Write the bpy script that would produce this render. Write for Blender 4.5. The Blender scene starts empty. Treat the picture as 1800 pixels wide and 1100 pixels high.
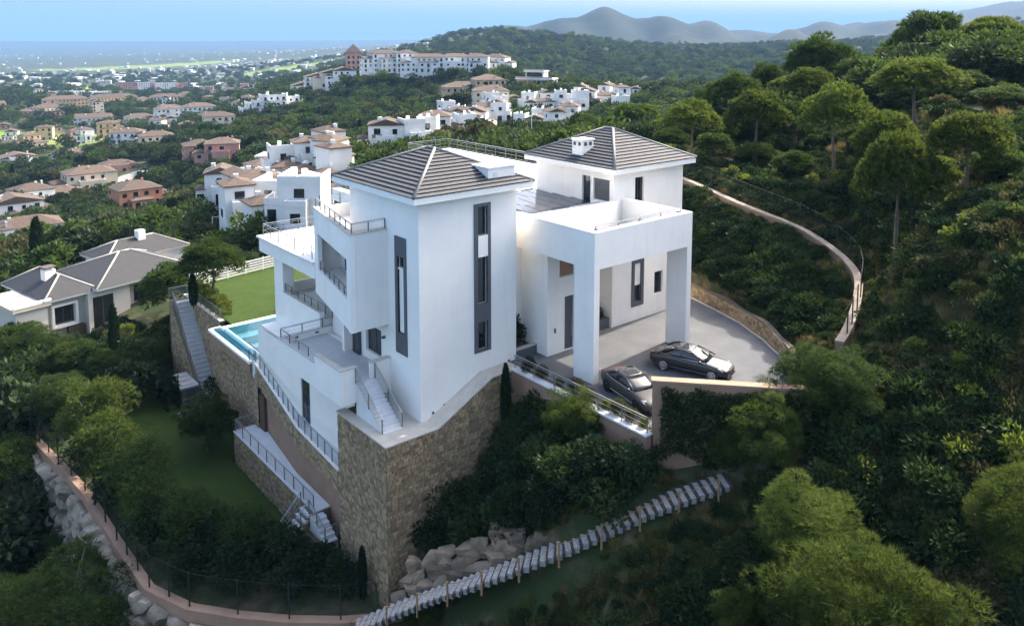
import bpy, math, random
import numpy as np
from mathutils import Vector, Matrix

sc = bpy.context.scene
COL = sc.collection
R = math.radians

# ------------------------------------------------------------------ camera
# world axes follow the villa: +X and +Y run along its walls, Z = 0 is the driveway
cam_d = bpy.data.cameras.new('camera')
cam = bpy.data.objects.new('camera', cam_d)
COL.objects.link(cam)
sc.camera = cam
CAM = Vector((0.0, 0.0, 21.0))
cam.location = CAM
PITCH = math.atan(161.0 / 1434.0)
YAW = math.atan2(0.63618873, 0.77153347)          # the view runs between +X and +Y
cam.rotation_euler = (math.pi / 2 - PITCH, 0.0, -YAW)
cam_d.sensor_fit = 'HORIZONTAL'
cam_d.sensor_width = 36.0
cam_d.lens = 36.0 * 1434.0 / 1800.0
cam_d.shift_y = -(550.0 - 218.0) / 1800.0
cam_d.clip_start = 0.5
cam_d.clip_end = 120000.0

# ------------------------------------------------------------------ sky, sun, exposure
SUN_EL = R(40.0)
SUN_AZ = R(4.0)            # from +X towards +Y
world = bpy.data.worlds.new('World')
sc.world = world
world.use_nodes = True
wn = world.node_tree.nodes
wl = world.node_tree.links
wn.clear()
w_out = wn.new('ShaderNodeOutputWorld')
w_bg = wn.new('ShaderNodeBackground')
w_sky = wn.new('ShaderNodeTexSky')
w_sky.sky_type = 'NISHITA'
w_sky.sun_disc = False
w_sky.sun_elevation = SUN_EL
w_sky.sun_rotation = math.pi / 2 - SUN_AZ
w_sky.altitude = 250.0
w_sky.air_density = 1.0
w_sky.dust_density = 6.0
w_sky.ozone_density = 0.0
w_bg.inputs['Strength'].default_value = 0.15
wl.new(w_sky.outputs['Color'], w_bg.inputs['Color'])
wl.new(w_bg.outputs['Background'], w_out.inputs['Surface'])

sun_d = bpy.data.lights.new('sun', 'SUN')
sun_d.energy = 2.3
sun_d.angle = R(0.55)
sun_d.color = (1.0, 0.94, 0.84)
sun = bpy.data.objects.new('sun', sun_d)
COL.objects.link(sun)
sdir = Vector((math.cos(SUN_EL) * math.cos(SUN_AZ), math.cos(SUN_EL) * math.sin(SUN_AZ), math.sin(SUN_EL)))
sun.rotation_euler = sdir.to_track_quat('Z', 'Y').to_euler()
sun.location = (60, 20, 80)

sc.view_settings.view_transform = 'Standard'
sc.view_settings.look = 'None'
sc.view_settings.gamma = 1.0
sc.view_settings.use_curve_mapping = False
sc.view_settings.exposure = 2.0
sc.cycles.max_bounces = 5
sc.cycles.diffuse_bounces = 3
sc.cycles.glossy_bounces = 2
sc.cycles.transmission_bounces = 3
sc.cycles.use_adaptive_sampling = True
sc.cycles.adaptive_threshold = 0.02
sc.cycles.transparent_max_bounces = 8
sc.cycles.volume_bounces = 0
sc.cycles.caustics_reflective = False
sc.cycles.caustics_refractive = False

# ------------------------------------------------------------------ helpers
WORLD_ROOT = {}

def link(o, parent=None):
    COL.objects.link(o)
    if parent is not None:
        o.parent = parent
    return o

def tag(o, label=None, cat=None, group=None, kind=None):
    if label: o['label'] = label
    if cat: o['category'] = cat
    if group: o['group'] = group
    if kind: o['kind'] = kind
    return o

def thing(name, label, cat, loc=(0, 0, 0), rz=0.0, group=None, world_coords=False):
    o = bpy.data.objects.new(name, None)
    o.empty_display_size = 0.5
    o.location = loc
    o.rotation_euler = (0, 0, rz)
    link(o)
    tag(o, label, cat, group)
    if world_coords:
        WORLD_ROOT[o.name] = tuple(loc)
    return o

def root_of(o):
    while o.parent is not None:
        o = o.parent
    return o

class MB:
    """collects simple shapes into one mesh"""
    def __init__(s):
        s.v = []
        s.f = []
    def add(s, vs, fs):
        b = len(s.v)
        s.v.extend([tuple(p) for p in vs])
        s.f.extend([tuple(b + i for i in f) for f in fs])
        return s
    def box(s, x0, x1, y0, y1, z0, z1):
        return s.add([(x0, y0, z0), (x1, y0, z0), (x1, y1, z0), (x0, y1, z0), (x0, y0, z1), (x1, y0, z1), (x1, y1, z1), (x0, y1, z1)],
                     [(0, 3, 2, 1), (4, 5, 6, 7), (0, 1, 5, 4), (1, 2, 6, 5), (2, 3, 7, 6), (3, 0, 4, 7)])
    def prism(s, poly, z0, z1):
        """poly counter-clockwise; z0 / z1 numbers or one value per corner"""
        n = len(poly)
        a = z0 if hasattr(z0, '__len__') else [z0] * n
        b = z1 if hasattr(z1, '__len__') else [z1] * n
        vs = [(p[0], p[1], a[i]) for i, p in enumerate(poly)] + [(p[0], p[1], b[i]) for i, p in enumerate(poly)]
        fs = [tuple(range(n - 1, -1, -1)), tuple(range(n, 2 * n))]
        fs += [(i, (i + 1) % n, n + (i + 1) % n, n + i) for i in range(n)]
        return s.add(vs, fs)
    def quad(s, a, b, c, d):
        return s.add([a, b, c, d], [(0, 1, 2, 3)])
    def bar(s, p, q, w, h=None):
        """a square bar from p to q"""
        h = w if h is None else h
        p = Vector(p); q = Vector(q)
        d = (q - p).normalized()
        u = d.cross(Vector((0, 0, 1)))
        if u.length < 1e-4: u = Vector((1, 0, 0))
        u.normalize()
        t = u.cross(d).normalized()
        u = u * (w / 2); t = t * (h / 2)
        vs = [p - u - t, p + u - t, p + u + t, p - u + t, q - u - t, q + u - t, q + u + t, q - u + t]
        return s.add(vs, [(0, 3, 2, 1), (4, 5, 6, 7), (0, 1, 5, 4), (1, 2, 6, 5), (2, 3, 7, 6), (3, 0, 4, 7)])
    def tube(s, pts, rad, n=8):
        """a tapered tube through pts with radii rad"""
        pts = [Vector(p) for p in pts]
        b = len(s.v)
        for i, p in enumerate(pts):
            d = (pts[min(i + 1, len(pts) - 1)] - pts[max(i - 1, 0)]).normalized()
            u = d.orthogonal().normalized() if abs(d.z) < 0.9 else Vector((1, 0, 0))
            u = (u - d * u.dot(d)).normalized()
            w = d.cross(u)
            r = rad[i] if hasattr(rad, '__len__') else rad
            for k in range(n):
                a = 2 * math.pi * k / n
                q = p + u * (r * math.cos(a)) + w * (r * math.sin(a))
                s.v.append(tuple(q))
        for i in range(len(pts) - 1):
            for k in range(n):
                k2 = (k + 1) % n
                s.f.append((b + i * n + k, b + i * n + k2, b + (i + 1) * n + k2, b + (i + 1) * n + k))
        s.f.append(tuple(b + k for k in range(n - 1, -1, -1)))
        e = b + (len(pts) - 1) * n
        s.f.append(tuple(e + k for k in range(n)))
        return s
    def build(s, name, mat, parent=None, smooth=False):
        v = s.v
        if parent is not None:
            off = WORLD_ROOT.get(root_of(parent).name)
            if off is not None:
                v = [(p[0] - off[0], p[1] - off[1], p[2] - off[2]) for p in v]
        me = bpy.data.meshes.new(name)
        me.from_pydata(v, [], s.f)
        if smooth:
            me.polygons.foreach_set('use_smooth', [True] * len(me.polygons))
        me.materials.append(mat)
        me.update()
        return link(bpy.data.objects.new(name, me), parent)

def structure(o):
    o['kind'] = 'structure'
    return o

def copy_tree(o, parent=None):
    c = o.copy()
    COL.objects.link(c)
    if parent is not None:
        c.parent = parent
    for ch in o.children:
        copy_tree(ch, c)
    return c

# ------------------------------------------------------------------ materials
def new_mat(name):
    m = bpy.data.materials.new(name)
    m.use_nodes = True
    nt = m.node_tree
    b = nt.nodes['Principled BSDF']
    return m, nt, b

def mat(name, c, rough=0.7, c2=None, scale=1.0, bump=0.0, bscale=None, metal=0.0, spec=0.5, island=0.0, detail=6.0, fac=(0.35, 0.65), obj_random=0.0):
    """base colour c, mottled towards c2 by noise at a real-world scale; optional bump and per-piece variation"""
    m, nt, b = new_mat(name)
    N, L = nt.nodes, nt.links
    b.inputs['Roughness'].default_value = rough
    b.inputs['Metallic'].default_value = metal
    b.inputs['Specular IOR Level'].default_value = spec
    geo = N.new('ShaderNodeNewGeometry')
    src = None
    if c2 is not None:
        no = N.new('ShaderNodeTexNoise')
        no.inputs['Scale'].default_value = scale
        no.inputs['Detail'].default_value = detail
        no.inputs['Roughness'].default_value = 0.62
        L.new(geo.outputs['Position'], no.inputs['Vector'])
        mr = N.new('ShaderNodeMapRange')
        mr.inputs['From Min'].default_value = fac[0]
        mr.inputs['From Max'].default_value = fac[1]
        L.new(no.outputs['Fac'], mr.inputs['Value'])
        mx = N.new('ShaderNodeMix'); mx.data_type = 'RGBA'
        mx.inputs['A'].default_value = (*c, 1)
        mx.inputs['B'].default_value = (*c2, 1)
        L.new(mr.outputs['Result'], mx.inputs['Factor'])
        src = mx.outputs['Result']
    else:
        rgb = N.new('ShaderNodeRGB'); rgb.outputs[0].default_value = (*c, 1)
        src = rgb.outputs[0]
    if island > 0 or obj_random > 0:
        mr2 = N.new('ShaderNodeMapRange')
        k = island if island > 0 else obj_random
        mr2.inputs['To Min'].default_value = 1.0 - k
        mr2.inputs['To Max'].default_value = 1.0 + k
        if island > 0:
            L.new(geo.outputs['Random Per Island'], mr2.inputs['Value'])
        else:
            oi = N.new('ShaderNodeObjectInfo')
            L.new(oi.outputs['Random'], mr2.inputs['Value'])
        hs = N.new('ShaderNodeHueSaturation')
        L.new(src, hs.inputs['Color'])
        L.new(mr2.outputs['Result'], hs.inputs['Value'])
        src = hs.outputs['Color']
    L.new(src, b.inputs['Base Color'])
    if bump > 0:
        n2 = N.new('ShaderNodeTexNoise')
        n2.inputs['Scale'].default_value = bscale or scale * 4
        n2.inputs['Detail'].default_value = 5
        L.new(geo.outputs['Position'], n2.inputs['Vector'])
        bp = N.new('ShaderNodeBump')
        bp.inputs['Strength'].default_value = bump
        bp.inputs['Distance'].default_value = 0.05
        L.new(n2.outputs['Fac'], bp.inputs['Height'])
        L.new(bp.outputs['Normal'], b.inputs['Normal'])
    return m

def glass_mat(name, c=(0.012, 0.016, 0.02), rough=0.06):
    m, nt, b = new_mat(name)
    b.inputs['Base Color'].default_value = (*c, 1)
    b.inputs['Roughness'].default_value = rough
    b.inputs['Specular IOR Level'].default_value = 0.8
    return m

def leaf_mat(name, c, c2, trans=0.35, obj=0.25, isl=0.35, rough=0.6):
    """leaf: diffuse and translucent, varied from plant to plant and from leaf to leaf"""
    m, nt, b = new_mat(name)
    N, L = nt.nodes, nt.links
    geo = N.new('ShaderNodeNewGeometry')
    oi = N.new('ShaderNodeObjectInfo')
    mx = N.new('ShaderNodeMix'); mx.data_type = 'RGBA'
    mx.inputs['A'].default_value = (*c, 1)
    mx.inputs['B'].default_value = (*c2, 1)
    # light and dark clumps: leaf by leaf and sprig by sprig
    tc = N.new('ShaderNodeTexCoord')
    cn = N.new('ShaderNodeTexNoise'); cn.inputs['Scale'].default_value = 1.5; cn.inputs['Detail'].default_value = 3
    L.new(tc.outputs['Object'], cn.inputs['Vector'])
    cr_ = N.new('ShaderNodeMapRange'); cr_.inputs['From Min'].default_value = 0.36; cr_.inputs['From Max'].default_value = 0.64
    L.new(cn.outputs['Fac'], cr_.inputs['Value'])
    av = N.new('ShaderNodeMix'); av.inputs['Factor'].default_value = 0.55
    L.new(geo.outputs['Random Per Island'], av.inputs['A']); L.new(cr_.outputs['Result'], av.inputs['B'])
    L.new(av.outputs['Result'], mx.inputs['Factor'])
    mr = N.new('ShaderNodeMapRange')
    mr.inputs['To Min'].default_value = 1.0 - obj
    mr.inputs['To Max'].default_value = 1.0 + obj
    L.new(oi.outputs['Random'], mr.inputs['Value'])
    hs = N.new('ShaderNodeHueSaturation')
    L.new(mx.outputs['Result'], hs.inputs['Color'])
    L.new(mr.outputs['Result'], hs.inputs['Value'])
    L.new(hs.outputs['Color'], b.inputs['Base Color'])
    b.inputs['Roughness'].default_value = rough
    b.inputs['Specular IOR Level'].default_value = 0.08
    tr = N.new('ShaderNodeBsdfTranslucent')
    hs2 = N.new('ShaderNodeHueSaturation')
    hs2.inputs['Hue'].default_value = 0.485
    hs2.inputs['Saturation'].default_value = 1.1
    hs2.inputs['Value'].default_value = 1.5
    L.new(hs.outputs['Color'], hs2.inputs['Color'])
    L.new(hs2.outputs['Color'], tr.inputs['Color'])
    ms = N.new('ShaderNodeMixShader')
    ms.inputs['Fac'].default_value = trans
    L.new(b.outputs['BSDF'], ms.inputs[1])
    L.new(tr.outputs['BSDF'], ms.inputs[2])
    L.new(ms.outputs['Shader'], N['Material Output'].inputs['Surface'])
    return m

M = {}
M['white'] = mat('white_render', (0.85, 0.81, 0.75), 0.85, (0.79, 0.755, 0.70), 0.5, 0.06, 30.0)
def streaks(m, amount=0.10):
    N, L = m.node_tree.nodes, m.node_tree.links
    b = N['Principled BSDF']
    src = b.inputs['Base Color'].links[0].from_socket
    geo = N.new('ShaderNodeNewGeometry')
    mp = N.new('ShaderNodeMapping'); mp.inputs['Scale'].default_value = (2.2, 2.2, 0.16)
    L.new(geo.outputs['Position'], mp.inputs['Vector'])
    n = N.new('ShaderNodeTexNoise'); n.inputs['Scale'].default_value = 1.0; n.inputs['Detail'].default_value = 7; n.inputs['Roughness'].default_value = 0.7
    L.new(mp.outputs['Vector'], n.inputs['Vector'])
    mr = N.new('ShaderNodeMapRange'); mr.inputs['From Min'].default_value = 0.52; mr.inputs['From Max'].default_value = 0.8; mr.inputs['To Max'].default_value = amount
    L.new(n.outputs['Fac'], mr.inputs['Value'])
    mx = N.new('ShaderNodeMix'); mx.data_type = 'RGBA'; mx.inputs['B'].default_value = (0.38, 0.36, 0.32, 1)
    L.new(mr.outputs['Result'], mx.inputs['Factor']); L.new(src, mx.inputs['A'])
    L.new(mx.outputs['Result'], b.inputs['Base Color'])
streaks(M['white'], 0.15)
M['white_deck'] = mat('white_paving', (0.66, 0.66, 0.65), 0.7, (0.58, 0.585, 0.58), 1.2)
M['deck'] = mat('pale_grey_paving', (0.50, 0.50, 0.49), 0.7, (0.43, 0.43, 0.425), 1.5)
M['tile'] = mat('grey_roof_tile', (0.064, 0.067, 0.072), 0.75, (0.046, 0.048, 0.052), 3.0, 0.2, 12.0)
M['ridge'] = mat('grey_ridge_tile', (0.20, 0.195, 0.19), 0.7, (0.13, 0.128, 0.128), 4.0)
M['tile_light'] = mat('pale_grey_roof_tile', (0.055, 0.054, 0.056), 0.75, (0.04, 0.04, 0.042), 3.0)
M['dark'] = mat('dark_grey_metal', (0.05, 0.052, 0.056), 0.5)
M['frame'] = mat('charcoal_panel', (0.085, 0.088, 0.095), 0.55)
M['glass'] = glass_mat('dark_glass')
M['steel'] = mat('steel_rail', (0.36, 0.37, 0.38), 0.35, metal=0.6)
M['steel_dark'] = mat('grey_steel_post', (0.16, 0.165, 0.17), 0.45, metal=0.4)
M['stone'] = mat('tan_wall_stone', (0.33, 0.238, 0.136), 0.9, (0.22, 0.162, 0.096), 3.0, 0.5, 18.0, island=0.38)
M['mortar'] = mat('stone_wall_joint', (0.15, 0.12, 0.082), 0.95, (0.11, 0.09, 0.062), 4.0)
M['coping'] = mat('beige_coping', (0.52, 0.47, 0.40), 0.8, (0.43, 0.385, 0.325), 1.5)
M['concrete'] = mat('weathered_concrete', (0.34, 0.275, 0.21), 0.9, (0.23, 0.185, 0.14), 1.5)
M['brown'] = mat('brown_render', (0.30, 0.185, 0.125), 0.9, (0.245, 0.15, 0.10), 1.0)
M['brown_cap'] = mat('terracotta_cap', (0.36, 0.225, 0.15), 0.9, (0.29, 0.18, 0.12), 1.2)
M['asphalt'] = mat('grey_driveway', (0.112, 0.116, 0.124), 0.85, (0.084, 0.087, 0.093), 0.55, 0.3, 40.0)
M['wood_dark'] = mat('brown_wood', (0.10, 0.06, 0.035), 0.7, (0.07, 0.04, 0.025), 6.0)
M['post_wood'] = mat('pale_post_wood', (0.36, 0.22, 0.10), 0.8, (0.26, 0.155, 0.07), 6.0)
M['gravel'] = mat('white_gravel', (0.46, 0.45, 0.43), 0.95, (0.24, 0.235, 0.225), 9.0, 0.6, 30.0)
M['log'] = mat('dark_sleeper', (0.075, 0.055, 0.042), 0.9, (0.045, 0.034, 0.027), 7.0, 0.4, 20.0)
M['rock'] = mat('pale_boulder', (0.36, 0.305, 0.23), 0.95, (0.16, 0.132, 0.098), 1.1, 0.8, 7.0, obj_random=0.22)
M['rock_red'] = mat('reddish_boulder', (0.25, 0.185, 0.125), 0.95, (0.13, 0.098, 0.07), 1.2, 0.8, 7.0, obj_random=0.25)
M['fence'] = mat('dark_green_fence_steel', (0.012, 0.022, 0.018), 0.5)
M['bark'] = mat('pine_bark', (0.15, 0.115, 0.09), 0.95, (0.08, 0.06, 0.048), 5.0, 0.5, 14.0)
M['twig'] = mat('pale_bare_twig', (0.34, 0.31, 0.27), 0.9, (0.24, 0.215, 0.18), 6.0)
M['lawn'] = mat('lawn_grass', (0.034, 0.066, 0.012), 0.95, (0.058, 0.084, 0.02), 0.7, 0.8, 60.0, spec=0.1, fac=(0.3, 0.75), detail=9.0)
CONTROL = [
    (23.5, 34, -9.8), (20, 36, -12.5), (26.6, 27.8, -4.6), (30, 25.6, -3.2), (33.3, 22.6, -2.2), (25, 36.5, -9),
    (28, 35.5, -6.2), (30.8, 33, -2.4), (30.5, 37, -2.5), (28.5, 37.3, -5.2), (31.3, 28, -1.8), (15, 40, -15.5),
    (9, 46, -19), (8.5, 55, -19.5), (8, 63, -19), (7, 72, -17), (10, 80, -14.5), (16, 80, -12.8),
    (22, 82, -11.5), (4, 50, -22), (2, 62, -23), (0, 75, -21), (43.3, 22, 2.2), (46.6, 23, 2.6),
    (52, 25, 3), (57.5, 27.5, 3.8), (60.5, 32, 4.8), (61, 36, 5.6), (60.5, 41, 6.4), (63.5, 50, 7),
    (66, 58, 7), (52, 33, 1.8), (54, 40, 2.6), (57.3, 35.3, 4.5), (56.2, 31.6, 3.5), (57.2, 41, 5.4),
    (54, 28.9, 2.8), (59, 46.5, 5.9), (55, 46, 2.5), (55, 60, 1.5), (52, 76, -2), (45, 85, -5),
    (34, 88, -6), (38, 20, 0.2), (33, 17, -3), (27, 18, -6.5), (22, 22, -9), (16, 30, -14),
    (10, 36, -19), (30.2, 20.25, -3.4), (33.99, 18.31, -1.2), (32.44, 13.58, -2.8), (32.82, 9.82, -1), (37.25, 11.44, 0.8),
    (40.35, 14.79, 2.3), (43.54, 20.21, 2.8), (50.28, 22.24, 6.2), (47.71, 15.74, 8.2), (44.53, 14.44, 5), (25.5, 26.58, -7.4),
    (27.89, 21.6, -5.6), (23.09, 35.48, -11.8), (62.42, 23.87, 9), (70.17, 23.79, 12.5), (67.75, 35.24, 7.5), (69.16, 44.63, 6.5),
    (80.2, 36.23, 11.46), (99.32, 34.07, 15.23), (114.88, 49.26, 15.38), (122.25, 44.23, 16.9), (95.84, 53.99, 9.7), (90.34, 62.76, 7.46),
    (80.24, 59.68, 6.52), (83.66, 71.42, 3.3), (85.66, 84.04, 1.93), (86.87, 96.71, -0.22), (156.63, 66.09, 12.33), (165.47, 56.95, 14.49),
    (139.5, 78.36, -0.19), (136.52, 101.3, -10.69), (132.85, 121.45, -13.23), (14.98, 90.77, -12.45), (11.22, 99.37, -11.71), (18.4, 81.96, -8.25),
    (25.57, 88.37, -8.5), (19.26, 98.13, -10.7), (33.41, 102.7, -8.52), (44.4, 115.78, -9.24), (53.61, 127.16, -11.27), (45.96, 132.24, -12.76),
    (58.98, 121.43, -10.36), (64.64, 124.18, -7.27), (63.81, 135.75, -10.05), (44.21, 169.32, -20.41), (33.83, 197.12, -28.09), (27.61, 223.3, -31.99),
    (33.55, 277.98, -34.51), (52.55, 259.74, -33.19), (79.15, 268.58, -36.83), (83.22, 219.77, -21.73), (83.31, 170.76, -10.51), (131.71, 269.54, -21.47),
    (109.98, 300.51, -24.01), (99.76, 314.56, -29.03), (80.48, 391.82, -38.03), (54.13, 436.66, -42.33), (86.61, 613.92, -52.22), (119.7, 506.04, -38.64),
    (189.47, 569.3, -40.66), (188.34, 441.51, -26.47), (185.51, 354.38, -19.36), (246.78, 502.69, -17.96), (263.74, 471.21, -6.6), (276.37, 404.62, -0.96),
    (300.18, 374.56, -2.6), (278.34, 314.52, -7.54), (235.38, 231.29, -8.22), (229.91, 207.94, -7.38), (208.88, 268.27, -10.45), (133.73, 193.24, -9.76),
    (99.52, 167.69, -9.8), (141.27, 181.5, -10.84), (130.29, 145.08, -5.98), (229.96, 363.34, -15.49), (155.88, 279.47, -19.24), (114.36, 892.7, -46.8),
    (267.14, 1118.54, -60.09), (357.73, 933.83, -52.1), (584.16, 1272.3, -58.74), (257.27, 1983.38, -76.45), (665.49, 2201.62, -83.33), (758.23, 4130.99, -118.59),
    (1389.78, 3750.8, -104.35), (1674.96, 3186.61, -78.82), (844.91, 6444.85, -146.53), (1368.91, 6456.48, -144.77), (2434.17, 6563.14, -138.81), (3313.8, 6728.2, -125.1),
    (1238.49, 9418.93, -162.53), (2759.31, 9090.44, -154.52), (4268.83, 9593.07, -139.54), (-43.82, 898.93, -38.27), (-295.11, 6493.3, -122.27), (-23.4, 439.38, -34.28),
    (-7.16, 109.77, -10.28), (-2.62, 69.95, -11.48), (-427.66, 9490.37, -139.63), (820.69, 1255.58, -2.66), (905.38, 1195.95, 21), (1081.52, 1311.61, -8.33),
    (473.8, 644.6, -19.38), (395.54, 695.37, -13.36), (1309.98, 2129.31, -26.85), (1955.72, 3489.29, -63.24), (414.18, 461.36, -40.69), (585.05, 616.62, -21.87),
    (810.07, 744.17, -15.15), (585.72, 468.43, -34.06), (1092.35, 875.65, -12.12), (1311.18, 916.96, -8.79), (471.04, 403.14, -37.67), (1281.02, 780.38, -1.49),
    (1439.43, 698.59, 5.96), (707.77, 372.9, -21.46), (555.84, 336.96, -27.17), (1582.31, 621.52, -2.58), (1798.41, 612.96, 17.66), (1571.98, 298.12, 18.46),
    (296.88, 43.15, 6.67), (79.65, 7.47, 3.17), (1268.74, 1414.32, -14.37), (1517.64, 1302.6, -21.17), (1674.72, 1093.31, -14.57), (1681.75, 1982.85, 4.88),
    (1844, 1972.22, 30.28), (1904.35, 1914.01, 11.74), (2034.85, 1923.38, 40.12), (2105.52, 1845.75, 11.48), (2326.92, 1893.53, 41.24), (2320.82, 1738.9, -8.14),
    (2407.32, 1617.03, 7.6), (2711.6, 1699.19, -10.4), (3129.1, 1780.1, 32.58), (3487.15, 1746.35, 62.69), (3837.07, 1707.89, 49.45), (5115.67, 2019.87, 123.5),
    (5685.1, 1918.25, 206.27), (5891.94, 1133.6, 233.21), (2369.81, 3222.42, -20.3), (2410.32, 3800.05, -43.68), (3828.2, 3519.21, -32.27), (5293.95, 3227.08, -23.41),
    (4001.52, 2997.97, -35.96), (3499.04, 4243.43, -58.67), (7224.79, 7619.21, -109.03), (9720.55, 5148.87, 0.01),
]
# ------------------------------------------------------------------ terrain: one sheet from below the camera to the coast
def _feat(x, y):
    r = np.hypot(x, y)
    return np.arctan2(y, x) * 1.6, np.log(np.maximum(r, 1.0))

_cp = np.array(CONTROL)
_ca, _cb = _feat(_cp[:, 0], _cp[:, 1])

def _ker(d2):
    return 0.5 * d2 * np.log(d2 + 1e-9)

def _solve():
    n = len(_cp)
    d2 = (_ca[:, None] - _ca[None]) ** 2 + (_cb[:, None] - _cb[None]) ** 2
    A = np.zeros((n + 3, n + 3))
    A[:n, :n] = _ker(d2) + np.eye(n) * 2e-4
    P = np.stack([np.ones(n), _ca, _cb], 1)
    A[:n, n:] = P
    A[n:, :n] = P.T
    # heights are fitted as slope seen from the camera height, so near and far weigh alike
    r = np.hypot(_cp[:, 0], _cp[:, 1])
    b = np.concatenate([(_cp[:, 2] - 21.0) / r, np.zeros(3)])
    return np.linalg.solve(A, b)

_w = _solve()

def in_poly(x, y, poly):
    c = np.zeros(x.shape, bool)
    n = len(poly)
    for i in range(n):
        x0, y0 = poly[i]; x1, y1 = poly[(i + 1) % n]
        if y0 == y1: continue
        k = ((y0 > y) != (y1 > y)) & (x < (x1 - x0) * (y - y0) / (y1 - y0) + x0)
        c ^= k
    return c

BOUNDARY = [(24.4, 79.2), (20.7, 77.9), (12.4, 75.3), (10.1, 74.4), (10.9, 68.0), (11.6, 62.5), (11.8, 54.7), (12.1, 48.6), (13.4, 45.4), (15.3, 43.0), (17.4, 40.8), (19.6, 38.9), (21.6, 37.6), (23.0, 36.9)]
DRIVE_EDGE = [(51.5, 43.0), (51.3, 39.8), (50.3, 36.5), (49.4, 33.85), (47.9, 30.9), (46.4, 28.65), (44.6, 26.8), (43.2, 25.6)]
UPPER_WALL = [(62.5, 52.0, 6.9), (60.2, 45.0, 6.4), (58.6, 40.4, 6.0), (58.7, 35.1, 5.0), (57.6, 31.3, 4.1), (55.2, 28.2, 3.4), (51.4, 26.1, 2.8), (46.9, 24.3, 2.5), (44.4, 23.5, 2.4)]
P_DRIVE = [(31.9, 40), (31.9, 26.4), (36.0, 21.6), (43.2, 24.9)] + [(x + 0.75, y - 0.35) for x, y in DRIVE_EDGE[::-1]] + [(52.2, 50), (31.9, 50)]
P_HOUSE = [(24.6, 39.2), (31.9, 39.2), (51, 42), (51, 71.5), (25.2, 71.5), (22.6, 60), (22.3, 44), (22.4, 38.2)]
P_UPPER_LAWN = [(24.6, 68.4), (50, 68.4), (50, 80), (42, 84), (27, 84.5), (24.6, 80)]
P_GARDEN = BOUNDARY + [(22.5, 38.2), (22.4, 44), (23.4, 60), (25.2, 70), (24.8, 78)]
P_STONE_END = [(22.15, 38.05), (31.9, 38.05), (31.9, 40), (22.15, 44)]

def raw_height(x, y):
    x = np.asarray(x, float); y = np.asarray(y, float)
    a, b = _feat(x, y)
    out = np.zeros(a.shape)
    n = len(_cp)
    step = 20000
    fa, fb, fo = a.ravel(), b.ravel(), out.ravel()
    for i in range(0, fa.size, step):
        d2 = (fa[i:i + step, None] - _ca[None]) ** 2 + (fb[i:i + step, None] - _cb[None]) ** 2
        fo[i:i + step] = _ker(d2) @ _w[:n] + _w[n] + _w[n + 1] * fa[i:i + step] + _w[n + 2] * fb[i:i + step]
    out = fo.reshape(a.shape)
    return 21.0 + out * np.hypot(x, y)

def _rough(x, y):
    """small natural unevenness, growing with distance"""
    r = np.hypot(x, y)
    k = np.clip((r - 40) / 200, 0, 1)
    s = np.zeros(x.shape)
    for f, a, p in ((0.035, 1.2, 0.3), (0.09, 0.55, 1.7), (0.23, 0.22, 4.1)):
        s += a * np.sin(x * f + p + 1.3 * np.sin(y * f * 0.7)) * np.cos(y * f * 1.1 - p + 0.8 * np.sin(x * f * 0.9))
    far = np.clip((r - 900) / 1500, 0, 1)
    g = np.zeros(x.shape)
    for f, a, p in ((0.004, 14, 0.9), (0.011, 6, 2.2), (0.027, 2.5, 0.1)):
        g += a * np.sin(x * f + p + 1.1 * np.sin(y * f * 0.8)) * np.cos(y * f * 1.2 - p)
    ang0 = np.arctan2(y, x)
    hill = np.clip((r - 2000) / 600, 0, 1) * np.clip((5500 - r) / 1500, 0, 1) * np.clip((0.92 - ang0) / 0.06, 0, 1)
    g += hill * (13 * np.sin(ang0 * 52 + r * 0.0016) + 11 * np.sin(ang0 * 95 - r * 0.003 + 1.0))
    coast = np.clip((9000 - r) / 4000, 0, 1)
    ang = np.arctan2(y, x)
    plain = np.clip((1.05 - ang) / 0.25, 0.12, 1)
    return s * (0.25 + 1.2 * k) + g * far * plain * (0.3 + 0.7 * coast)

def height(x, y):
    x = np.atleast_1d(np.asarray(x, float)); y = np.atleast_1d(np.asarray(y, float))
    z = raw_height(x, y) + _rough(x, y)
    # the levelled ground inside the walls
    z = np.where(in_poly(x, y, P_GARDEN), -12.06, z)
    z = np.where(in_poly(x, y, P_UPPER_LAWN), -4.42, z)
    z = np.where(in_poly(x, y, P_STONE_END), -9.5, z)
    z = np.where(in_poly(x, y, P_DRIVE), -0.35, z)
    z = np.where(in_poly(x, y, P_HOUSE), -11.0, z)
    return z

def ground(x, y):
    return float(height(x, y)[0])

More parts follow.
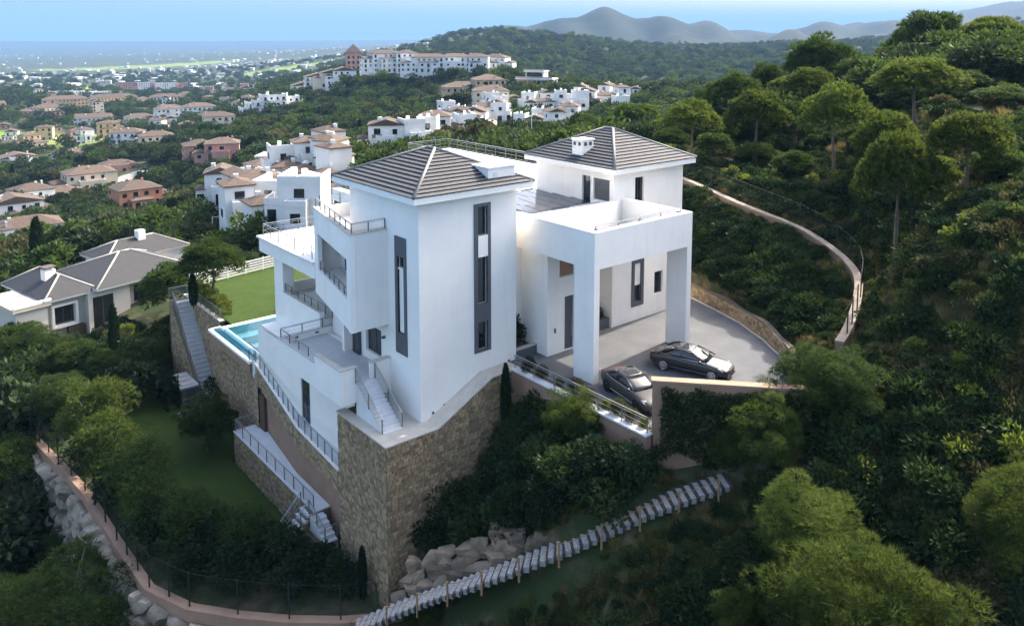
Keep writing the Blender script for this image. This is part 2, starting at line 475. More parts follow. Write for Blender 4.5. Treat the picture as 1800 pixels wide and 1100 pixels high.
TOWN_GREEN = []
def build_terrain():
    fwd = math.atan2(0.77153347, 0.63618873)
    th = np.linspace(fwd - R(62), fwd + R(62), 400)
    r = [9.0]
    while r[-1] < 24000:
        k = 1.013 if r[-1] < 120 else (1.018 if r[-1] < 1500 else 1.03)
        r.append(r[-1] * k)
    r = np.array(r)
    T, RR = np.meshgrid(th, r)
    X = RR * np.cos(T); Y = RR * np.sin(T)
    Z = height(X.ravel(), Y.ravel()).reshape(X.shape)
    # the land ends at the coast
    nr, nt_ = X.shape
    Z = np.where(RR > 12500, np.minimum(Z, SEA_Z - 30), Z)
    v = np.stack([X, Y, Z], -1).reshape(-1, 3)
    idx = np.arange(nr * nt_).reshape(nr, nt_)
    q = np.stack([idx[:-1, :-1], idx[1:, :-1], idx[1:, 1:], idx[:-1, 1:]], -1).reshape(-1, 4)
    me = bpy.data.meshes.new('ground')
    me.vertices.add(len(v)); me.vertices.foreach_set('co', v.ravel())
    me.loops.add(q.size); me.loops.foreach_set('vertex_index', q.ravel())
    me.polygons.add(len(q)); me.polygons.foreach_set('loop_start', np.arange(0, q.size, 4)); me.polygons.foreach_set('loop_total', np.full(len(q), 4))
    me.polygons.foreach_set('use_smooth', np.ones(len(q), bool))
    me.update(); me.validate()
    # ground cover: 0 scrub soil, 1 meadow and fairway
    x, y = v[:, 0], v[:, 1]
    fair = np.zeros(len(v))
    for (cx, cy, rx, ry, an) in FAIRWAYS:
        c, s_ = math.cos(an), math.sin(an)
        dx, dy = x - cx, y - cy
        e = ((dx * c + dy * s_) / rx) ** 2 + ((-dx * s_ + dy * c) / ry) ** 2
        fair = np.maximum(fair, np.clip((1.15 - e) * 4, 0, 1))
    wood = np.clip((np.hypot(x, y) - 1300) / 900, 0, 1) * np.clip((1.0 - np.arctan2(y, x)) / 0.15, 0, 1)
    at2 = me.attributes.new('wooded', 'FLOAT', 'POINT')
    at2.data.foreach_set('value', wood)
    at = me.attributes.new('meadow', 'FLOAT', 'POINT')
    at.data.foreach_set('value', fair)
    m, nt, b = new_mat('hillside_ground')
    N, L = nt.nodes, nt.links
    geo = N.new('ShaderNodeNewGeometry')
    def noise(s, d=6):
        n = N.new('ShaderNodeTexNoise'); n.inputs['Scale'].default_value = s; n.inputs['Detail'].default_value = d
        n.inputs['Roughness'].default_value = 0.65
        L.new(geo.outputs['Position'], n.inputs['Vector']); return n.outputs['Fac']
    def mix(f, a, bb, lo=0.4, hi=0.6):
        mr = N.new('ShaderNodeMapRange'); mr.inputs['From Min'].default_value = lo; mr.inputs['From Max'].default_value = hi
        L.new(f, mr.inputs['Value'])
        x_ = N.new('ShaderNodeMix'); x_.data_type = 'RGBA'
        L.new(mr.outputs['Result'], x_.inputs['Factor'])
        for k, s_ in (('A', a), ('B', bb)):
            if isinstance(s_, tuple): x_.inputs[k].default_value = (*s_, 1)
            else: L.new(s_, x_.inputs[k])
        return x_.outputs['Result']
    soil = mix(noise(0.9), (0.125, 0.098, 0.062), (0.06, 0.052, 0.03))
    scrub = mix(noise(0.35), soil, (0.032, 0.05, 0.018), 0.42, 0.56)
    wide = mix(noise(0.012, 8), scrub, (0.035, 0.052, 0.022), 0.42, 0.6)
    dry = mix(noise(0.03, 7), wide, (0.10, 0.09, 0.05), 0.62, 0.78)
    am = N.new('ShaderNodeAttribute'); am.attribute_name = 'meadow'
    gr = mix(noise(0.02), (0.12, 0.20, 0.035), (0.20, 0.21, 0.07), 0.4, 0.62)
    x_ = N.new('ShaderNodeMix'); x_.data_type = 'RGBA'
    aw = N.new('ShaderNodeAttribute'); aw.attribute_name = 'wooded'
    xw = N.new('ShaderNodeMix'); xw.data_type = 'RGBA'
    L.new(aw.outputs['Fac'], xw.inputs['Factor']); L.new(dry, xw.inputs['A'])
    L.new(mix(noise(0.008, 9), (0.009, 0.017, 0.012), (0.019, 0.027, 0.017), 0.42, 0.62), xw.inputs['B'])
    dry = xw.outputs['Result']
    L.new(am.outputs['Fac'], x_.inputs['Factor']); L.new(dry, x_.inputs['A']); L.new(gr, x_.inputs['B'])
    L.new(x_.outputs['Result'], b.inputs['Base Color'])
    b.inputs['Roughness'].default_value = 0.95
    b.inputs['Specular IOR Level'].default_value = 0.1
    bp = N.new('ShaderNodeBump'); bp.inputs['Strength'].default_value = 0.6; bp.inputs['Distance'].default_value = 0.2
    L.new(noise(1.5), bp.inputs['Height']); L.new(bp.outputs['Normal'], b.inputs['Normal'])
    me.materials.append(m)
    return structure(link(bpy.data.objects.new('ground', me)))

SEA_Z = -168.0
FAIRWAYS = [(95, 600, 40, 120, 0.1), (60, 640, 60, 60, 0.0), (425, 1068, 160, 60, 0.8), (150, 1500, 260, 90, 0.3), (820, 1750, 200, 90, 0.5), (240, 900, 120, 40, 0.4), (900, 3200, 500, 160, 0.6)]
build_terrain()
def build_sea():
    m, nt, b = new_mat('sea_water')
    N, L = nt.nodes, nt.links
    b.inputs['Base Color'].default_value = (0.02, 0.10, 0.22, 1)
    b.inputs['Roughness'].default_value = 0.35
    geo = N.new('ShaderNodeNewGeometry')
    n = N.new('ShaderNodeTexNoise'); n.inputs['Scale'].default_value = 0.004; n.inputs['Detail'].default_value = 6
    L.new(geo.outputs['Position'], n.inputs['Vector'])
    bp = N.new('ShaderNodeBump'); bp.inputs['Strength'].default_value = 0.25; bp.inputs['Distance'].default_value = 8
    L.new(n.outputs['Fac'], bp.inputs['Height']); L.new(bp.outputs['Normal'], b.inputs['Normal'])
    s = MB()
    n_ = 64
    s.v = [(0, 0, SEA_Z)] + [(60000 * math.cos(2 * math.pi * k / n_), 60000 * math.sin(2 * math.pi * k / n_), SEA_Z) for k in range(n_)]
    s.f = [(0, 1 + k, 1 + (k + 1) % n_) for k in range(n_)]
    structure(s.build('sea', m))
build_sea()
# ------------------------------------------------------------------ villa
def wall_panel(mb, axis, c, a0, a1, z0, z1, openings=(), depth=0.28):
    """a wall face looking towards -axis at coordinate c, with openings (a0, a1, z0, z1) and their reveals"""
    As = sorted({a0, a1, *[o[0] for o in openings], *[o[1] for o in openings]})
    Zs = sorted({z0, z1, *[o[2] for o in openings], *[o[3] for o in openings]})
    def pt(a, z, d=0.0):
        return (a, c + d, z) if axis == 'y' else (c + d, a, z)
    def face(p, q, r_, s_):
        if axis == 'y': mb.quad(p, q, r_, s_)
        else: mb.quad(s_, r_, q, p)
    for i in range(len(As) - 1):
        for j in range(len(Zs) - 1):
            am, zm = (As[i] + As[i + 1]) / 2, (Zs[j] + Zs[j + 1]) / 2
            if any(o[0] < am < o[1] and o[2] < zm < o[3] for o in openings): continue
            face(pt(As[i], Zs[j]), pt(As[i + 1], Zs[j]), pt(As[i + 1], Zs[j + 1]), pt(As[i], Zs[j + 1]))
    for (b0, b1, y0, y1) in openings:
        face(pt(b0, y0), pt(b0, y1), pt(b0, y1, depth), pt(b0, y0, depth))
        face(pt(b1, y1), pt(b1, y0), pt(b1, y0, depth), pt(b1, y1, depth))
        face(pt(b1, y0), pt(b0, y0), pt(b0, y0, depth), pt(b1, y0, depth))
        face(pt(b0, y1), pt(b1, y1), pt(b1, y1, depth), pt(b0, y1, depth))

def abox(mb, axis, c0, c1, a0, a1, z0, z1):
    return mb.box(a0, a1, c0, c1, z0, z1) if axis == 'y' else mb.box(c0, c1, a0, a1, z0, z1)

def window(parent, axis, c, a0, a1, z0, z1, depth=0.2, fw=0.07, mullions=1, name='window', label=None):
    """frame and pane set back in an opening"""
    f = MB()
    d0, d1 = c + depth - 0.03, c + depth + 0.03
    abox(f, axis, d0, d1, a0, a0 + fw, z0, z1)
    abox(f, axis, d0, d1, a1 - fw, a1, z0, z1)
    abox(f, axis, d0, d1, a0 + fw, a1 - fw, z0, z0 + fw)
    abox(f, axis, d0, d1, a0 + fw, a1 - fw, z1 - fw, z1)
    for k in range(mullions):
        m_ = a0 + (a1 - a0) * (k + 1) / (mullions + 1)
        abox(f, axis, d0, d1, m_ - fw / 2, m_ + fw / 2, z0 + fw, z1 - fw)
    o = f.build(name, M['dark'], parent)
    if label: o['label'] = label
    abox(MB(), axis, c + depth - 0.008, c + depth + 0.012, a0 + fw * 0.6, a1 - fw * 0.6, z0 + fw * 0.6, z1 - fw * 0.6).build('pane', M['glass'], o)
    return o

def railing(parent, pts, h=0.95, spacing=1.3, bars=4, pr=0.028, name='railing', post_mat='steel_dark', rail_mat='steel'):
    """top rail with posts and thin bars along a polyline of floor points"""
    pts = [Vector(p) for p in pts]
    t = MB()
    for a, b in zip(pts[:-1], pts[1:]):
        t.bar(a + Vector((0, 0, h)), b + Vector((0, 0, h)), 0.05, 0.045)
    o = t.build(name, M[rail_mat], parent)
    seen = []
    for a, b in zip(pts[:-1], pts[1:]):
        n = max(1, round((b - a).length / spacing))
        for i in range(n + 1):
            p = a.lerp(b, i / n)
            if any((p - q).length < 0.3 for q in seen): continue
            seen.append(p)
            MB().bar(p + Vector((0, 0, -0.02)), p + Vector((0, 0, h - 0.02)), pr * 2, pr * 2).build('post', M[post_mat], o)
        for k in range(bars):
            z = h * (0.16 + 0.68 * k / max(1, bars - 1))
            MB().bar(a + Vector((0, 0, z)), b + Vector((0, 0, z)), 0.018, 0.018).build('rail_bar', M[rail_mat], o)
    return o

def hip_roof(parent, x0, x1, y0, y1, z0, zr, n=13, m='tile', mr='ridge', fascia=0.36, thick=0.105, cap=0.16, fm='white', name='roof'):
    """fascia slab, stepped tile courses on four slopes and ridge caps; returns the fascia slab, the part that holds the rest"""
    o = MB().box(x0, x1, y0, y1, z0 - fascia, z0).build(name, M[fm], parent)
    w, d = x1 - x0, y1 - y0
    half = min(w, d) / 2
    e = 0.05
    if d >= w: A, B = ((x0 + x1) / 2, y0 + half), ((x0 + x1) / 2, y1 - half)
    else: A, B = (x0 + half, (y0 + y1) / 2), (x1 - half, (y0 + y1) / 2)
    cor = [(x0 - e, y0 - e), (x1 + e, y0 - e), (x1 + e, y1 + e), (x0 - e, y1 + e)]
    if d >= w: tops = [(A, A), (A, B), (B, B), (B, A)]
    else: tops = [(A, B), (B, B), (B, A), (A, A)]
    rise = zr - z0
    for s in range(4):
        p, q = Vector((*cor[s], z0 + 0.01)), Vector((*cor[(s + 1) % 4], z0 + 0.01))
        tp, tq = Vector((*tops[s][0], zr)), Vector((*tops[s][1], zr))
        nrm = (q - p).cross(tp - p).normalized()
        for k in range(n):
            f0, f1 = k / n, min(1.0, (k + 1.25) / n)
            a, b = p.lerp(tp, f0), q.lerp(tq, f0)
            c, dd = q.lerp(tq, f1), p.lerp(tp, f1)
            lo, hi = nrm * thick, nrm * 0.012
            up_ = (tp - p).normalized() * min(0.14, 0.4 * (tp - p).length / n)     # the lower edge overhangs its course
            mb = MB()
            mb.add([a + up_, b + up_, c, dd, a + lo, b + lo, c + hi, dd + hi], [(4, 5, 6, 7), (0, 1, 5, 4), (1, 2, 6, 5), (3, 0, 4, 7), (0, 3, 2, 1)])
            mb.build('tile_course', M[m], o)
    lift = Vector((0, 0, 0.07))
    for i in range(4):
        p = Vector((*cor[i], z0)); t_ = Vector((*(A if (i in ((0, 1) if d >= w else (0, 3))) else B), zr))
        MB().tube([p + lift, t_ + lift], cap * 0.62, 8).build('ridge_cap', M[mr], o, True)
    if (Vector(A) - Vector(B)).length > 0.3:
        MB().tube([Vector((*A, zr)) + lift, Vector((*B, zr)) + lift], cap * 0.62, 8).build('ridge_cap', M[mr], o, True)
    return o

VILLA = thing('villa', 'large white modern villa with two grey hipped roof towers and a tall carport', 'villa', (36.0, 50.0, -6.0), world_coords=True)
V = VILLA

# --- the left tower
TX0, TX1, TY0, TY1 = 25.16, 32.5, 39.0, 47.2
mb = MB()
op_r = [(29.42, 30.16, 8.62, 10.42), (29.42, 30.16, 4.30, 7.28), (29.42, 30.16, 1.35, 3.15)]
op_l = [(40.62, 41.34, 6.95, 7.66), (40.62, 41.34, 2.92, 6.85), (43.45, 45.42, 0.55, 2.35)]
wall_panel(mb, 'y', TY0, TX0, TX1, -2.6, 11.35, op_r)
wall_panel(mb, 'x', TX0, TY0, TY1, -2.6, 11.35, op_l)
mb.quad((TX1, TY0, -2.6), (TX1, TY1, -2.6), (TX1, TY1, 11.35), (TX1, TY0, 11.35))
mb.quad((TX1, TY1, -2.6), (TX0, TY1, -2.6), (TX0, TY1, 11.35), (TX1, TY1, 11.35))
mb.build('tower_wall', M['white'], V)
for o_ in op_r: window(V, 'y', TY0, *o_, depth=0.2, mullions=0)
window(V, 'x', TX0, *op_l[0], depth=0.2, mullions=0)
window(V, 'x', TX0, *op_l[2], depth=0.22, mullions=1)
# tall charcoal window surrounds
s = MB()
s.box(29.14, 29.42, TY0 - 0.06, TY0 + 0.1, 1.22, 10.62).box(30.16, 30.42, TY0 - 0.06, TY0 + 0.1, 1.22, 10.62)
s.box(29.42, 30.16, TY0 - 0.06, TY0 + 0.1, 10.42, 10.62).box(29.42, 30.16, TY0 - 0.06, TY0 + 0.1, 3.15, 4.30).box(29.42, 30.16, TY0 - 0.06, TY0 + 0.1, 1.22, 1.35)
s.build('window_surround', M['frame'], V)
MB().box(29.42, 30.16, TY0 - 0.09, TY0 + 0.1, 7.28, 8.62).build('white_panel', M['white'], V)
s = MB()
s.box(TX0 - 0.06, TX0 + 0.1, 40.34, 40.62, 1.62, 8.87).box(TX0 - 0.06, TX0 + 0.1, 41.34, 41.61, 1.62, 8.87)
s.box(TX0 - 0.06, TX0 + 0.1, 40.62, 41.34, 7.66, 8.87).box(TX0 - 0.06, TX0 + 0.1, 40.62, 41.34, 1.62, 2.92)
s.build('window_surround', M['frame'], V)
MB().box(TX0 + 0.10, TX0 + 0.28, 40.62, 41.34, 2.92, 6.85).build('white_panel', M['white'], V)
hip_roof(V, 24.36, 33.3, 38.2, 48.0, 11.68, 13.62, 13)
ch = MB().prism([(30.2, 38.9), (32.32, 38.9), (32.32, 40.86), (30.2, 40.86)], 11.75, 12.7).build('chimney', M['white'], V)
MB().box(30.12, 32.40, 38.82, 40.94, 12.703, 12.80).build('chimney_cap', M['white'], ch)
MB().box(30.62, 30.92, 38.87, 38.93, 12.2, 12.45).build('vent_grille', M['white_deck'], ch)

# --- the right tower
QX0, QX1, QY0, QY1 = 41.4, 49.0, 39.0, 47.2
op_f = [(43.42, 44.72, 1.05, 4.54), (45.95, 46.92, 1.5, 3.2), (43.65, 44.62, 8.75, 10.62)]
op_s = [(41.28, 42.15, 8.35, 10.66), (39.38, 40.98, 9.05, 10.62)]
mb = MB()
wall_panel(mb, 'y', QY0, QX0, QX1, -0.3, 11.2, op_f)
wall_panel(mb, 'x', QX0, QY0, QY1, -0.3, 11.2, op_s)
mb.quad((QX1, QY0, -0.3), (QX1, QY1, -0.3), (QX1, QY1, 11.2), (QX1, QY0, 11.2))
mb.quad((QX1, QY1, -0.3), (QX0, QY1, -0.3), (QX0, QY1, 11.2), (QX1, QY1, 11.2))
mb.build('tower_wall', M['white'], V)
window(V, 'y', QY0, 43.72, 44.42, 1.35, 2.6, depth=0.12, mullions=0)
MB().box(43.72, 44.42, QY0 + 0.05, QY0 + 0.18, 2.603, 4.25).build('white_panel', M['white'], V)
s = MB()
s.box(43.42, 43.72, QY0 - 0.06, QY0 + 0.12, 1.05, 4.54).box(44.42, 44.72, QY0 - 0.06, QY0 + 0.12, 1.05, 4.54)
s.box(43.72, 44.42, QY0 - 0.06, QY0 + 0.12, 4.25, 4.54).box(43.72, 44.42, QY0 - 0.06, QY0 + 0.12, 1.05, 1.35)
s.build('window_surround', M['frame'], V)
window(V, 'y', QY0, *op_f[1], depth=0.2, mullions=0)
window(V, 'y', QY0, *op_f[2], depth=0.2, mullions=1)
window(V, 'x', QX0, *op_s[0], depth=0.2, mullions=0, name='terrace_door')
sh = MB().box(QX0 + 0.14, QX0 + 0.2, 39.38, 40.98, 9.05, 10.62).build('shutter', M['frame'], V)
for k in range(9):
    z = 9.12 + k * 0.167
    MB().box(QX0 + 0.11, QX0 + 0.14, 39.40, 40.96, z, z + 0.13).build('slat', M['frame'], sh)
hip_roof(V, 40.78, 49.62, 38.3, 47.95, 11.55, 13.66, 13)
ch = MB().box(41.58, 42.72, 42.32, 43.4, 11.6, 13.1).build('chimney', M['white'], V)
MB().box(41.5, 42.8, 42.24, 43.48, 13.103, 13.2).build('chimney_cap', M['white'], ch)
for y_ in (42.5, 43.0):
    MB().box(41.565, 41.62, y_, y_ + 0.26, 12.72, 12.98).build('vent_opening', M['dark'], ch)
for x_ in (41.75, 42.25):
    MB().box(x_, x_ + 0.28, 42.305, 42.36, 12.72, 12.98).build('vent_opening', M['dark'], ch)

# --- carport
c = MB()
c.box(33.6, 42.7, 33.1, 33.5, 7.0, 9.27)
c.box(33.6, 34.0, 33.502, 40.3, 7.0, 9.27)
c.box(42.3, 42.7, 33.502, 38.99, 7.0, 9.27)
c.box(34.002, 41.38, 38.55, 38.95, 7.4, 9.27)
c.build('carport_parapet', M['white'], V)
MB().box(34.0, 42.3, 33.5, 38.99, 7.003, 7.6).build('carport_roof', M['white'], V)
MB().box(33.6, 34.06, 33.1, 34.8, -0.05, 6.998).build('carport_column', M['white'], V)
MB().box(42.25, 42.7, 33.1, 34.8, -0.05, 6.998).build('carport_column', M['white'], V)
MB().box(34.3, 42.2, 33.56, 33.95, 8.7, 9.18).build('gutter_box', M['frame'], V)
for x_ in (34.4, 38.3, 42.1):
    MB().box(x_ - 0.06, x_ + 0.06, 33.6, 33.9, 9.18, 9.27).build('gutter_bracket', M['steel_dark'], V)
railing(V, [(34.3, 33.72, 9.1), (42.2, 33.72, 9.1)], 0.36, 1.9, 1)

# --- entrance under the carport
e = MB()
wall_panel(e, 'y', 38.0, 34.3, 38.4, -0.05, 7.0, [(35.84, 36.75, 0.02, 3.7), (35.36, 36.82, 5.08, 6.22)], 0.3)
e.quad((34.3, 40.6, -0.05), (34.3, 38.0, -0.05), (34.3, 38.0, 7.0), (34.3, 40.6, 7.0))
e.quad((38.4, 38.0, -0.05), (38.4, 40.3, -0.05), (38.4, 40.3, 7.0), (38.4, 38.0, 7.0))
e.build('entrance_wall', M['white'], V)
d_ = MB().box(35.84, 36.75, 38.2, 38.26, 0.0, 3.7).build('entrance_door', M['frame'], V)
MB().bar((36.62, 38.16, 0.8), (36.62, 38.16, 2.2), 0.04).build('handle', M['steel'], d_)
MB().box(35.36, 36.82, 38.26, 38.3, 5.08, 6.22).build('high_window', M['brown_cap'], V)
MB().box(34.9, 35.02, 37.94, 38.0, 1.45, 1.75).build('intercom', M['dark'], V)
e = MB()
wall_panel(e, 'y', 40.3, 38.4, QX0, -0.05, 9.0)
wall_panel(e, 'y', 40.6, TX1 - 0.2, 34.3, -0.6, 9.0, [(32.75, 33.3, 1.0, 7.0)], 0.25)
e.build('rear_entrance_wall', M['white'], V)
window(V, 'y', 40.6, 32.75, 33.3, 1.0, 7.0, 0.15, 0.06, 0)
MB().box(32.6, 33.15, 40.45, 40.6, 2.0, 3.6).build('dark_panel', M['frame'], V)
pl = MB().box(32.55, 34.28, 39.0, 39.25, -0.1, 0.55)
pl.box(32.55, 34.28, 39.252, 40.5, -0.1, 0.42)
pl.build('planter', M['frame'], V)
MB().box(32.5, 34.33, 38.95, 39.28, 0.553, 0.62).build('planter_coping', M['coping'], V)
MB().box(40.2, 41.35, 39.2, 40.25, -0.05, 0.7).build('planter', M['frame'], V)

# --- the roof deck between the towers and behind them
dk = MB()
dk.box(TX1 + 0.01, QX0 - 0.01, 40.62, 47.19, 8.2, 8.75)
dk.box(28.0, 49.5, 47.22, 54.0, 8.2, 8.75)
dk.box(34.0, 49.7, 54.0, 62.0, 8.2, 8.75)
dk.box(44.4, 49.7, 62.0, 70.8, 8.2, 8.75)
dk.build('roof_terrace', M['white_deck'], V)
cr = MB()
cr.box(28.2, 49.3, 47.3, 53.8, -5.5, 8.198).box(34.2, 49.5, 53.802, 61.8, -5.5, 8.198).box(45.0, 49.5, 61.802, 70.6, -5.5, 8.198)
cr.build('main_block_wall', M['white'], V)
railing(V, [(44.5, 62.1, 8.75), (44.5, 70.7, 8.75), (49.6, 70.7, 8.75), (49.6, 48.4, 8.75)], 1.0, 1.6, 3)
# solar panels lying on the roof between the towers
arr = MB().box(35.3, 41.2, 41.0, 46.9, 8.752, 8.80).build('solar_array', M['steel_dark'], V)
M['solar'] = glass_mat('solar_cell', (0.02, 0.03, 0.05), 0.18)
for i in range(5):
    for j in range(3):
        x_ = 35.38 + i * 1.165; y_ = 41.1 + j * 1.94
        MB().add([(x_, y_, 8.83), (x_ + 1.1, y_, 8.83), (x_ + 1.1, y_ + 1.85, 8.93), (x_, y_ + 1.85, 8.93), (x_, y_, 8.80), (x_ + 1.1, y_, 8.80), (x_ + 1.1, y_ + 1.85, 8.80), (x_, y_ + 1.85, 8.80)],
                 [(0, 1, 2, 3), (4, 5, 1, 0), (5, 6, 2, 1), (6, 7, 3, 2), (7, 4, 0, 3)]).build('solar_panel', M['solar'], arr)
MB().box(34.6, 35.1, 41.2, 46.0, 8.752, 8.90).build('cable_tray', M['frame'], V)
for k in range(3):
    MB().tube([(36.5 + k * 1.6, 47.05, 8.95), (37.7 + k * 1.6, 47.05, 8.95)], 0.06, 6).build('roof_pipe', M['steel'], V)

# --- the wedge-shaped balcony on the tower's left wall
Bp, Ap = Vector((22.62, 42.53, 0)), Vector((24.52, 51.2, 0))
dirw = (Ap - Bp).normalized()
nin = Vector((dirw.y, -dirw.x, 0))          # into the house
def wp(s_, z, d=0.0):
    p = Bp + dirw * s_ + nin * d
    return (p.x, p.y, z)
LW = (Ap - Bp).length
bal = MB()
o0, o1, oz0, oz1 = 0.85, 7.95, 4.85, 7.4
for (a, b, z0, z1) in ((0, LW, 3.05, oz0), (0, LW, oz1, 9.05), (0, o0, oz0, oz1), (o1, LW, oz0, oz1)):
    bal.add([wp(a, z0), wp(b, z0), wp(b, z1), wp(a, z1), wp(a, z0, 0.3), wp(b, z0, 0.3), wp(b, z1, 0.3), wp(a, z1, 0.3)],
            [(0, 3, 2, 1), (4, 5, 6, 7), (0, 4, 7, 3), (1, 2, 6, 5), (0, 1, 5, 4), (3, 7, 6, 2)])
# front side towards the tower, soffit, floor and the inner wall
bal.box(22.62, 25.155, 42.53, 42.83, 3.05, 9.05)
bal.prism([(22.66, 42.6), (28.2, 42.6), (28.2, 51.15), (24.52, 51.15)], 3.05, 3.35)
bal.prism([(22.8, 42.84), (25.1, 42.84), (28.2, 47.3), (28.2, 51.15), (24.7, 51.15)], 4.3, 4.6)
bal.prism([(22.95, 42.84), (25.15, 42.84), (25.15, 47.25), (28.2, 47.25), (28.2, 51.15), (24.85, 51.15)], 7.9, 8.2)
bal.box(24.6, 28.3, 50.85, 51.148, 3.36, 9.05)
bal.box(26.2, 26.5, 47.25, 50.8, 4.62, 7.88)
bal.build('balcony_wall', M['white'], V)
cp = MB()
cp.add([wp(-0.03, 9.053, -0.05), wp(LW, 9.053, -0.05), wp(LW, 9.053, 0.35), wp(-0.03, 9.053, 0.35), wp(-0.03, 9.11, -0.05), wp(LW, 9.11, -0.05), wp(LW, 9.11, 0.35), wp(-0.03, 9.11, 0.35)],
       [(0, 3, 2, 1), (4, 5, 6, 7), (0, 1, 5, 4), (1, 2, 6, 5), (2, 3, 7, 6), (3, 0, 4, 7)])
cp.build('parapet_coping', M['coping'], V)
MB().box(22.98, 25.15, 42.48, 42.88, 9.053, 9.11).build('parapet_coping', M['coping'], V)
railing(V, [wp(LW - 0.1, 9.11, 0.15), wp(0.15, 9.11, 0.15), (25.1, 42.68, 9.11)], 0.6, 1.3, 2)
railing(V, [wp(o1, oz0, 0.15), wp(o0, oz0, 0.15)], 0.62, 1.2, 3)
railing(V, [(28.0, 51.0, 9.06), (24.9, 51.0, 9.06)], 0.8, 1.5, 3)
MB().box(26.14, 26.2, 47.6, 49.9, 4.62, 7.2).build('balcony_door', M['glass'], V)
lm = MB().box(25.04, 25.16, 45.3, 45.5, 6.0, 6.3).build('wall_lamp', M['steel_dark'], V)
MB().box(28.14, 28.2, 47.8, 50.6, 8.2, 10.4)
wb = MB().box(27.4, 28.0, 47.3, 54.0, 8.752, 9.6).build('terrace_parapet', M['white'], V)

# --- the left wing: roof slab on a broad column, terrace and its parapet
wx = 24.75
MB().box(24.45, 34.0, 51.16, 60.8, 4.0, 5.05).build('wing_roof_slab', M['white'], V)
MB().box(24.3, 34.0, 51.16, 60.95, 5.053, 5.2).build('wing_roof_deck', M['white_deck'], V)
MB().box(wx, wx + 0.9, 57.2, 58.75, 1.503, 3.998).build('wing_column', M['white'], V)
MB().box(wx, wx + 0.35, 51.16, 58.75, -4.6, 1.5).build('wing_wall', M['white'], V)
MB().box(wx + 0.352, 34.0, 51.16, 58.75, -4.6, 0.9).build('wing_base', M['white'], V)
MB().box(wx + 0.352, 34.0, 51.17, 58.4, 0.903, 0.96).build('terrace_floor', M['white_deck'], V)
MB().box(wx - 0.04, wx + 0.4, 51.2, 57.19, 1.503, 1.56).build('terrace_coping', M['coping'], V)
MB().box(wx + 0.5, 34.0, 58.45, 58.75, 0.97, 1.7).build('terrace_rear_parapet', M['white'], V)
MB().box(28.8, 34.0, 51.2, 57.5, 0.97, 3.99).build('wing_inner_wall', M['white'], V)
railing(V, [(wx + 0.15, 57.1, 1.56), (wx + 0.15, 49.5, 1.56)], 0.62, 1.05, 3)
railing(V, [(24.7, 52.0, 5.2), (24.7, 60.5, 5.2), (33.5, 60.5, 5.2)], 0.95, 1.4, 3)

# --- lower balcony with its closed parapets
lb = MB()
lb.box(21.7, 21.98, 42.3, 45.75, -1.2, 0.98)
lb.box(21.7, 21.98, 45.752, 51.3, -1.2, 0.42)
lb.box(21.982, 22.75, 42.3, 42.58, -1.2, 0.98)
lb.box(21.982, 28.2, 51.0, 51.15, -1.2, 0.45)
lb.box(21.982, 25.155, 42.582, 47.2, -1.2, -0.03)
lb.box(21.982, 28.2, 47.202, 50.998, -1.2, -0.03)
lb.box(23.75, 25.155, 42.35, 42.579, -1.2, 0.98)
lb.build('lower_balcony_wall', M['white'], V)
MB().box(21.985, 25.15, 42.59, 50.99, -0.028, 0.02).build('balcony_floor', M['deck'], V)
c1 = MB().box(21.64, 22.04, 42.24, 45.78, 0.983, 1.04)
c1.box(22.042, 22.8, 42.24, 42.64, 0.983, 1.04)
c1.build('parapet_coping', M['coping'], V)
MB().box(21.64, 22.04, 45.80, 51.3, 0.423, 0.47).build('parapet_coping', M['deck'], V)
MB().box(22.045, 28.1, 50.94, 51.152, 0.453, 0.5).build('parapet_coping', M['deck'], V)
MB().box(23.7, 25.15, 42.3, 42.64, 0.983, 1.04).build('parapet_coping', M['coping'], V)
railing(V, [(21.84, 46.9, 0.47), (21.84, 51.1, 0.47), (28.0, 51.07, 0.5)], 0.62, 1.4, 3)
for y_ in (46.4, 48.2, 50.2):
    MB().box(22.0, 22.04, y_, y_ + 0.22, 0.18, 0.28).build('step_light', M['dark'], V)
for x_ in (22.8, 24.3):
    MB().box(x_, x_ + 0.25, 50.96, 50.998, 0.2, 0.3).build('step_light', M['dark'], V)
# glass door and short wall beneath the wedge balcony
MB().box(24.98, 25.14, 46.0, 46.9, 0.02, 2.4).build('balcony_door', M['glass'], V)
MB().box(24.55, 25.15, 47.22, 47.5, 0.02, 3.04).build('pier', M['white'], V)
MB().box(25.6, 28.2, 47.5, 50.9, 0.02, 3.04).build('inner_wall', M['white'], V)
# recessed wall and glazed door below the balcony, on the walkway
rw = MB()
wall_panel(rw, 'x', 23.3, 43.6, 58.7, -6.2, -1.2, [(50.0, 51.35, -5.88, -1.5)], 0.2)
rw.build('basement_wall', M['white'], V)
window(V, 'x', 23.3, 50.0, 51.35, -5.88, -1.5, 0.12, 0.08, 1, 'glazed_door')
MB().box(23.55, 24.74, 51.4, 58.7, -4.6, -1.2).build('basement_pier', M['white'], V)

# --- white stair from the ledge up to the lower balcony
ns = 13
for i in range(ns):
    y1_ = 39.1 + 3.2 * i / ns
    MB().box(22.72, 23.98, y1_, 42.34, -2.12 + 2.1 * i / ns, -2.12 + 2.1 * (i + 1) / ns).build('stair_step', M['white_deck'], V)
def slope_rail(x):
    o = railing(V, [(x, 39.25, -2.05), (x, 42.3, 0.0)], 0.95, 1.6, 6)
slope_rail(22.68); slope_rail(24.02)
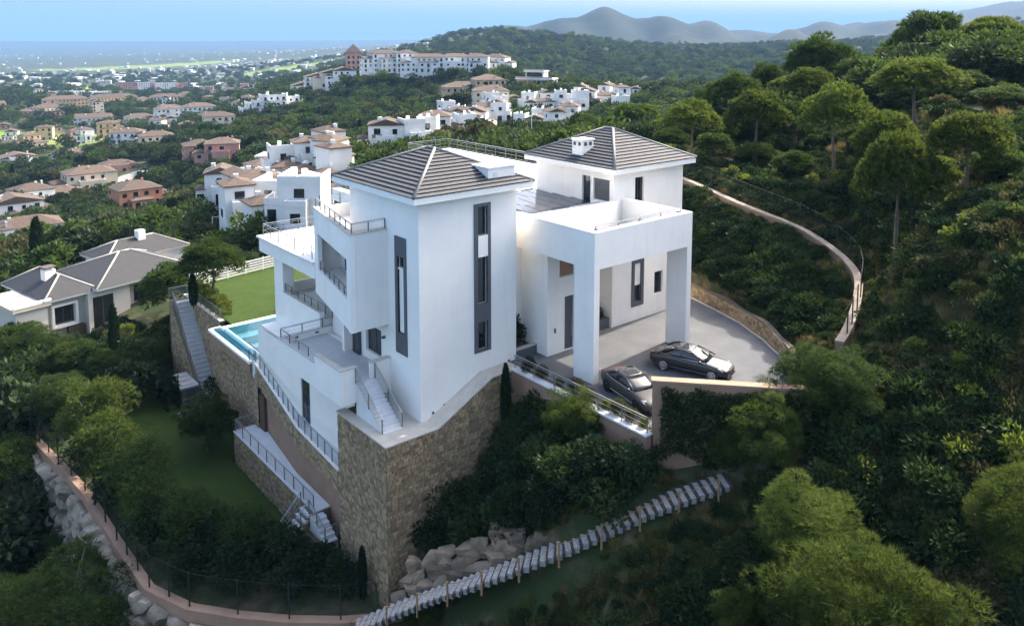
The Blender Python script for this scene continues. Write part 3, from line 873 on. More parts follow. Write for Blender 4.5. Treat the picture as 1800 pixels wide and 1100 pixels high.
# small round wall lights that follow the path beside the tower
for k in range(8):
    f_ = (k + 0.5) / 8
    MB().tube([(25.6 + f_ * 6.7, TY0 - 0.05, -1.75 + f_ * 1.95), (25.6 + f_ * 6.7, TY0 + 0.02, -1.75 + f_ * 1.95)], 0.075, 10).build('wall_light', M['dark'], V)
MB().tube([(24.95, 43.0, 2.1), (25.16, 43.0, 2.1)], 0.09, 10).build('wall_light', M['dark'], V)
# ------------------------------------------------------------------ driveway, paths, lawns, walls
rng = random.Random(7)
def strip(poly, z, thick=0.12):
    return MB().prism(poly, z - thick, z)

drive_poly = [(31.9, 40.58), (31.9, 26.55), (36.0, 21.7), (43.25, 25.5)] + DRIVE_EDGE[::-1] + [(51.5, 46.0), (49.02, 46.0), (49.02, 38.99), (41.38, 38.99), (41.38, 40.2), (34.0, 40.58)]
structure(strip(drive_poly, 0.0, 0.3).build('driveway', M['asphalt']))
kerb = MB()
for (a, b) in zip(DRIVE_EDGE[:-1], DRIVE_EDGE[1:]):
    kerb.bar((a[0] - 0.12, a[1] - 0.03, 0.03), (b[0] - 0.12, b[1] + 0.03, 0.03), 0.16, 0.06)
structure(kerb.build('driveway_kerb', M['coping']))

# unit stone block (front faces -y, slightly pillowed) shared by all single stones
def unit_stone(k):
    r_ = random.Random(k)
    j = lambda a: r_.uniform(-a, a)
    i = 0.08
    vs = [(-.5, .5, -.5), (.5, .5, -.5), (.5, .5, .5), (-.5, .5, .5)]
    vs += [(-.5 + i + j(.04), -.5 + j(.15), -.5 + i + j(.05)), (.5 - i + j(.04), -.5 + j(.15), -.5 + i + j(.05)), (.5 - i + j(.04), -.5 + j(.15), .5 - i + j(.05)), (-.5 + i + j(.04), -.5 + j(.15), .5 - i + j(.05))]
    return vs, [(4, 5, 6, 7), (0, 1, 5, 4), (1, 2, 6, 5), (2, 3, 7, 6), (3, 0, 4, 7)]
STONE_ME = []
for k in range(5):
    vs, fs = unit_stone(k)
    me = bpy.data.meshes.new('stone'); me.from_pydata(vs, [], fs); me.materials.append(M['stone']); me.update()
    STONE_ME.append((me, vs, fs))
M['stone_one'] = mat('tan_wall_stone_single', (0.33, 0.238, 0.136), 0.9, (0.22, 0.162, 0.096), 3.0, 0.5, 18.0, obj_random=0.38)
for me, _, _ in STONE_ME:
    me.materials[0] = M['stone_one']

def lay_stones(p, q, zlo, zhi, hc=0.2, wc=(0.22, 0.45), proud=0.05):
    """stones of a wall face from p to q (left to right seen from outside); zlo, zhi: functions of the distance along; yields centre, size, angle"""
    p = Vector(p); q = Vector(q)
    L_ = (q - p).length
    d = (q - p) / L_
    ang = math.atan2(d.y, d.x)
    nrm = Vector((d.y, -d.x))
    out = []
    zmin = min(zlo(0), zlo(L_)); zmax = max(zhi(0), zhi(L_))
    z = zmin
    while z < zmax:
        h = hc * rng.uniform(0.75, 1.25)
        s = -rng.uniform(0, 0.3)
        while s < L_:
            w = rng.uniform(*wc)
            a, b = max(0.0, s), min(L_, s + w)
            s += w
            if b - a < 0.08: continue
            mid = (a + b) / 2
            lo, hi = max(z, zlo(mid)), min(z + h, zhi(mid))
            if hi - lo < 0.07: continue
            t = proud * rng.uniform(0.6, 1.5)
            c = p + d * mid + nrm * (t / 2 - 0.01)
            out.append(((c.x, c.y, (lo + hi) / 2), (b - a - 0.018, t, hi - lo - 0.018), ang))
        z += h
    return out

def set_stones(parent, stones, singles):
    """the first `singles` stones become parts of their own, the rest one joined part"""
    off = WORLD_ROOT.get(root_of(parent).name, (0, 0, 0))
    for i, (c, s, a) in enumerate(stones[:singles]):
        o = bpy.data.objects.new('stone', STONE_ME[i % 5][0])
        o.location = (c[0] - off[0], c[1] - off[1], c[2] - off[2]); o.scale = s; o.rotation_euler = (0, 0, a)
        link(o, parent)
    if len(stones) > singles:
        mb = MB()
        for i, (c, s, a) in enumerate(stones[singles:]):
            vs, fs = STONE_ME[i % 5][1:]
            ca, sa = math.cos(a), math.sin(a)
            mb.add([(c[0] + x * s[0] * ca - y * s[1] * sa, c[1] + x * s[0] * sa + y * s[1] * ca, c[2] + z * s[2]) for x, y, z in vs], fs)
        o = mb.build('stonework', M['stone'], parent)
        o['kind'] = 'stuff'

# --- tall stone corner wall with the sloping ledge
def top_r(x):
    return -2.06 if x < 25.6 else (-2.06 + (x - 25.6) / (29.6 - 25.6) * 2.0 if x < 29.6 else -0.06)
CW = thing('stone_retaining_wall', 'tall tan stone retaining wall whose corner carries the villa tower ledge', 'retaining wall', (22.2, 38.0, -13.0), world_coords=True)
core = MB()
core.prism([(22.1, 43.6), (22.1, 37.85), (25.6, 37.85), (25.6, 38.98), (25.14, 43.58)], -13.4, -2.06)
for (xa, xb) in ((25.6, 29.6), (29.6, 31.85)):
    core.prism([(xa, 37.85), (xb, 37.85), (xb, 38.98), (xa, 38.98)], -10.5, [top_r(xa), top_r(xb), top_r(xb), top_r(xa)])
core.build('wall_core', M['mortar'], CW)
cop = MB()
cop.prism([(22.0, 43.65), (22.0, 37.75), (25.6, 37.75), (25.6, 38.985), (25.15, 38.985), (25.15, 42.28), (22.7, 42.28), (22.7, 43.65)], -2.06, -1.98)
for (xa, xb) in ((25.6, 29.6), (29.6, 31.85)):
    t_ = [top_r(xa), top_r(xb), top_r(xb), top_r(xa)]
    cop.prism([(xa, 37.75), (xb, 37.75), (xb, 38.985), (xa, 38.985)], t_, [v_ + 0.08 for v_ in t_])
cop.build('coping', M['coping'], CW)
f1 = lay_stones((22.1, 43.6), (22.1, 37.85), lambda s: -13.0, lambda s: -2.08)
f2 = lay_stones((22.1, 37.85), (31.8, 37.85), lambda s: -11.5 + max(0, s - 1.5) * 0.6, lambda s: top_r(22.1 + s) - 0.02)
near = sorted(f1 + f2, key=lambda t: -t[1][0] * t[1][2])
set_stones(CW, near, 300)

# --- walkway, ramp and the stone walls below it
WALK = [(22.1, 43.62, -5.9), (22.3, 47.0, -5.9), (22.5, 50.3, -5.9), (23.2, 59.3, -4.35)]
LW_ = thing('stone_terrace_wall', 'stone terrace walls stepping down below the pool and white walkway', 'retaining wall', (23.0, 52.0, -12.1), world_coords=True)
wk = MB()
for a, b in zip(WALK[:-1], WALK[1:]):
    xr = 23.29 if b[1] < 52 else 23.54
    wk.prism([(a[0], a[1]), (xr, a[1]), (xr, b[1]), (b[0], b[1])], [a[2] - 1.2, a[2] - 1.2, b[2] - 1.2, b[2] - 1.2], [a[2], a[2], b[2], b[2]])
wk.prism([(23.2, 59.3), (34.0, 59.3), (34.0, 59.85), (23.2, 59.85)], -5.6, -4.35)
wk.box(23.55, 34.0, 58.76, 59.29, -5.6, -4.35)
wk.build('walkway', M['white_deck'], LW_)
we = MB()
for a, b in zip(WALK[:-1], WALK[1:]):
    we.bar((a[0] + 0.02, a[1], a[2] + 0.03), (b[0] + 0.02, b[1], b[2] + 0.03), 0.2, 0.07)
we.build('walkway_edge', M['white'], LW_)
railing(LW_, [(p[0] + 0.06, p[1], p[2] + 0.06) for p in WALK], 0.95, 1.05, 4)
railing(LW_, [(23.3, 59.7, -4.33), (24.75, 59.7, -4.33)], 0.95, 0.9, 4)
st = []
for a, b in zip(WALK[::-1][:-1], WALK[::-1][1:]):
    L_ = math.hypot(b[0] - a[0], b[1] - a[1])
    st += lay_stones((a[0], a[1]), (b[0], b[1]), (lambda s, a=a, b=b, L_=L_: a[2] + (b[2] - a[2]) * s / L_ - 1.45), (lambda s, a=a, b=b, L_=L_: a[2] + (b[2] - a[2]) * s / L_ - 0.04))
# brown rendered wall behind the lower terrace
br = MB()
BW = [(22.62, 43.7), (22.66, 51.0), (23.75, 59.8)]
for a, b in zip(BW[:-1], BW[1:]):
    br.prism([a, (a[0] + 0.4, a[1]), (b[0] + 0.4, b[1]), b], -12.0, [-7.1, -7.1, -6.9 if b[1] < 55 else -5.6, -6.9 if b[1] < 55 else -5.6])
br.build('rendered_wall', M['brown'], LW_)
MB().box(22.68, 23.0, 43.75, 45.4, -9.5, -7.2).build('white_reveal', M['white'], LW_)
dr = MB().box(23.3, 23.52, 58.1, 59.0, -9.5, -6.7).build('door', M['wood_dark'], LW_)
# stone pier and pool wall
pw = MB()
pw.prism([(23.25, 59.86), (34, 59.86), (34, 60.4), (23.3, 60.4)], -12.2, -4.8)
pw.prism([(23.45, 60.4), (25.5, 60.4), (25.5, 70.3), (23.7, 70.3)], -12.2, -5.42)
pw.build('pool_wall_core', M['mortar'], LW_)
MB().prism([(23.35, 60.3), (24.6, 60.3), (24.75, 70.4), (23.6, 70.4)], -5.42, -5.34).build('pool_ledge', M['deck'], LW_)
st += lay_stones((23.7, 70.3), (23.3, 60.4), lambda s: -12.2, lambda s: -5.44)
st += lay_stones((23.3, 60.4), (23.22, 59.0), lambda s: -12.2, lambda s: -4.5)
# lower terrace
MB().prism([(21.55, 46.0), (22.62, 46.0), (22.66, 51.0), (23.7, 59.75), (21.55, 59.8)], -12.2, -9.6).build('lower_terrace_core', M['mortar'], LW_)
MB().prism([(21.5, 46.0), (22.62, 46.0), (22.66, 51.0), (23.72, 59.8), (21.5, 59.85)], -9.597, -9.5).build('lower_terrace_floor', M['white_deck'], LW_)
st += lay_stones((21.55, 59.8), (21.55, 46.0), lambda s: -12.3, lambda s: -9.62)
railing(LW_, [(23.3, 59.7, -9.5), (21.62, 59.7, -9.5), (21.62, 46.3, -9.5)], 0.95, 1.45, 4)
for i in range(5):
    MB().box(21.2 + 0.002 * i, 22.08, 43.95 + i * 0.36, 45.99 + 0.002 * i, -12.0 + 0.001 * i, -10.5 + i * 0.2).build('step', M['white_deck'], LW_)
for i in range(7):
    MB().box(19.5 + i * 0.28, 19.84 + i * 0.28, 46.3, 47.5, -11.76 + i * 0.3, -11.6 + i * 0.3).build('step', M['white_deck'], LW_)
MB().add([(19.5, 46.35, -12.2), (21.49, 46.35, -12.2), (21.49, 46.35, -9.75), (21.3, 46.35, -9.85), (19.5, 46.35, -11.77), (19.5, 47.45, -12.2), (21.49, 47.45, -12.2), (21.49, 47.45, -9.75), (21.3, 47.45, -9.85), (19.5, 47.45, -11.77)],
         [(0, 1, 2, 3, 4), (9, 8, 7, 6, 5), (0, 4, 9, 5), (4, 3, 8, 9), (3, 2, 7, 8)]).build('side_stair_core', M['mortar'], LW_)
st += lay_stones((19.52, 46.34), (21.45, 46.34), lambda s: -12.2, lambda s: -11.8 + s * 1.06)
st += lay_stones((21.18, 46.2), (21.18, 43.93), lambda s: -12.6, lambda s: -10.55)
st += lay_stones((21.18, 43.93), (22.1, 43.93), lambda s: -12.6, lambda s: -10.55)
MB().box(21.2, 22.1, 43.96, 46.2, -13.0, -10.56).build('stair_core', M['mortar'], LW_)
railing(LW_, [(21.25, 46.2, -9.6), (21.25, 44.0, -10.45), (22.05, 44.0, -10.45)], 0.95, 1.2, 4)
railing(LW_, [(19.55, 46.3, -11.5), (21.3, 46.3, -9.7)], 0.95, 0.9, 3)
railing(LW_, [(19.55, 47.5, -11.5), (21.3, 47.5, -9.7)], 0.95, 0.9, 3)
set_stones(LW_, sorted(st, key=lambda t: -t[1][0] * t[1][2]), 300)

# --- outside stair from the upper lawn down to the garden
OS = thing('stone_stairway', 'grey stone stairway descending between stone walls left of the pool', 'stairway', (23.6, 74.0, -12.0), world_coords=True)
nst = 22
for i in range(nst):
    f0 = i / nst
    MB().box(23.15, 24.45, 71.6 + 6.4 * f0, 78.4, -12.0 + 0.001 * i, -11.6 + 7.2 * (i + 1) / nst).build('step', M['deck'], OS)
rb = MB()
rb.prism([(24.46, 70.3), (24.9, 70.3), (24.9, 80.0), (24.46, 80.0)], -12.1, -4.45)
rb.prism([(22.75, 71.6), (23.13, 71.6), (23.13, 78.6), (22.75, 78.6)], -12.1, [-11.0, -11.0, -4.2, -4.2])
rb.prism([(22.75, 78.6), (24.45, 78.6), (24.45, 79.0), (22.75, 79.0)], -12.1, -4.4)
rb.build('stair_wall', M['mortar'], OS)
stt = lay_stones((24.45, 78.4), (24.45, 70.3), lambda s: -11.8 + max(0, 7 - s) * 1.0, lambda s: -4.5)
stt += lay_stones((22.75, 78.6), (22.75, 71.6), lambda s: -12.1, lambda s: -4.25 - s * 0.97)
set_stones(OS, stt, 120)
MB().box(24.4, 25.0, 70.2, 80.0, -4.447, -4.36).build('wall_coping', M['coping'], OS)
railing(OS, [(24.6, 70.4, -4.36), (24.6, 79.6, -4.36), (22.9, 79.6, -4.36)], 0.95, 1.3, 5)
railing(OS, [(22.95, 71.8, -10.9), (22.95, 78.4, -4.3)], 0.9, 1.6, 3)
# --- pump house beside that stair
PH = thing('pump_house', 'small grey pump house with flat roof at the foot of the stone stairway', 'shed', (22.0, 73.0, -12.0), world_coords=True)
MB().box(21.3, 22.7, 71.5, 74.6, -12.1, -10.2).build('wall', M['mortar'], PH)
MB().box(21.15, 22.74, 71.35, 74.8, -10.197, -10.05).build('roof', M['deck'], PH)
for y_ in (71.7, 72.75, 73.8):
    MB().box(21.4, 22.5, y_, y_ + 0.75, -10.047, -9.98).build('roof_hatch', M['coping'], PH)
dp = MB().box(21.6, 22.4, 71.44, 71.5, -12.0, -10.4).build('door', M['dark'], PH)
railing(PH, [(21.25, 71.2, -12.05), (22.7, 71.2, -12.05)], 1.0, 0.7, 4)
MB().box(20.6, 22.9, 69.6, 71.15, -12.05, -11.95).build('paved_step', M['deck'], PH)

# --- pool
M['pool_tile'] = mat('turquoise_pool_tile', (0.42, 0.74, 0.78), 0.5, (0.37, 0.70, 0.75), 0.8)
M['pool_edge'] = mat('teal_pool_tile', (0.07, 0.30, 0.36), 0.4, (0.06, 0.26, 0.32), 1.0)
def water_mat():
    m, nt, b = new_mat('pool_water')
    N, L = nt.nodes, nt.links
    N.remove(b)
    tr = N.new('ShaderNodeBsdfTransparent'); tr.inputs['Color'].default_value = (0.80, 0.96, 0.98, 1)
    gl = N.new('ShaderNodeBsdfGlossy'); gl.inputs['Roughness'].default_value = 0.06
    fr = N.new('ShaderNodeFresnel'); fr.inputs['IOR'].default_value = 1.33
    ms = N.new('ShaderNodeMixShader')
    geo = N.new('ShaderNodeNewGeometry')
    n = N.new('ShaderNodeTexNoise'); n.inputs['Scale'].default_value = 2.2
    L.new(geo.outputs['Position'], n.inputs['Vector'])
    bp = N.new('ShaderNodeBump'); bp.inputs['Strength'].default_value = 0.15; bp.inputs['Distance'].default_value = 0.05
    L.new(n.outputs['Fac'], bp.inputs['Height'])
    L.new(bp.outputs['Normal'], fr.inputs['Normal']); L.new(bp.outputs['Normal'], gl.inputs['Normal'])
    L.new(fr.outputs['Fac'], ms.inputs['Fac']); L.new(tr.outputs['BSDF'], ms.inputs[1]); L.new(gl.outputs['BSDF'], ms.inputs[2])
    L.new(ms.outputs['Shader'], N['Material Output'].inputs['Surface'])
    return m
M['water'] = water_mat()
PO = thing('swimming_pool', 'turquoise infinity swimming pool between the green lawn and the villa', 'swimming pool', (28.0, 63.5, -5.8), world_coords=True)
b_ = MB()
b_.box(24.05, 34.0, 59.9, 67.6, -5.75, -5.6)
b_.box(24.05, 34.0, 67.6, 67.75, -5.75, -4.16).box(24.05, 34.0, 59.86, 60.0, -5.75, -4.16).box(34.0, 34.15, 59.86, 67.75, -5.75, -4.16)
b_.box(24.15, 34.0, 66.4, 67.6, -5.6, -4.9)
b_.build('basin', M['pool_tile'], PO)
MB().box(23.95, 24.1, 60.0, 67.7, -5.75, -4.15).build('overflow_edge', M['pool_tile'], PO)
MB().box(23.25, 23.94, 60.1, 68.9, -5.33, -4.55).build('overflow_channel', M['pool_edge'], PO)
MB().quad((24.1, 60.0, -4.14), (34, 60.0, -4.14), (34, 67.6, -4.14), (24.1, 67.6, -4.14)).build('water_surface', M['water'], PO)
MB().quad((23.27, 60.1, -4.50), (23.94, 60.1, -4.50), (23.94, 68.9, -4.50), (23.27, 68.9, -4.50)).build('channel_water', M['water'], PO)
cq = MB().box(22.98, 23.24, 60.0, 69.0, -4.62, -4.4)
cq.box(23.242, 24.1, 68.9, 69.1, -4.62, -4.4)
cq.build('channel_coping', M['white'], PO)
MB().box(23.04, 23.22, 60.1, 68.95, -5.335, -4.625).build('channel_wall', M['brown'], PO)
MB().box(23.9, 34.2, 67.752, 68.4, -4.6, -4.22).build('rear_coping', M['white_deck'], PO)
railing(PO, [(23.1, 60.2, -4.4), (24.7, 59.95, -4.35)], 0.9, 0.9, 3)

# --- lawns
def lawn(name, poly, z, label):
    o = strip(poly, z, 0.1).build(name, M['lawn'])
    return tag(o, label, 'lawn')
lw = strip([(24.9, 68.42), (50, 68.42), (50, 80), (42, 84), (27, 84.4), (24.9, 80.0)], -4.28, 0.12).build('upper_lawn', M['lawn'])
structure(lw)
lw = strip([(20.4, 77.2), (12.8, 74.9), (12.6, 62), (13.4, 52), (16, 46.5), (19.4, 45.8), (21.2, 47.6), (21.4, 60.0), (23.0, 62.0), (23.3, 70), (21.0, 71.4)], -11.98, 0.08).build('lower_lawn', M['lawn'])
structure(lw)

# --- boundary wall: terracotta capped, on a dry wall of big pale rocks
def boulder_mesh(seed, m, sq=0.62):
    r_ = np.random.RandomState(seed)
    n = 5
    vs, fs, ix = [], [], {}
    def vid(p):
        if p not in ix:
            ix[p] = len(vs); vs.append(p)
        return ix[p]
    for ax in range(3):
        for sgn in (0, n):
            for i in range(n):
                for j in range(n):
                    q = []
                    for (di, dj) in ((0, 0), (1, 0), (1, 1), (0, 1)):
                        p = [0, 0, 0]; p[ax] = sgn; p[(ax + 1) % 3] = i + di; p[(ax + 2) % 3] = j + dj
                        q.append(vid(tuple(p)))
                    fs.append(tuple(q if sgn else q[::-1]))
    v = np.array(vs, float) / n * 2 - 1
    ln = np.linalg.norm(v, axis=1, keepdims=True)
    v = v * sq + v / ln * (1.04 - sq)
    ph = r_.uniform(0, 6, 6)
    off = 0.10 * np.sin(v[:, [1, 2, 0]] * 2.3 + ph[:3]) + 0.05 * np.sin(v[:, [2, 0, 1]] * 5.1 + ph[3:])
    v = v + off + r_.uniform(-0.06, 0.06, v.shape)
    for _ in range(5):      # broken flat faces
        c_ = r_.normal(0, 1, 3); c_ /= np.linalg.norm(c_)
        d_ = v @ c_; lim = r_.uniform(0.62, 0.85)
        v = v - np.maximum(d_ - lim, 0)[:, None] * c_[None]
    me = bpy.data.meshes.new('boulder'); me.from_pydata([tuple(p) for p in v * 0.5], [], fs); me.materials.append(m); me.update()
    return me
B_PALE = [boulder_mesh(k, M['rock']) for k in range(6)]
B_RED = [boulder_mesh(k + 20, M['rock_red'], 0.86) for k in range(6)]
RW = thing('boulder_retaining_wall', 'long dry stone wall of pale boulders with terracotta cap below the garden fence', 'retaining wall', (11.5, 55.0, -19.0), world_coords=True)
def off_poly(pts, d):
    """offset a polyline to its right"""
    out = []
    for i, p in enumerate(pts):
        a = Vector(pts[max(0, i - 1)]); b = Vector(pts[min(len(pts) - 1, i + 1)])
        t = (b - a).normalized()
        out.append((p[0] + t.y * d, p[1] - t.x * d))
    return out
inn = off_poly(BOUNDARY, -0.3); out_ = off_poly(BOUNDARY, 0.3)
# BOUNDARY runs from the stair towards the camera, so outside (downhill) is on its right
cap = MB()
n = len(BOUNDARY)
for i in range(n - 1):
    cap.prism([inn[i], inn[i + 1], out_[i + 1], out_[i]][::-1], -12.5, -11.78)
cap.build('terracotta_cap', M['brown_cap'], RW)
bulk = MB()
o2 = off_poly(BOUNDARY, 1.5)
i2 = off_poly(BOUNDARY, -0.6)
for i in range(2, n - 1):
    vs = [(*i2[i], -12.5), (*out_[i], -12.5), (*o2[i], -21.0), (*i2[i], -21.0), (*i2[i + 1], -12.5), (*out_[i + 1], -12.5), (*o2[i + 1], -21.0), (*i2[i + 1], -21.0)]
    bulk.add(vs, [(0, 1, 2, 3), (7, 6, 5, 4), (0, 4, 5, 1), (1, 5, 6, 2)])
bulk.build('wall_core', M['rock_red'], RW)
cnt = 0
for row in range(8):
    ztop = -12.35 - row * 0.95
    line = off_poly(BOUNDARY[3:], 0.45 + row * 0.16)
    segs = [(Vector(a), Vector(b)) for a, b in zip(line[:-1], line[1:])]
    carry = rng.uniform(0, 1.0)
    for a, b in segs:
        L_ = (b - a).length
        s = carry
        ang = math.atan2(b.y - a.y, b.x - a.x)
        while s < L_:
            w = rng.uniform(1.0, 1.95)
            p = a.lerp(b, min(1, (s + w / 2) / L_))
            zc = ztop - 0.45 + rng.uniform(-0.1, 0.1)
            if zc > float(raw_height(np.array([p.x]), np.array([p.y]))[0]) - 0.9:
                o = bpy.data.objects.new('boulder', B_PALE[cnt % 6]); cnt += 1
                o.location = (p.x - 11.5, p.y - 55.0, zc + 19.0)
                o.scale = (w * 1.06, rng.uniform(0.9, 1.3), rng.uniform(0.85, 1.1))
                o.rotation_euler = (rng.uniform(-.12, .12), rng.uniform(-.12, .12), ang + rng.uniform(-.15, .15))
                link(o, RW)
            s += w
        carry = s - L_

# --- boulders beside the garden steps
STEPS = [(19.6, 37.3, -11.3), (21.78, 34.54, -9.2), (23.9, 30.9, -6.7), (26.62, 27.79, -4.5), (29.86, 25.79, -3.0), (33.6, 23.35, -1.65)]
RB = thing('boulder_bank', 'reddish boulders stacked beside the lower garden steps below the stone wall', 'boulder wall', (24.5, 33.0, -9.0), world_coords=True)
cnt = 0
def path_at(pts, s):
    for a, b in zip(pts[:-1], pts[1:]):
        a = Vector(a); b = Vector(b); L_ = (b - a).length
        if s <= L_: return a.lerp(b, s / L_), (b - a).normalized()
        s -= L_
    return Vector(pts[-1]), (Vector(pts[-1]) - Vector(pts[-2])).normalized()
for row in range(3):
    s = 2.6 + row * 0.4
    while s < 12.8 - row * 1.6:
        p, d = path_at(STEPS, s)
        nrm = Vector((-d.y, d.x, 0)).normalized()
        w = rng.uniform(0.7, 1.25)
        c = p + nrm * (1.05 + row * 0.42) + Vector((0, 0, 0.12 + row * 0.5))
        o = bpy.data.objects.new('boulder', B_RED[cnt % 6]); cnt += 1
        o.location = c - Vector((24.5, 33.0, -9.0)); o.scale = (w * 1.08, rng.uniform(0.65, 0.9), rng.uniform(0.5, 0.72))
        o.rotation_euler = (rng.uniform(-.12, .12), math.asin(max(-1, min(1, -d.z))) * 0.5 + rng.uniform(-.1, .1), math.atan2(d.y, d.x) + rng.uniform(-.15, .15))
        link(o, RB)
        s += w * 0.98

def smooth_line(pts, k=6):
    out = []
    P_ = [Vector(p) for p in pts]
    for i in range(len(P_) - 1):
        p0, p1, p2, p3 = P_[max(0, i - 1)], P_[i], P_[i + 1], P_[min(len(P_) - 1, i + 2)]
        for j in range(k):
            t = j / k
            out.append(tuple(0.5 * ((2 * p1) + (-p0 + p2) * t + (2 * p0 - 5 * p1 + 4 * p2 - p3) * t * t + (-p0 + 3 * p1 - 3 * p2 + p3) * t ** 3)))
    out.append(tuple(P_[-1]))
    return out
# --- garden steps: gravel treads held by dark sleepers, rope posts on the lower side
GS = thing('garden_steps', 'curving garden steps of white gravel treads and dark sleepers with rope posts', 'steps', (26.6, 27.8, -5.5), world_coords=True)
tot = sum((Vector(b) - Vector(a)).length for a, b in zip(STEPS[:-1], STEPS[1:]))
STEPS = smooth_line(STEPS, 6)
tot = sum((Vector(b) - Vector(a)).length for a, b in zip(STEPS[:-1], STEPS[1:]))
nst = 50
for i in range(nst):
    p, d = path_at(STEPS, tot * (i + 0.5) / nst)
    h = Vector((d.x, d.y, 0)).normalized(); nrm = Vector((-h.y, h.x, 0))
    L_ = tot / nst
    z = p.z
    def pt(a, b, zz): 
        q = p + h * a + nrm * b
        return (q.x, q.y, z + zz)
    jw = rng.uniform(-0.05, 0.05)
    W_ = 0.6
    c0, c1 = -L_ * 0.5, L_ * 0.14
    MB().add([pt(c0, -W_, -.3), pt(c1, -W_, -.3), pt(c1, W_, -.3), pt(c0, W_, -.3), pt(c0, -W_, 0), pt(c1, -W_, 0), pt(c1, W_, 0), pt(c0, W_, 0)],
             [(4, 5, 6, 7), (0, 1, 5, 4), (1, 2, 6, 5), (2, 3, 7, 6), (3, 0, 4, 7)]).build('gravel_tread', M['gravel'], GS)
    MB().bar(pt(L_ * 0.32, -W_ - 0.1 + jw, 0.0), pt(L_ * 0.32, W_ + 0.08 + jw, 0.0), L_ * 0.33, 0.22).build('sleeper', M['log'], GS)
tops = []
for i in range(11):
    p, d = path_at(STEPS, tot * (i + 0.2) / 10.6)
    h = Vector((d.x, d.y, 0)).normalized(); nrm = Vector((-h.y, h.x, 0))
    b_ = p - nrm * 0.8
    MB().tube([b_ + Vector((0, 0, -0.5)), b_ + Vector((rng.uniform(-.03, .03), 0, 0.85))], 0.055, 8).build('rope_post', M['post_wood'], GS)
    tops.append(b_ + Vector((0, 0, 0.75)))
for a, b in zip(tops[:-1], tops[1:]):
    mid = (a + b) / 2 - Vector((0, 0, 0.16))
    MB().tube([a, a.lerp(mid, .5) - Vector((0, 0, .04)), mid, mid.lerp(b, .5) - Vector((0, 0, .04)), b], 0.016, 5).build('rope', M['post_wood'], GS)

# --- wall round the driveway, upper curved wall, tall brown wall
DW = thing('driveway_wall', 'low curved tan stone wall along the far edge of the driveway', 'wall', (48.0, 31.0, 0.0), world_coords=True)
def curve_wall(pts, d0, d1, zlo, zhi, mname, root, name):
    a_ = off_poly([p[:2] for p in pts], d0); b_ = off_poly([p[:2] for p in pts], d1)
    mb = MB()
    m_ = len(pts)
    for i in range(m_):
        mb.v += [(*a_[i], zlo[i]), (*b_[i], zlo[i]), (*b_[i], zhi[i]), (*a_[i], zhi[i])]
    for i in range(m_ - 1):
        k = i * 4
        mb.f += [(k, k + 4, k + 5, k + 1), (k + 1, k + 5, k + 6, k + 2), (k + 2, k + 6, k + 7, k + 3), (k + 3, k + 7, k + 4, k)]
    mb.f += [(0, 1, 2, 3), ((m_ - 1) * 4 + 3, (m_ - 1) * 4 + 2, (m_ - 1) * 4 + 1, (m_ - 1) * 4)]
    return mb.build(name, M[mname], root)
de = smooth_line([(x, y, 0) for x, y in DRIVE_EDGE], 4)
curve_wall(de, -0.02, -0.42, [-0.4] * len(de), [1.05 + 0.12 * math.sin(i * 0.9) for i in range(len(de))], 'mortar', DW, 'wall_core')
sw = []
for a, b in zip(de[:-1], de[1:]):
    sw += lay_stones(b[:2], a[:2], lambda s: 0.06, lambda s: 1.0, 0.24, (0.3, 0.6), 0.04)
sw = [((c[0], c[1], c[2]), s_, a_ + math.pi) for c, s_, a_ in sw]
sw2 = []
for a, b in zip(de[:-1], de[1:]):
    sw2 += lay_stones(a[:2], b[:2], lambda s: 0.06, lambda s: 1.0, 0.24, (0.3, 0.6), 0.04)
set_stones(DW, sw2, 200)

uw = smooth_line(UPPER_WALL, 5)
UWT = thing('curved_hillside_wall', 'curved pale rendered wall holding the hillside above the driveway', 'wall', (58.0, 35.0, 4.0), world_coords=True)
curve_wall(uw, 0.22, -0.22, [p[2] - 2.2 for p in uw], [p[2] + 0.40 for p in uw], 'brown', UWT, 'wall_face')
curve_wall(uw, 0.27, -0.27, [p[2] + 0.403 for p in uw], [p[2] + 0.52 for p in uw], 'concrete', UWT, 'wall_coping')

TW = thing('brown_screen_wall', 'tall brown rendered wall at the driveway entrance clad in climbing greenery', 'wall', (33.8, 24.0, -2.0), world_coords=True)
wa, wb_ = Vector((31.55, 26.75, 0)), Vector((36.9, 20.85, 0))
wd = (wb_ - wa).normalized(); wn_ = Vector((wd.y, -wd.x, 0))
if wn_.dot(-wa) < 0: wn_ = -wn_
def wpt(s_, d, z): 
    q = wa + wd * s_ + wn_ * d
    return (q.x, q.y, z)
WLEN = (wb_ - wa).length
bx = MB()
bx.add([wpt(0, 0, -4.2), wpt(WLEN, 0, -4.2), wpt(WLEN, -.42, -4.2), wpt(0, -.42, -4.2), wpt(0, 0, 2.92), wpt(WLEN, 0, 2.92), wpt(WLEN, -.42, 2.92), wpt(0, -.42, 2.92)],
       [(0, 1, 5, 4), (1, 2, 6, 5), (2, 3, 7, 6), (3, 0, 4, 7), (4, 5, 6, 7)])
bx.build('wall_face', M['brown'], TW)
bx = MB()
bx.add([wpt(-.06, .06, 2.923), wpt(WLEN, .06, 2.923), wpt(WLEN, -.48, 2.923), wpt(-.06, -.48, 2.923), wpt(-.06, .06, 3.03), wpt(WLEN, .06, 3.03), wpt(WLEN, -.48, 3.03), wpt(-.06, -.48, 3.03)],
       [(0, 3, 2, 1), (0, 1, 5, 4), (1, 2, 6, 5), (2, 3, 7, 6), (3, 0, 4, 7), (4, 5, 6, 7)])
bx.build('wall_cap', M['brown_cap'], TW)

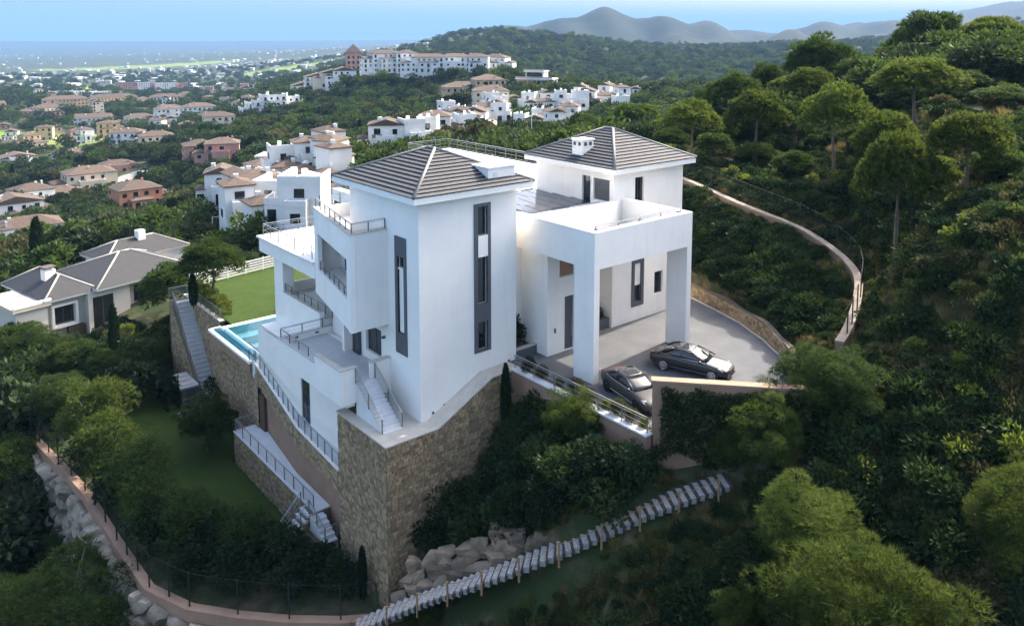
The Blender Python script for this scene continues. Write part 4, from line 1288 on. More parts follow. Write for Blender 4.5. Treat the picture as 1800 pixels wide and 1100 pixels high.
# --- planted kerb with a steel rail on the left edge of the driveway
PK = thing('driveway_planter', 'narrow planted kerb with white coping and steel rails left of the driveway', 'planter', (31.5, 32.0, -1.5), world_coords=True)
MB().box(31.05, 31.45, 26.7, 37.7, -3.2, 0.1).build('kerb_wall', M['brown'], PK)
MB().box(30.98, 31.5, 26.65, 37.72, 0.103, 0.2).build('coping', M['white_deck'], PK)
MB().box(31.452, 31.898, 26.7, 37.7, -0.5, 0.06).build('soil', M['log'], PK)
railing(PK, [(31.25, 37.6, 0.2), (31.25, 26.8, 0.2)], 0.85, 1.8, 3, 0.02)

# --- fences
def mesh_mat():
    m, nt, b = new_mat('wire_mesh')
    N, L = nt.nodes, nt.links
    b.inputs['Base Color'].default_value = (0.02, 0.03, 0.025, 1)
    tr = N.new('ShaderNodeBsdfTransparent')
    ms = N.new('ShaderNodeMixShader'); ms.inputs['Fac'].default_value = 0.08
    L.new(tr.outputs['BSDF'], ms.inputs[1]); L.new(b.outputs['BSDF'], ms.inputs[2])
    L.new(ms.outputs['Shader'], N['Material Output'].inputs['Surface'])
    return m
M['mesh'] = mesh_mat()
def mesh_fence(name, pts, h, spacing, label, pr=0.05):
    f = thing(name, label, 'fence', pts[len(pts) // 2], world_coords=True)
    for a, b in zip(pts[:-1], pts[1:]):
        a = Vector(a); b = Vector(b)
        MB().quad(a, b, b + Vector((0, 0, h * 0.97)), a + Vector((0, 0, h * 0.97))).build('wire_panel', M['mesh'], f)
        MB().bar(a + Vector((0, 0, h * 0.97)), b + Vector((0, 0, h * 0.97)), 0.014).build('top_wire', M['fence'], f)
        n_ = max(1, round((b - a).length / spacing))
        for i in range(n_):
            p = a.lerp(b, i / n_)
            MB().tube([p + Vector((0, 0, -0.3)), p + Vector((0, 0, h))], pr, 6).build('post', M['fence'], f)
    return f
mesh_fence('garden_fence', [(x, y, -11.78) for x, y in BOUNDARY[:-1]], 2.1, 2.3, 'dark green wire fence with slim posts on the terracotta capped wall')
mesh_fence('hillside_fence', [(p[0] + 0.45, p[1], p[2] + 0.1) for p in smooth_line(UPPER_WALL, 2)], 2.2, 3.0, 'thin green wire fence above the curved hillside wall', 0.04)
FN = thing('slat_fence', 'white horizontal slat fence at the back of the upper lawn', 'fence', (31.0, 83.8, -4.3), world_coords=True)
fa, fb = Vector((25.4, 81.0, -4.3)), Vector((41.8, 84.1, -4.3))
for k in range(5):
    z = 0.25 + k * 0.27
    MB().bar(fa + Vector((0, 0, z)), fb + Vector((0, 0, z)), 0.05, 0.15).build('slat', M['white'], FN)
for i in range(9):
    p = fa.lerp(fb, i / 8) + Vector((0, 0.06, 0))
    MB().bar(p + Vector((0, 0, -0.1)), p + Vector((0, 0, 1.5)), 0.09).build('post', M['white'], FN)
# tables: places of plants, houses, roads (metres)
PLANTS = [
    ('PINES[0]', 66.23, 51.66, 7.21, 0.9, None, 'pine_tree', 'tree', 'slender umbrella pine standing just right of the villa roof'),
    ('PINES[1]', 73.2, 48.84, 8.64, 0.87, None, 'pine_tree', 'tree', 'round topped pine second along the slope from the villa roof'),
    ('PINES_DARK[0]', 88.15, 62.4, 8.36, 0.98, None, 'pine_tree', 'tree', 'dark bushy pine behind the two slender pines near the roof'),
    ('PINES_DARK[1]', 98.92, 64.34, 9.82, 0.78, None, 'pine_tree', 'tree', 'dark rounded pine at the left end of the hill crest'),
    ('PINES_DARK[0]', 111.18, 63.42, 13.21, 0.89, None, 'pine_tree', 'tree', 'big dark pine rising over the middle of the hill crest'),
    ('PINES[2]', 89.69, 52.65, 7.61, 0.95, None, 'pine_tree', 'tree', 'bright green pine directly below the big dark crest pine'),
    ('PINES[0]', 68.39, 37.5, 9.23, 0.78, None, 'pine_tree', 'tree', 'tall pine with a long bare trunk in mid slope'),
    ('PINES[2]', 76.76, 34.12, 7.82, 1.22, None, 'pine_tree', 'tree', 'widest umbrella pine with a leaning branch below the crest'),
    ('PINES[1]', 64.91, 31.15, 8.3, 0.76, None, 'pine_tree', 'tree', 'small pine tucked under the widest umbrella pine'),
    ('PINES[0]', 54.46, 25.17, 10.36, 0.62, None, 'pine_tree', 'tree', 'nearest umbrella pine with a straight trunk above the scrub'),
    ('PINES[2]', 57.89, 22.21, 7.25, 0.86, None, 'pine_tree', 'tree', 'umbrella pine at the right side of the near slope'),
    ('PINES_DARK[1]', 124.79, 54.07, 10.79, 1.13, None, 'pine_tree', 'tree', 'tallest dark pine on the right part of the crest'),
    ('PINES_DARK[0]', 127.25, 58.37, 9.87, 0.84, None, 'pine_tree', 'tree', 'dark pine leaning on the tallest crest pine from the left'),
    ('PINES[1]', 125.75, 46.28, 7.51, 1.29, None, 'pine_tree', 'tree', 'green pine right of the tallest crest pine'),
    ('PINES_DARK[0]', 105.98, 36.24, 5.2, 1.56, None, 'pine_tree', 'tree', 'dark pine cut by the right edge of the picture near the crest'),
    ('PINES_DARK[1]', 95.39, 85.36, 9.26, 1.19, None, 'pine_tree', 'tree', 'dome shaped green pine behind the right tower roof'),
    ('PINES_DARK[0]', 98.15, 99.83, 8.78, 0.94, None, 'pine_tree', 'tree', 'dark pine behind the left slope of the right tower roof'),
    ('PINES[1]', 85.84, 71.94, 5.34, 1.28, None, 'pine_tree', 'tree', 'pale green pine between the dome shaped pine and the roof'),
    ('PINES_DARK[1]', 95.66, 72.45, 8.69, 0.69, None, 'pine_tree', 'tree', 'small dark pine peeping above the slender roof pine'),
    ('PINES_DARK[0]', 108.53, 55.73, 6.34, 1.39, None, 'pine_tree', 'tree', 'dark pine between the big crest pine and the widest umbrella pine'),
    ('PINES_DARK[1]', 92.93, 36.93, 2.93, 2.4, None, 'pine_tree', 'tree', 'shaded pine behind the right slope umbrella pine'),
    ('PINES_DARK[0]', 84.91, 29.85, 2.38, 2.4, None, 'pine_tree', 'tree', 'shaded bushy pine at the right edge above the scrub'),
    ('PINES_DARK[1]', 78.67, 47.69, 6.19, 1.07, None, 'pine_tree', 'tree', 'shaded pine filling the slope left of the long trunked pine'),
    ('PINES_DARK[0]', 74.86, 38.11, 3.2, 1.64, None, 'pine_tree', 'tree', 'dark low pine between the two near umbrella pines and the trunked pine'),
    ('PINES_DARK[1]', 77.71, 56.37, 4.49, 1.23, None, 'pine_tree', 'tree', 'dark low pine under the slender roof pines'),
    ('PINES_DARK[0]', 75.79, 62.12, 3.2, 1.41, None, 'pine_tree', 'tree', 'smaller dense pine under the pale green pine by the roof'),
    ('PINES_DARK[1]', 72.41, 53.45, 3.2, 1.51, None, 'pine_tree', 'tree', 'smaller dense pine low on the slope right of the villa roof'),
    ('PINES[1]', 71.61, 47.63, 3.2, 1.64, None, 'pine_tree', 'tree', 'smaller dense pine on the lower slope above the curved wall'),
    ('PINES_DARK[0]', 68.4, 41.49, 3.2, 1.32, None, 'pine_tree', 'tree', 'smaller dense pine above the middle of the curved wall'),
    ('PINES_DARK[1]', 66.39, 32.68, 3.29, 1.45, None, 'pine_tree', 'tree', 'smaller dense pine behind the nearest umbrella pine'),
    ('PINES[1]', 64.62, 26.91, 3.2, 1.5, None, 'pine_tree', 'tree', 'smaller dense pine between the two near umbrella pines'),
    ('PINES_DARK[0]', 60.42, 21.11, 3.2, 1.32, None, 'pine_tree', 'tree', 'smaller dense pine at the right edge behind the scrub'),
    ('PINES_DARK[1]', 89.21, 40.56, 3.2, 1.98, None, 'pine_tree', 'tree', 'smaller dense pine half hidden behind the widest umbrella pine'),
    ('PINES[1]', 95.17, 59.05, 6.85, 0.99, None, 'pine_tree', 'tree', 'smaller dense pine left of the bright crest pine'),
    ('PINES_DARK[0]', 81.5, 54.42, 4.02, 1.28, None, 'pine_tree', 'tree', 'smaller dense pine below the round topped pine'),
    ('PINES_DARK[1]', 115.95, 63.09, 10.12, 0.75, None, 'pine_tree', 'tree', 'smaller dense pine right of the big crest pine'),
    ('PINES[1]', 120.89, 57.81, 7.37, 1.11, None, 'pine_tree', 'tree', 'smaller dense pine in the dip of the crest'),
    ('PINES_DARK[0]', 124.69, 49.07, 5.05, 1.57, None, 'pine_tree', 'tree', 'smaller dense pine under the tallest crest pine'),
    ('PINES_DARK[1]', 87.53, 69.87, 3.2, 1.51, None, 'pine_tree', 'tree', 'smaller dense pine beside the roof edge'),
    ('PINES[1]', 97.52, 91.9, 7.28, 1.12, None, 'pine_tree', 'tree', 'smaller dense pine left of the dome shaped pine'),
    ('PINES_DARK[0]', 100.21, 111.61, 6.95, 1.14, None, 'pine_tree', 'tree', 'smaller dense pine behind the ridge between the tower roofs'),
    ('PINES_DARK[1]', 101.79, 123.45, 5.98, 1.54, None, 'pine_tree', 'tree', 'smaller dense pine left of the street lamp behind the roofs'),
    ('PINES[1]', 100.44, 130.91, 4.93, 1.78, None, 'pine_tree', 'tree', 'smaller dense pine behind the roof terrace railing'),
    ('PINES_FINE[2]', 38.21, 20.62, 4.6, 1.37, None, 'pine_tree', 'tree', 'dense green pine at the right end of the driveway'),
    ('PINES_FINE[0]', 35.05, 22.19, 3.98, 1.23, None, 'pine_tree', 'tree', 'light green pine in front of the brown screen wall'),
    ('PINES_FINE[1]', 34.29, 23.56, 2.94, 0.99, None, 'pine_tree', 'tree', 'lower spreading pine left of the light green one before the screen wall'),
    ('PINES_FINE[0]', 31.17, 17.48, 4.93, 1.22, None, 'pine_tree', 'tree', 'yellow green pine left of the two foreground pines'),
    ('PINES_FINE[1]', 28.42, 13.23, 6.64, 0.99, None, 'pine_tree', 'tree', 'widest foreground pine at the bottom right'),
    ('PINES_FINE[1]', 34.56, 10.52, 4.17, 0.99, None, 'pine_tree', 'tree', 'foreground pine cut by the right edge of the picture'),
    ('PINES_FINE[0]', 28.37, 18.99, 2.39, 1.23, None, 'pine_tree', 'tree', 'small pine at the bottom edge left of the widest foreground pine'),
    ('PINES_FINE[0]', 22.26, 34.62, 2.1, 1.23, None, 'pine_tree', 'tree', 'small round pine just below the garden steps'),
    ('PINES_FINE[2]', 7.22, 52.4, 10.17, 1.37, None, 'pine_tree', 'tree', 'dark pine crown in the bottom left corner'),
    ('PINES_FINE[2]', 20.44, 62.6, 4.44, 1.37, -12.0, 'pine_tree', 'tree', 'leaning pine with a bare trunk on the lower lawn'),
    ('LOOSE[1]', 13.47, 67.78, 6.72, 1.13, -12.0, 'pine_tree', 'tree', 'pale loose pine at the far left end of the garden fence'),
    ('LOOSE[1]', 13.28, 61.91, 6.16, 1.13, -12.0, 'pine_tree', 'tree', 'loose pine with pale twigs beside the lower lawn'),
    ('LOOSE[0]', 13.86, 57.63, 5.52, 1.18, -12.0, 'pine_tree', 'tree', 'dark loose pine halfway along the garden fence'),
    ('LOOSE[0]', 13.75, 53.43, 4.9, 1.19, -12.0, 'pine_tree', 'tree', 'twiggy dark pine in the middle of the garden fence row'),
    ('LOOSE[0]', 15.3, 50.45, 4.69, 1.18, -12.0, 'pine_tree', 'tree', 'twiggy pine in front of the leaning garden pine'),
    ('LOOSE[0]', 17.33, 47.25, 4.26, 1.19, -12.0, 'pine_tree', 'tree', 'bare twigged pine below the lower terrace'),
    ('SHRUBS[1]', 13.56, 52.42, 3.11, 1.03, -12.0, 'shrub', 'shrub', 'leafy shrub inside the fence near its first bend'),
    ('SHRUBS[2]', 14.88, 49.95, 3.0, 1.3, -12.0, 'shrub', 'shrub', 'broad dark shrub in the garden fence corner'),
    ('SHRUBS[1]', 16.15, 48.02, 3.05, 1.03, -12.0, 'shrub', 'shrub', 'dark shrub below the twiggy garden pines'),
    ('SHRUBS[2]', 17.74, 47.06, 2.88, 1.3, -12.0, 'shrub', 'shrub', 'broad shrub left of the lower terrace stair'),
    ('SHRUBS[1]', 18.86, 45.4, 2.68, 1.03, -12.0, 'shrub', 'shrub', 'dark shrub under the lower terrace stair'),
    ('SHRUBS[2]', 19.88, 43.0, 2.44, 1.31, -12.0, 'shrub', 'shrub', 'shrub at the foot of the stone corner wall'),
    ('SHRUBS[1]', 20.8, 41.02, 2.1, 1.04, -12.0, 'shrub', 'shrub', 'dense shrub by the last fence post before the steps'),
    ('SHRUBS[2]', 13.15, 59.73, 2.81, 1.3, -12.0, 'shrub', 'shrub', 'green shrub inside the fence opposite the pale boulders'),
    ('SHRUBS[1]', 12.46, 65.92, 2.68, 1.04, -12.0, 'shrub', 'shrub', 'small shrub inside the far fence'),
    ('SHRUBS[2]', 18.25, 42.84, 2.25, 1.31, -12.0, 'shrub', 'shrub', 'low shrub close to the fence near the bottom edge'),
    ('SHRUBS[1]', 16.27, 45.14, 2.62, 1.03, -12.0, 'shrub', 'shrub', 'large shrub in the middle of the fence row'),
    ('SHRUBS[2]', 14.18, 47.86, 2.28, 1.31, -12.0, 'shrub', 'shrub', 'low shrub right behind the fence bend'),
    ('SHRUBS[0]', 24.39, 69.42, 3.17, 1.06, -12.0, 'shrub', 'shrub', 'glossy round shrub against the pool wall'),
    ('SHRUBS[2]', 24.82, 66.01, 2.42, 1.31, -12.0, 'shrub', 'shrub', 'clipped dark shrub left of the lower terrace'),
    ('SHRUBS[1]', 24.75, 38.79, 2.49, 1.04, None, 'shrub', 'shrub', 'dark green lowest bush against the stone corner wall'),
    ('SHRUBS[0]', 26.06, 36.82, 2.57, 1.07, None, 'shrub', 'shrub', 'dark green bush under the tall cypress by the stone wall'),
    ('SHRUBS[2]', 24.98, 37.04, 2.31, 1.3, None, 'shrub', 'shrub', 'dark green low front bush above the boulders'),
    ('SHRUBS[1]', 27.35, 34.81, 2.27, 1.04, None, 'shrub', 'shrub', 'dark green bush hugging the sloping stone wall'),
    ('SHRUBS[0]', 25.77, 34.25, 2.44, 1.07, None, 'shrub', 'shrub', 'dark green front bush above the middle boulders'),
    ('SHRUBS[2]', 28.12, 33.34, 2.37, 1.31, None, 'shrub', 'shrub', 'dark green second bush along the sloping ledge'),
    ('SHRUBS[1]', 26.41, 32.03, 2.62, 1.03, None, 'shrub', 'shrub', 'dark green dark bush in the middle of the bank'),
    ('SHRUBS[0]', 28.71, 31.63, 2.68, 1.07, None, 'shrub', 'shrub', 'dark green bush below the planted kerb start'),
    ('SHRUBS[2]', 27.08, 30.03, 2.55, 1.3, None, 'shrub', 'shrub', 'dark green lower dark bush in mid bank'),
    ('PINES_FINE[0]', 30.49, 31.48, 3.08, 1.23, None, 'shrub', 'shrub', 'feathery bright bush beside the carport column'),
    ('SHRUBS[0]', 28.25, 29.34, 2.56, 1.07, None, 'shrub', 'shrub', 'dark green broad bush in the centre right of the bank'),
    ('SHRUBS[2]', 29.34, 28.14, 2.54, 1.32, None, 'shrub', 'shrub', 'dark green bush below the steel rail of the driveway'),
    ('SHRUBS[1]', 30.09, 26.83, 2.31, 1.03, None, 'shrub', 'shrub', 'dark green bush close to the brown screen wall'),
    ('SHRUBS[0]', 28.31, 27.11, 2.23, 1.08, None, 'shrub', 'shrub', 'dark green bush beside the upper garden steps'),
    ('SHRUBS[2]', 30.34, 34.42, 1.81, 1.32, None, 'shrub', 'shrub', 'dark green bush near the end of the tower ledge'),
    ('SHRUBS[1]', 31.85, 27.22, 1.67, 1.04, None, 'shrub', 'shrub', 'dark green small bush at the foot of the brown screen wall'),
    ('SHRUBS[0]', 29.36, 35.35, 1.56, 1.08, None, 'shrub', 'shrub', 'dark green bush tucked under the tower ledge'),
    ('CYPRESS', 29.84, 44.15, 4.02, 0.72, None, 'cypress', 'tree', 'slim dark cypress against the tan stone wall'),
    ('CYPRESS', 29.89, 36.85, 4.36, 0.68, None, 'cypress', 'tree', 'slim cypress at the upper end of the sloping stone wall'),
    ('CYPRESS', 21.44, 39.68, 3.41, 0.72, -12.0, 'cypress', 'tree', 'small leaning cypress at the foot of the stone corner'),
    ('PINES_DARK[0]', 25.93, 76.12, 6.18, 1.03, None, 'pine_tree', 'tree', 'round dark pine beside the grey roofed neighbouring house'),
    ('PINES_DARK[1]', 25.49, 87.24, 6.7, 1.12, None, 'pine_tree', 'tree', 'flat topped pine overlapping the neighbouring roof'),
    ('MIDTREES[1]', 15.69, 97.76, 4.0, 1.21, None, 'conifer', 'tree', 'pointed green conifer in front of the neighbouring house'),
    ('CYPRESS', 18.06, 80.29, 6.23, 0.72, None, 'cypress', 'tree', 'slim cypress before the tall window of the neighbouring house'),
    ('SHRUBS[0]', 30.44, 84.39, 1.23, 1.07, -4.3, 'lawn_tree', 'tree', 'small tree at the left of the slat fence'),
    ('SHRUBS[0]', 33.19, 84.74, 1.35, 1.07, -4.3, 'lawn_tree', 'tree', 'small tree in the middle of the slat fence'),
    ('SHRUBS[0]', 35.53, 86.03, 1.37, 1.08, -4.3, 'lawn_tree', 'tree', 'small tree at the right of the slat fence'),
    ('CYPRESS', 23.89, 75.43, 3.2, 1.15, -4.3, 'cypress', 'tree', 'yellowish column conifer at the head of the hedge'),
    ('PINES_DARK[1]', 11.53, 92.38, 6.56, 1.12, None, 'slope_tree', 'tree', 'dark green bushy tree at the left picture edge below the neighbour'),
    ('SHRUBS[0]', 12.21, 84.71, 5.87, 1.07, None, 'slope_tree', 'tree', 'dark green rounded tree left of the neighbouring garden'),
    ('MIDTREES[0]', 9.65, 76.88, 6.8, 0.97, None, 'slope_tree', 'tree', 'dark green leafy tree on the left slope under the neighbour'),
    ('PINES_FINE[2]', 12.53, 73.76, 4.8, 1.37, None, 'slope_tree', 'tree', 'dark green tree above the far fence corner'),
    ('PINES_DARK[1]', 8.54, 72.79, 5.64, 1.12, None, 'slope_tree', 'tree', 'dark green shaded tree low on the left slope'),
    ('SHRUBS[0]', 9.49, 69.74, 3.63, 1.07, None, 'slope_tree', 'tree', 'dark green bush below the pale boulder wall'),
    ('MIDTREES[0]', 18.36, 74.11, 4.11, 0.97, None, 'slope_tree', 'tree', 'dark green bush on the grassy bank above the far fence'),
    ('PINES_FINE[2]', 15.65, 82.77, 4.3, 1.37, None, 'slope_tree', 'tree', 'dark green tree hiding the corner of the neighbouring house'),
    ('PINES_DARK[1]', 22.25, 80.96, 3.77, 1.12, None, 'slope_tree', 'tree', 'dark green bush at the foot of the stone stairway bank'),
    ('SHRUBS[0]', 9.98, 89.28, 4.63, 1.07, None, 'slope_tree', 'tree', 'dark green tree half cut by the left edge'),
    ('MIDTREES[0]', 7.7, 66.69, 5.41, 0.97, None, 'slope_tree', 'tree', 'dark green dark tree above the bottom left pine'),
    ('PINES_FINE[2]', 10.25, 64.08, 2.47, 1.38, None, 'slope_tree', 'tree', 'dark green bush growing out of the boulder wall foot'),
    ('SHRUBS[1]', 11.98, 94.69, 3.83, 1.03, None, 'shrub', 'shrub', 'leftmost shrub of the row screening the neighbouring house'),
    ('SHRUBS[0]', 14.02, 91.66, 3.72, 1.07, None, 'shrub', 'shrub', 'second from left shrub of the row screening the neighbouring house'),
    ('SHRUBS[1]', 15.41, 85.36, 3.46, 1.04, None, 'shrub', 'shrub', 'third from left shrub of the row screening the neighbouring house'),
    ('SHRUBS[0]', 16.98, 81.09, 3.29, 1.08, None, 'shrub', 'shrub', 'fourth from left shrub of the row screening the neighbouring house'),
    ('SHRUBS[1]', 19.04, 79.43, 3.23, 1.05, None, 'shrub', 'shrub', 'fifth from left shrub of the row screening the neighbouring house'),
    ('SHRUBS[0]', 21.9, 81.57, 3.39, 1.07, None, 'shrub', 'shrub', 'rightmost shrub of the row screening the neighbouring house'),
    ('PINES_FINE[2]', 12.31, 90.6, 6.16, 1.37, None, 'slope_tree', 'tree', 'leafy tree hiding the left corner of the neighbouring house'),
    ('PINES_FINE[0]', 14.96, 84.21, 4.37, 1.23, None, 'slope_tree', 'tree', 'dense tree before the brown panel of the neighbouring house'),
    ('PINES_FINE[2]', 17.64, 78.7, 4.09, 1.38, None, 'slope_tree', 'tree', 'low tree before the tall window of the neighbouring house'),
    ('PINES_FINE[2]', 20.92, 79.53, 3.69, 1.37, None, 'slope_tree', 'tree', 'low tree before the terrace of the neighbouring house'),
    ('SHRUBS[4]', 31.68, 27.4, 0.75, 0.75, 0.0, 'planter_shrub', 'shrub', 'little shrub at the near end of the planted driveway kerb'),
    ('SHRUBS[3]', 31.68, 28.3, 0.9, 0.75, 0.0, 'planter_shrub', 'shrub', 'little shrub second from the near end of the planted driveway kerb'),
    ('SHRUBS[3]', 31.68, 29.3, 1.05, 0.75, 0.0, 'planter_shrub', 'shrub', 'little shrub third from the near end of the planted driveway kerb'),
    ('SHRUBS[4]', 31.68, 30.2, 0.75, 0.75, 0.0, 'planter_shrub', 'shrub', 'little shrub fourth along the planted driveway kerb'),
    ('SHRUBS[3]', 31.68, 31.4, 0.9, 0.75, 0.0, 'planter_shrub', 'shrub', 'little shrub in the middle of the planted driveway kerb'),
    ('SHRUBS[3]', 31.68, 32.6, 1.05, 0.75, 0.0, 'planter_shrub', 'shrub', 'little shrub just past the middle of the planted driveway kerb'),
    ('SHRUBS[4]', 31.68, 34.0, 0.75, 0.75, 0.0, 'planter_shrub', 'shrub', 'little shrub third from the far end of the planted driveway kerb'),
    ('SHRUBS[3]', 31.68, 35.5, 0.9, 0.75, 0.0, 'planter_shrub', 'shrub', 'little shrub second from the far end of the planted driveway kerb'),
    ('SHRUBS[3]', 31.68, 36.8, 1.05, 0.75, 0.0, 'planter_shrub', 'shrub', 'little shrub at the far end of the planted driveway kerb'),
    ('SHRUBS[1]', 33.3, 39.9, 1.9, 0.6, 0.4, 'planter_shrub', 'shrub', 'dark bush in the raised planter beside the tower'),
    ('SHRUBS[3]', 40.75, 39.7, 0.8, 0.9, 0.6, 'planter_shrub', 'shrub', 'small plant in the recess planter under the carport'),
]
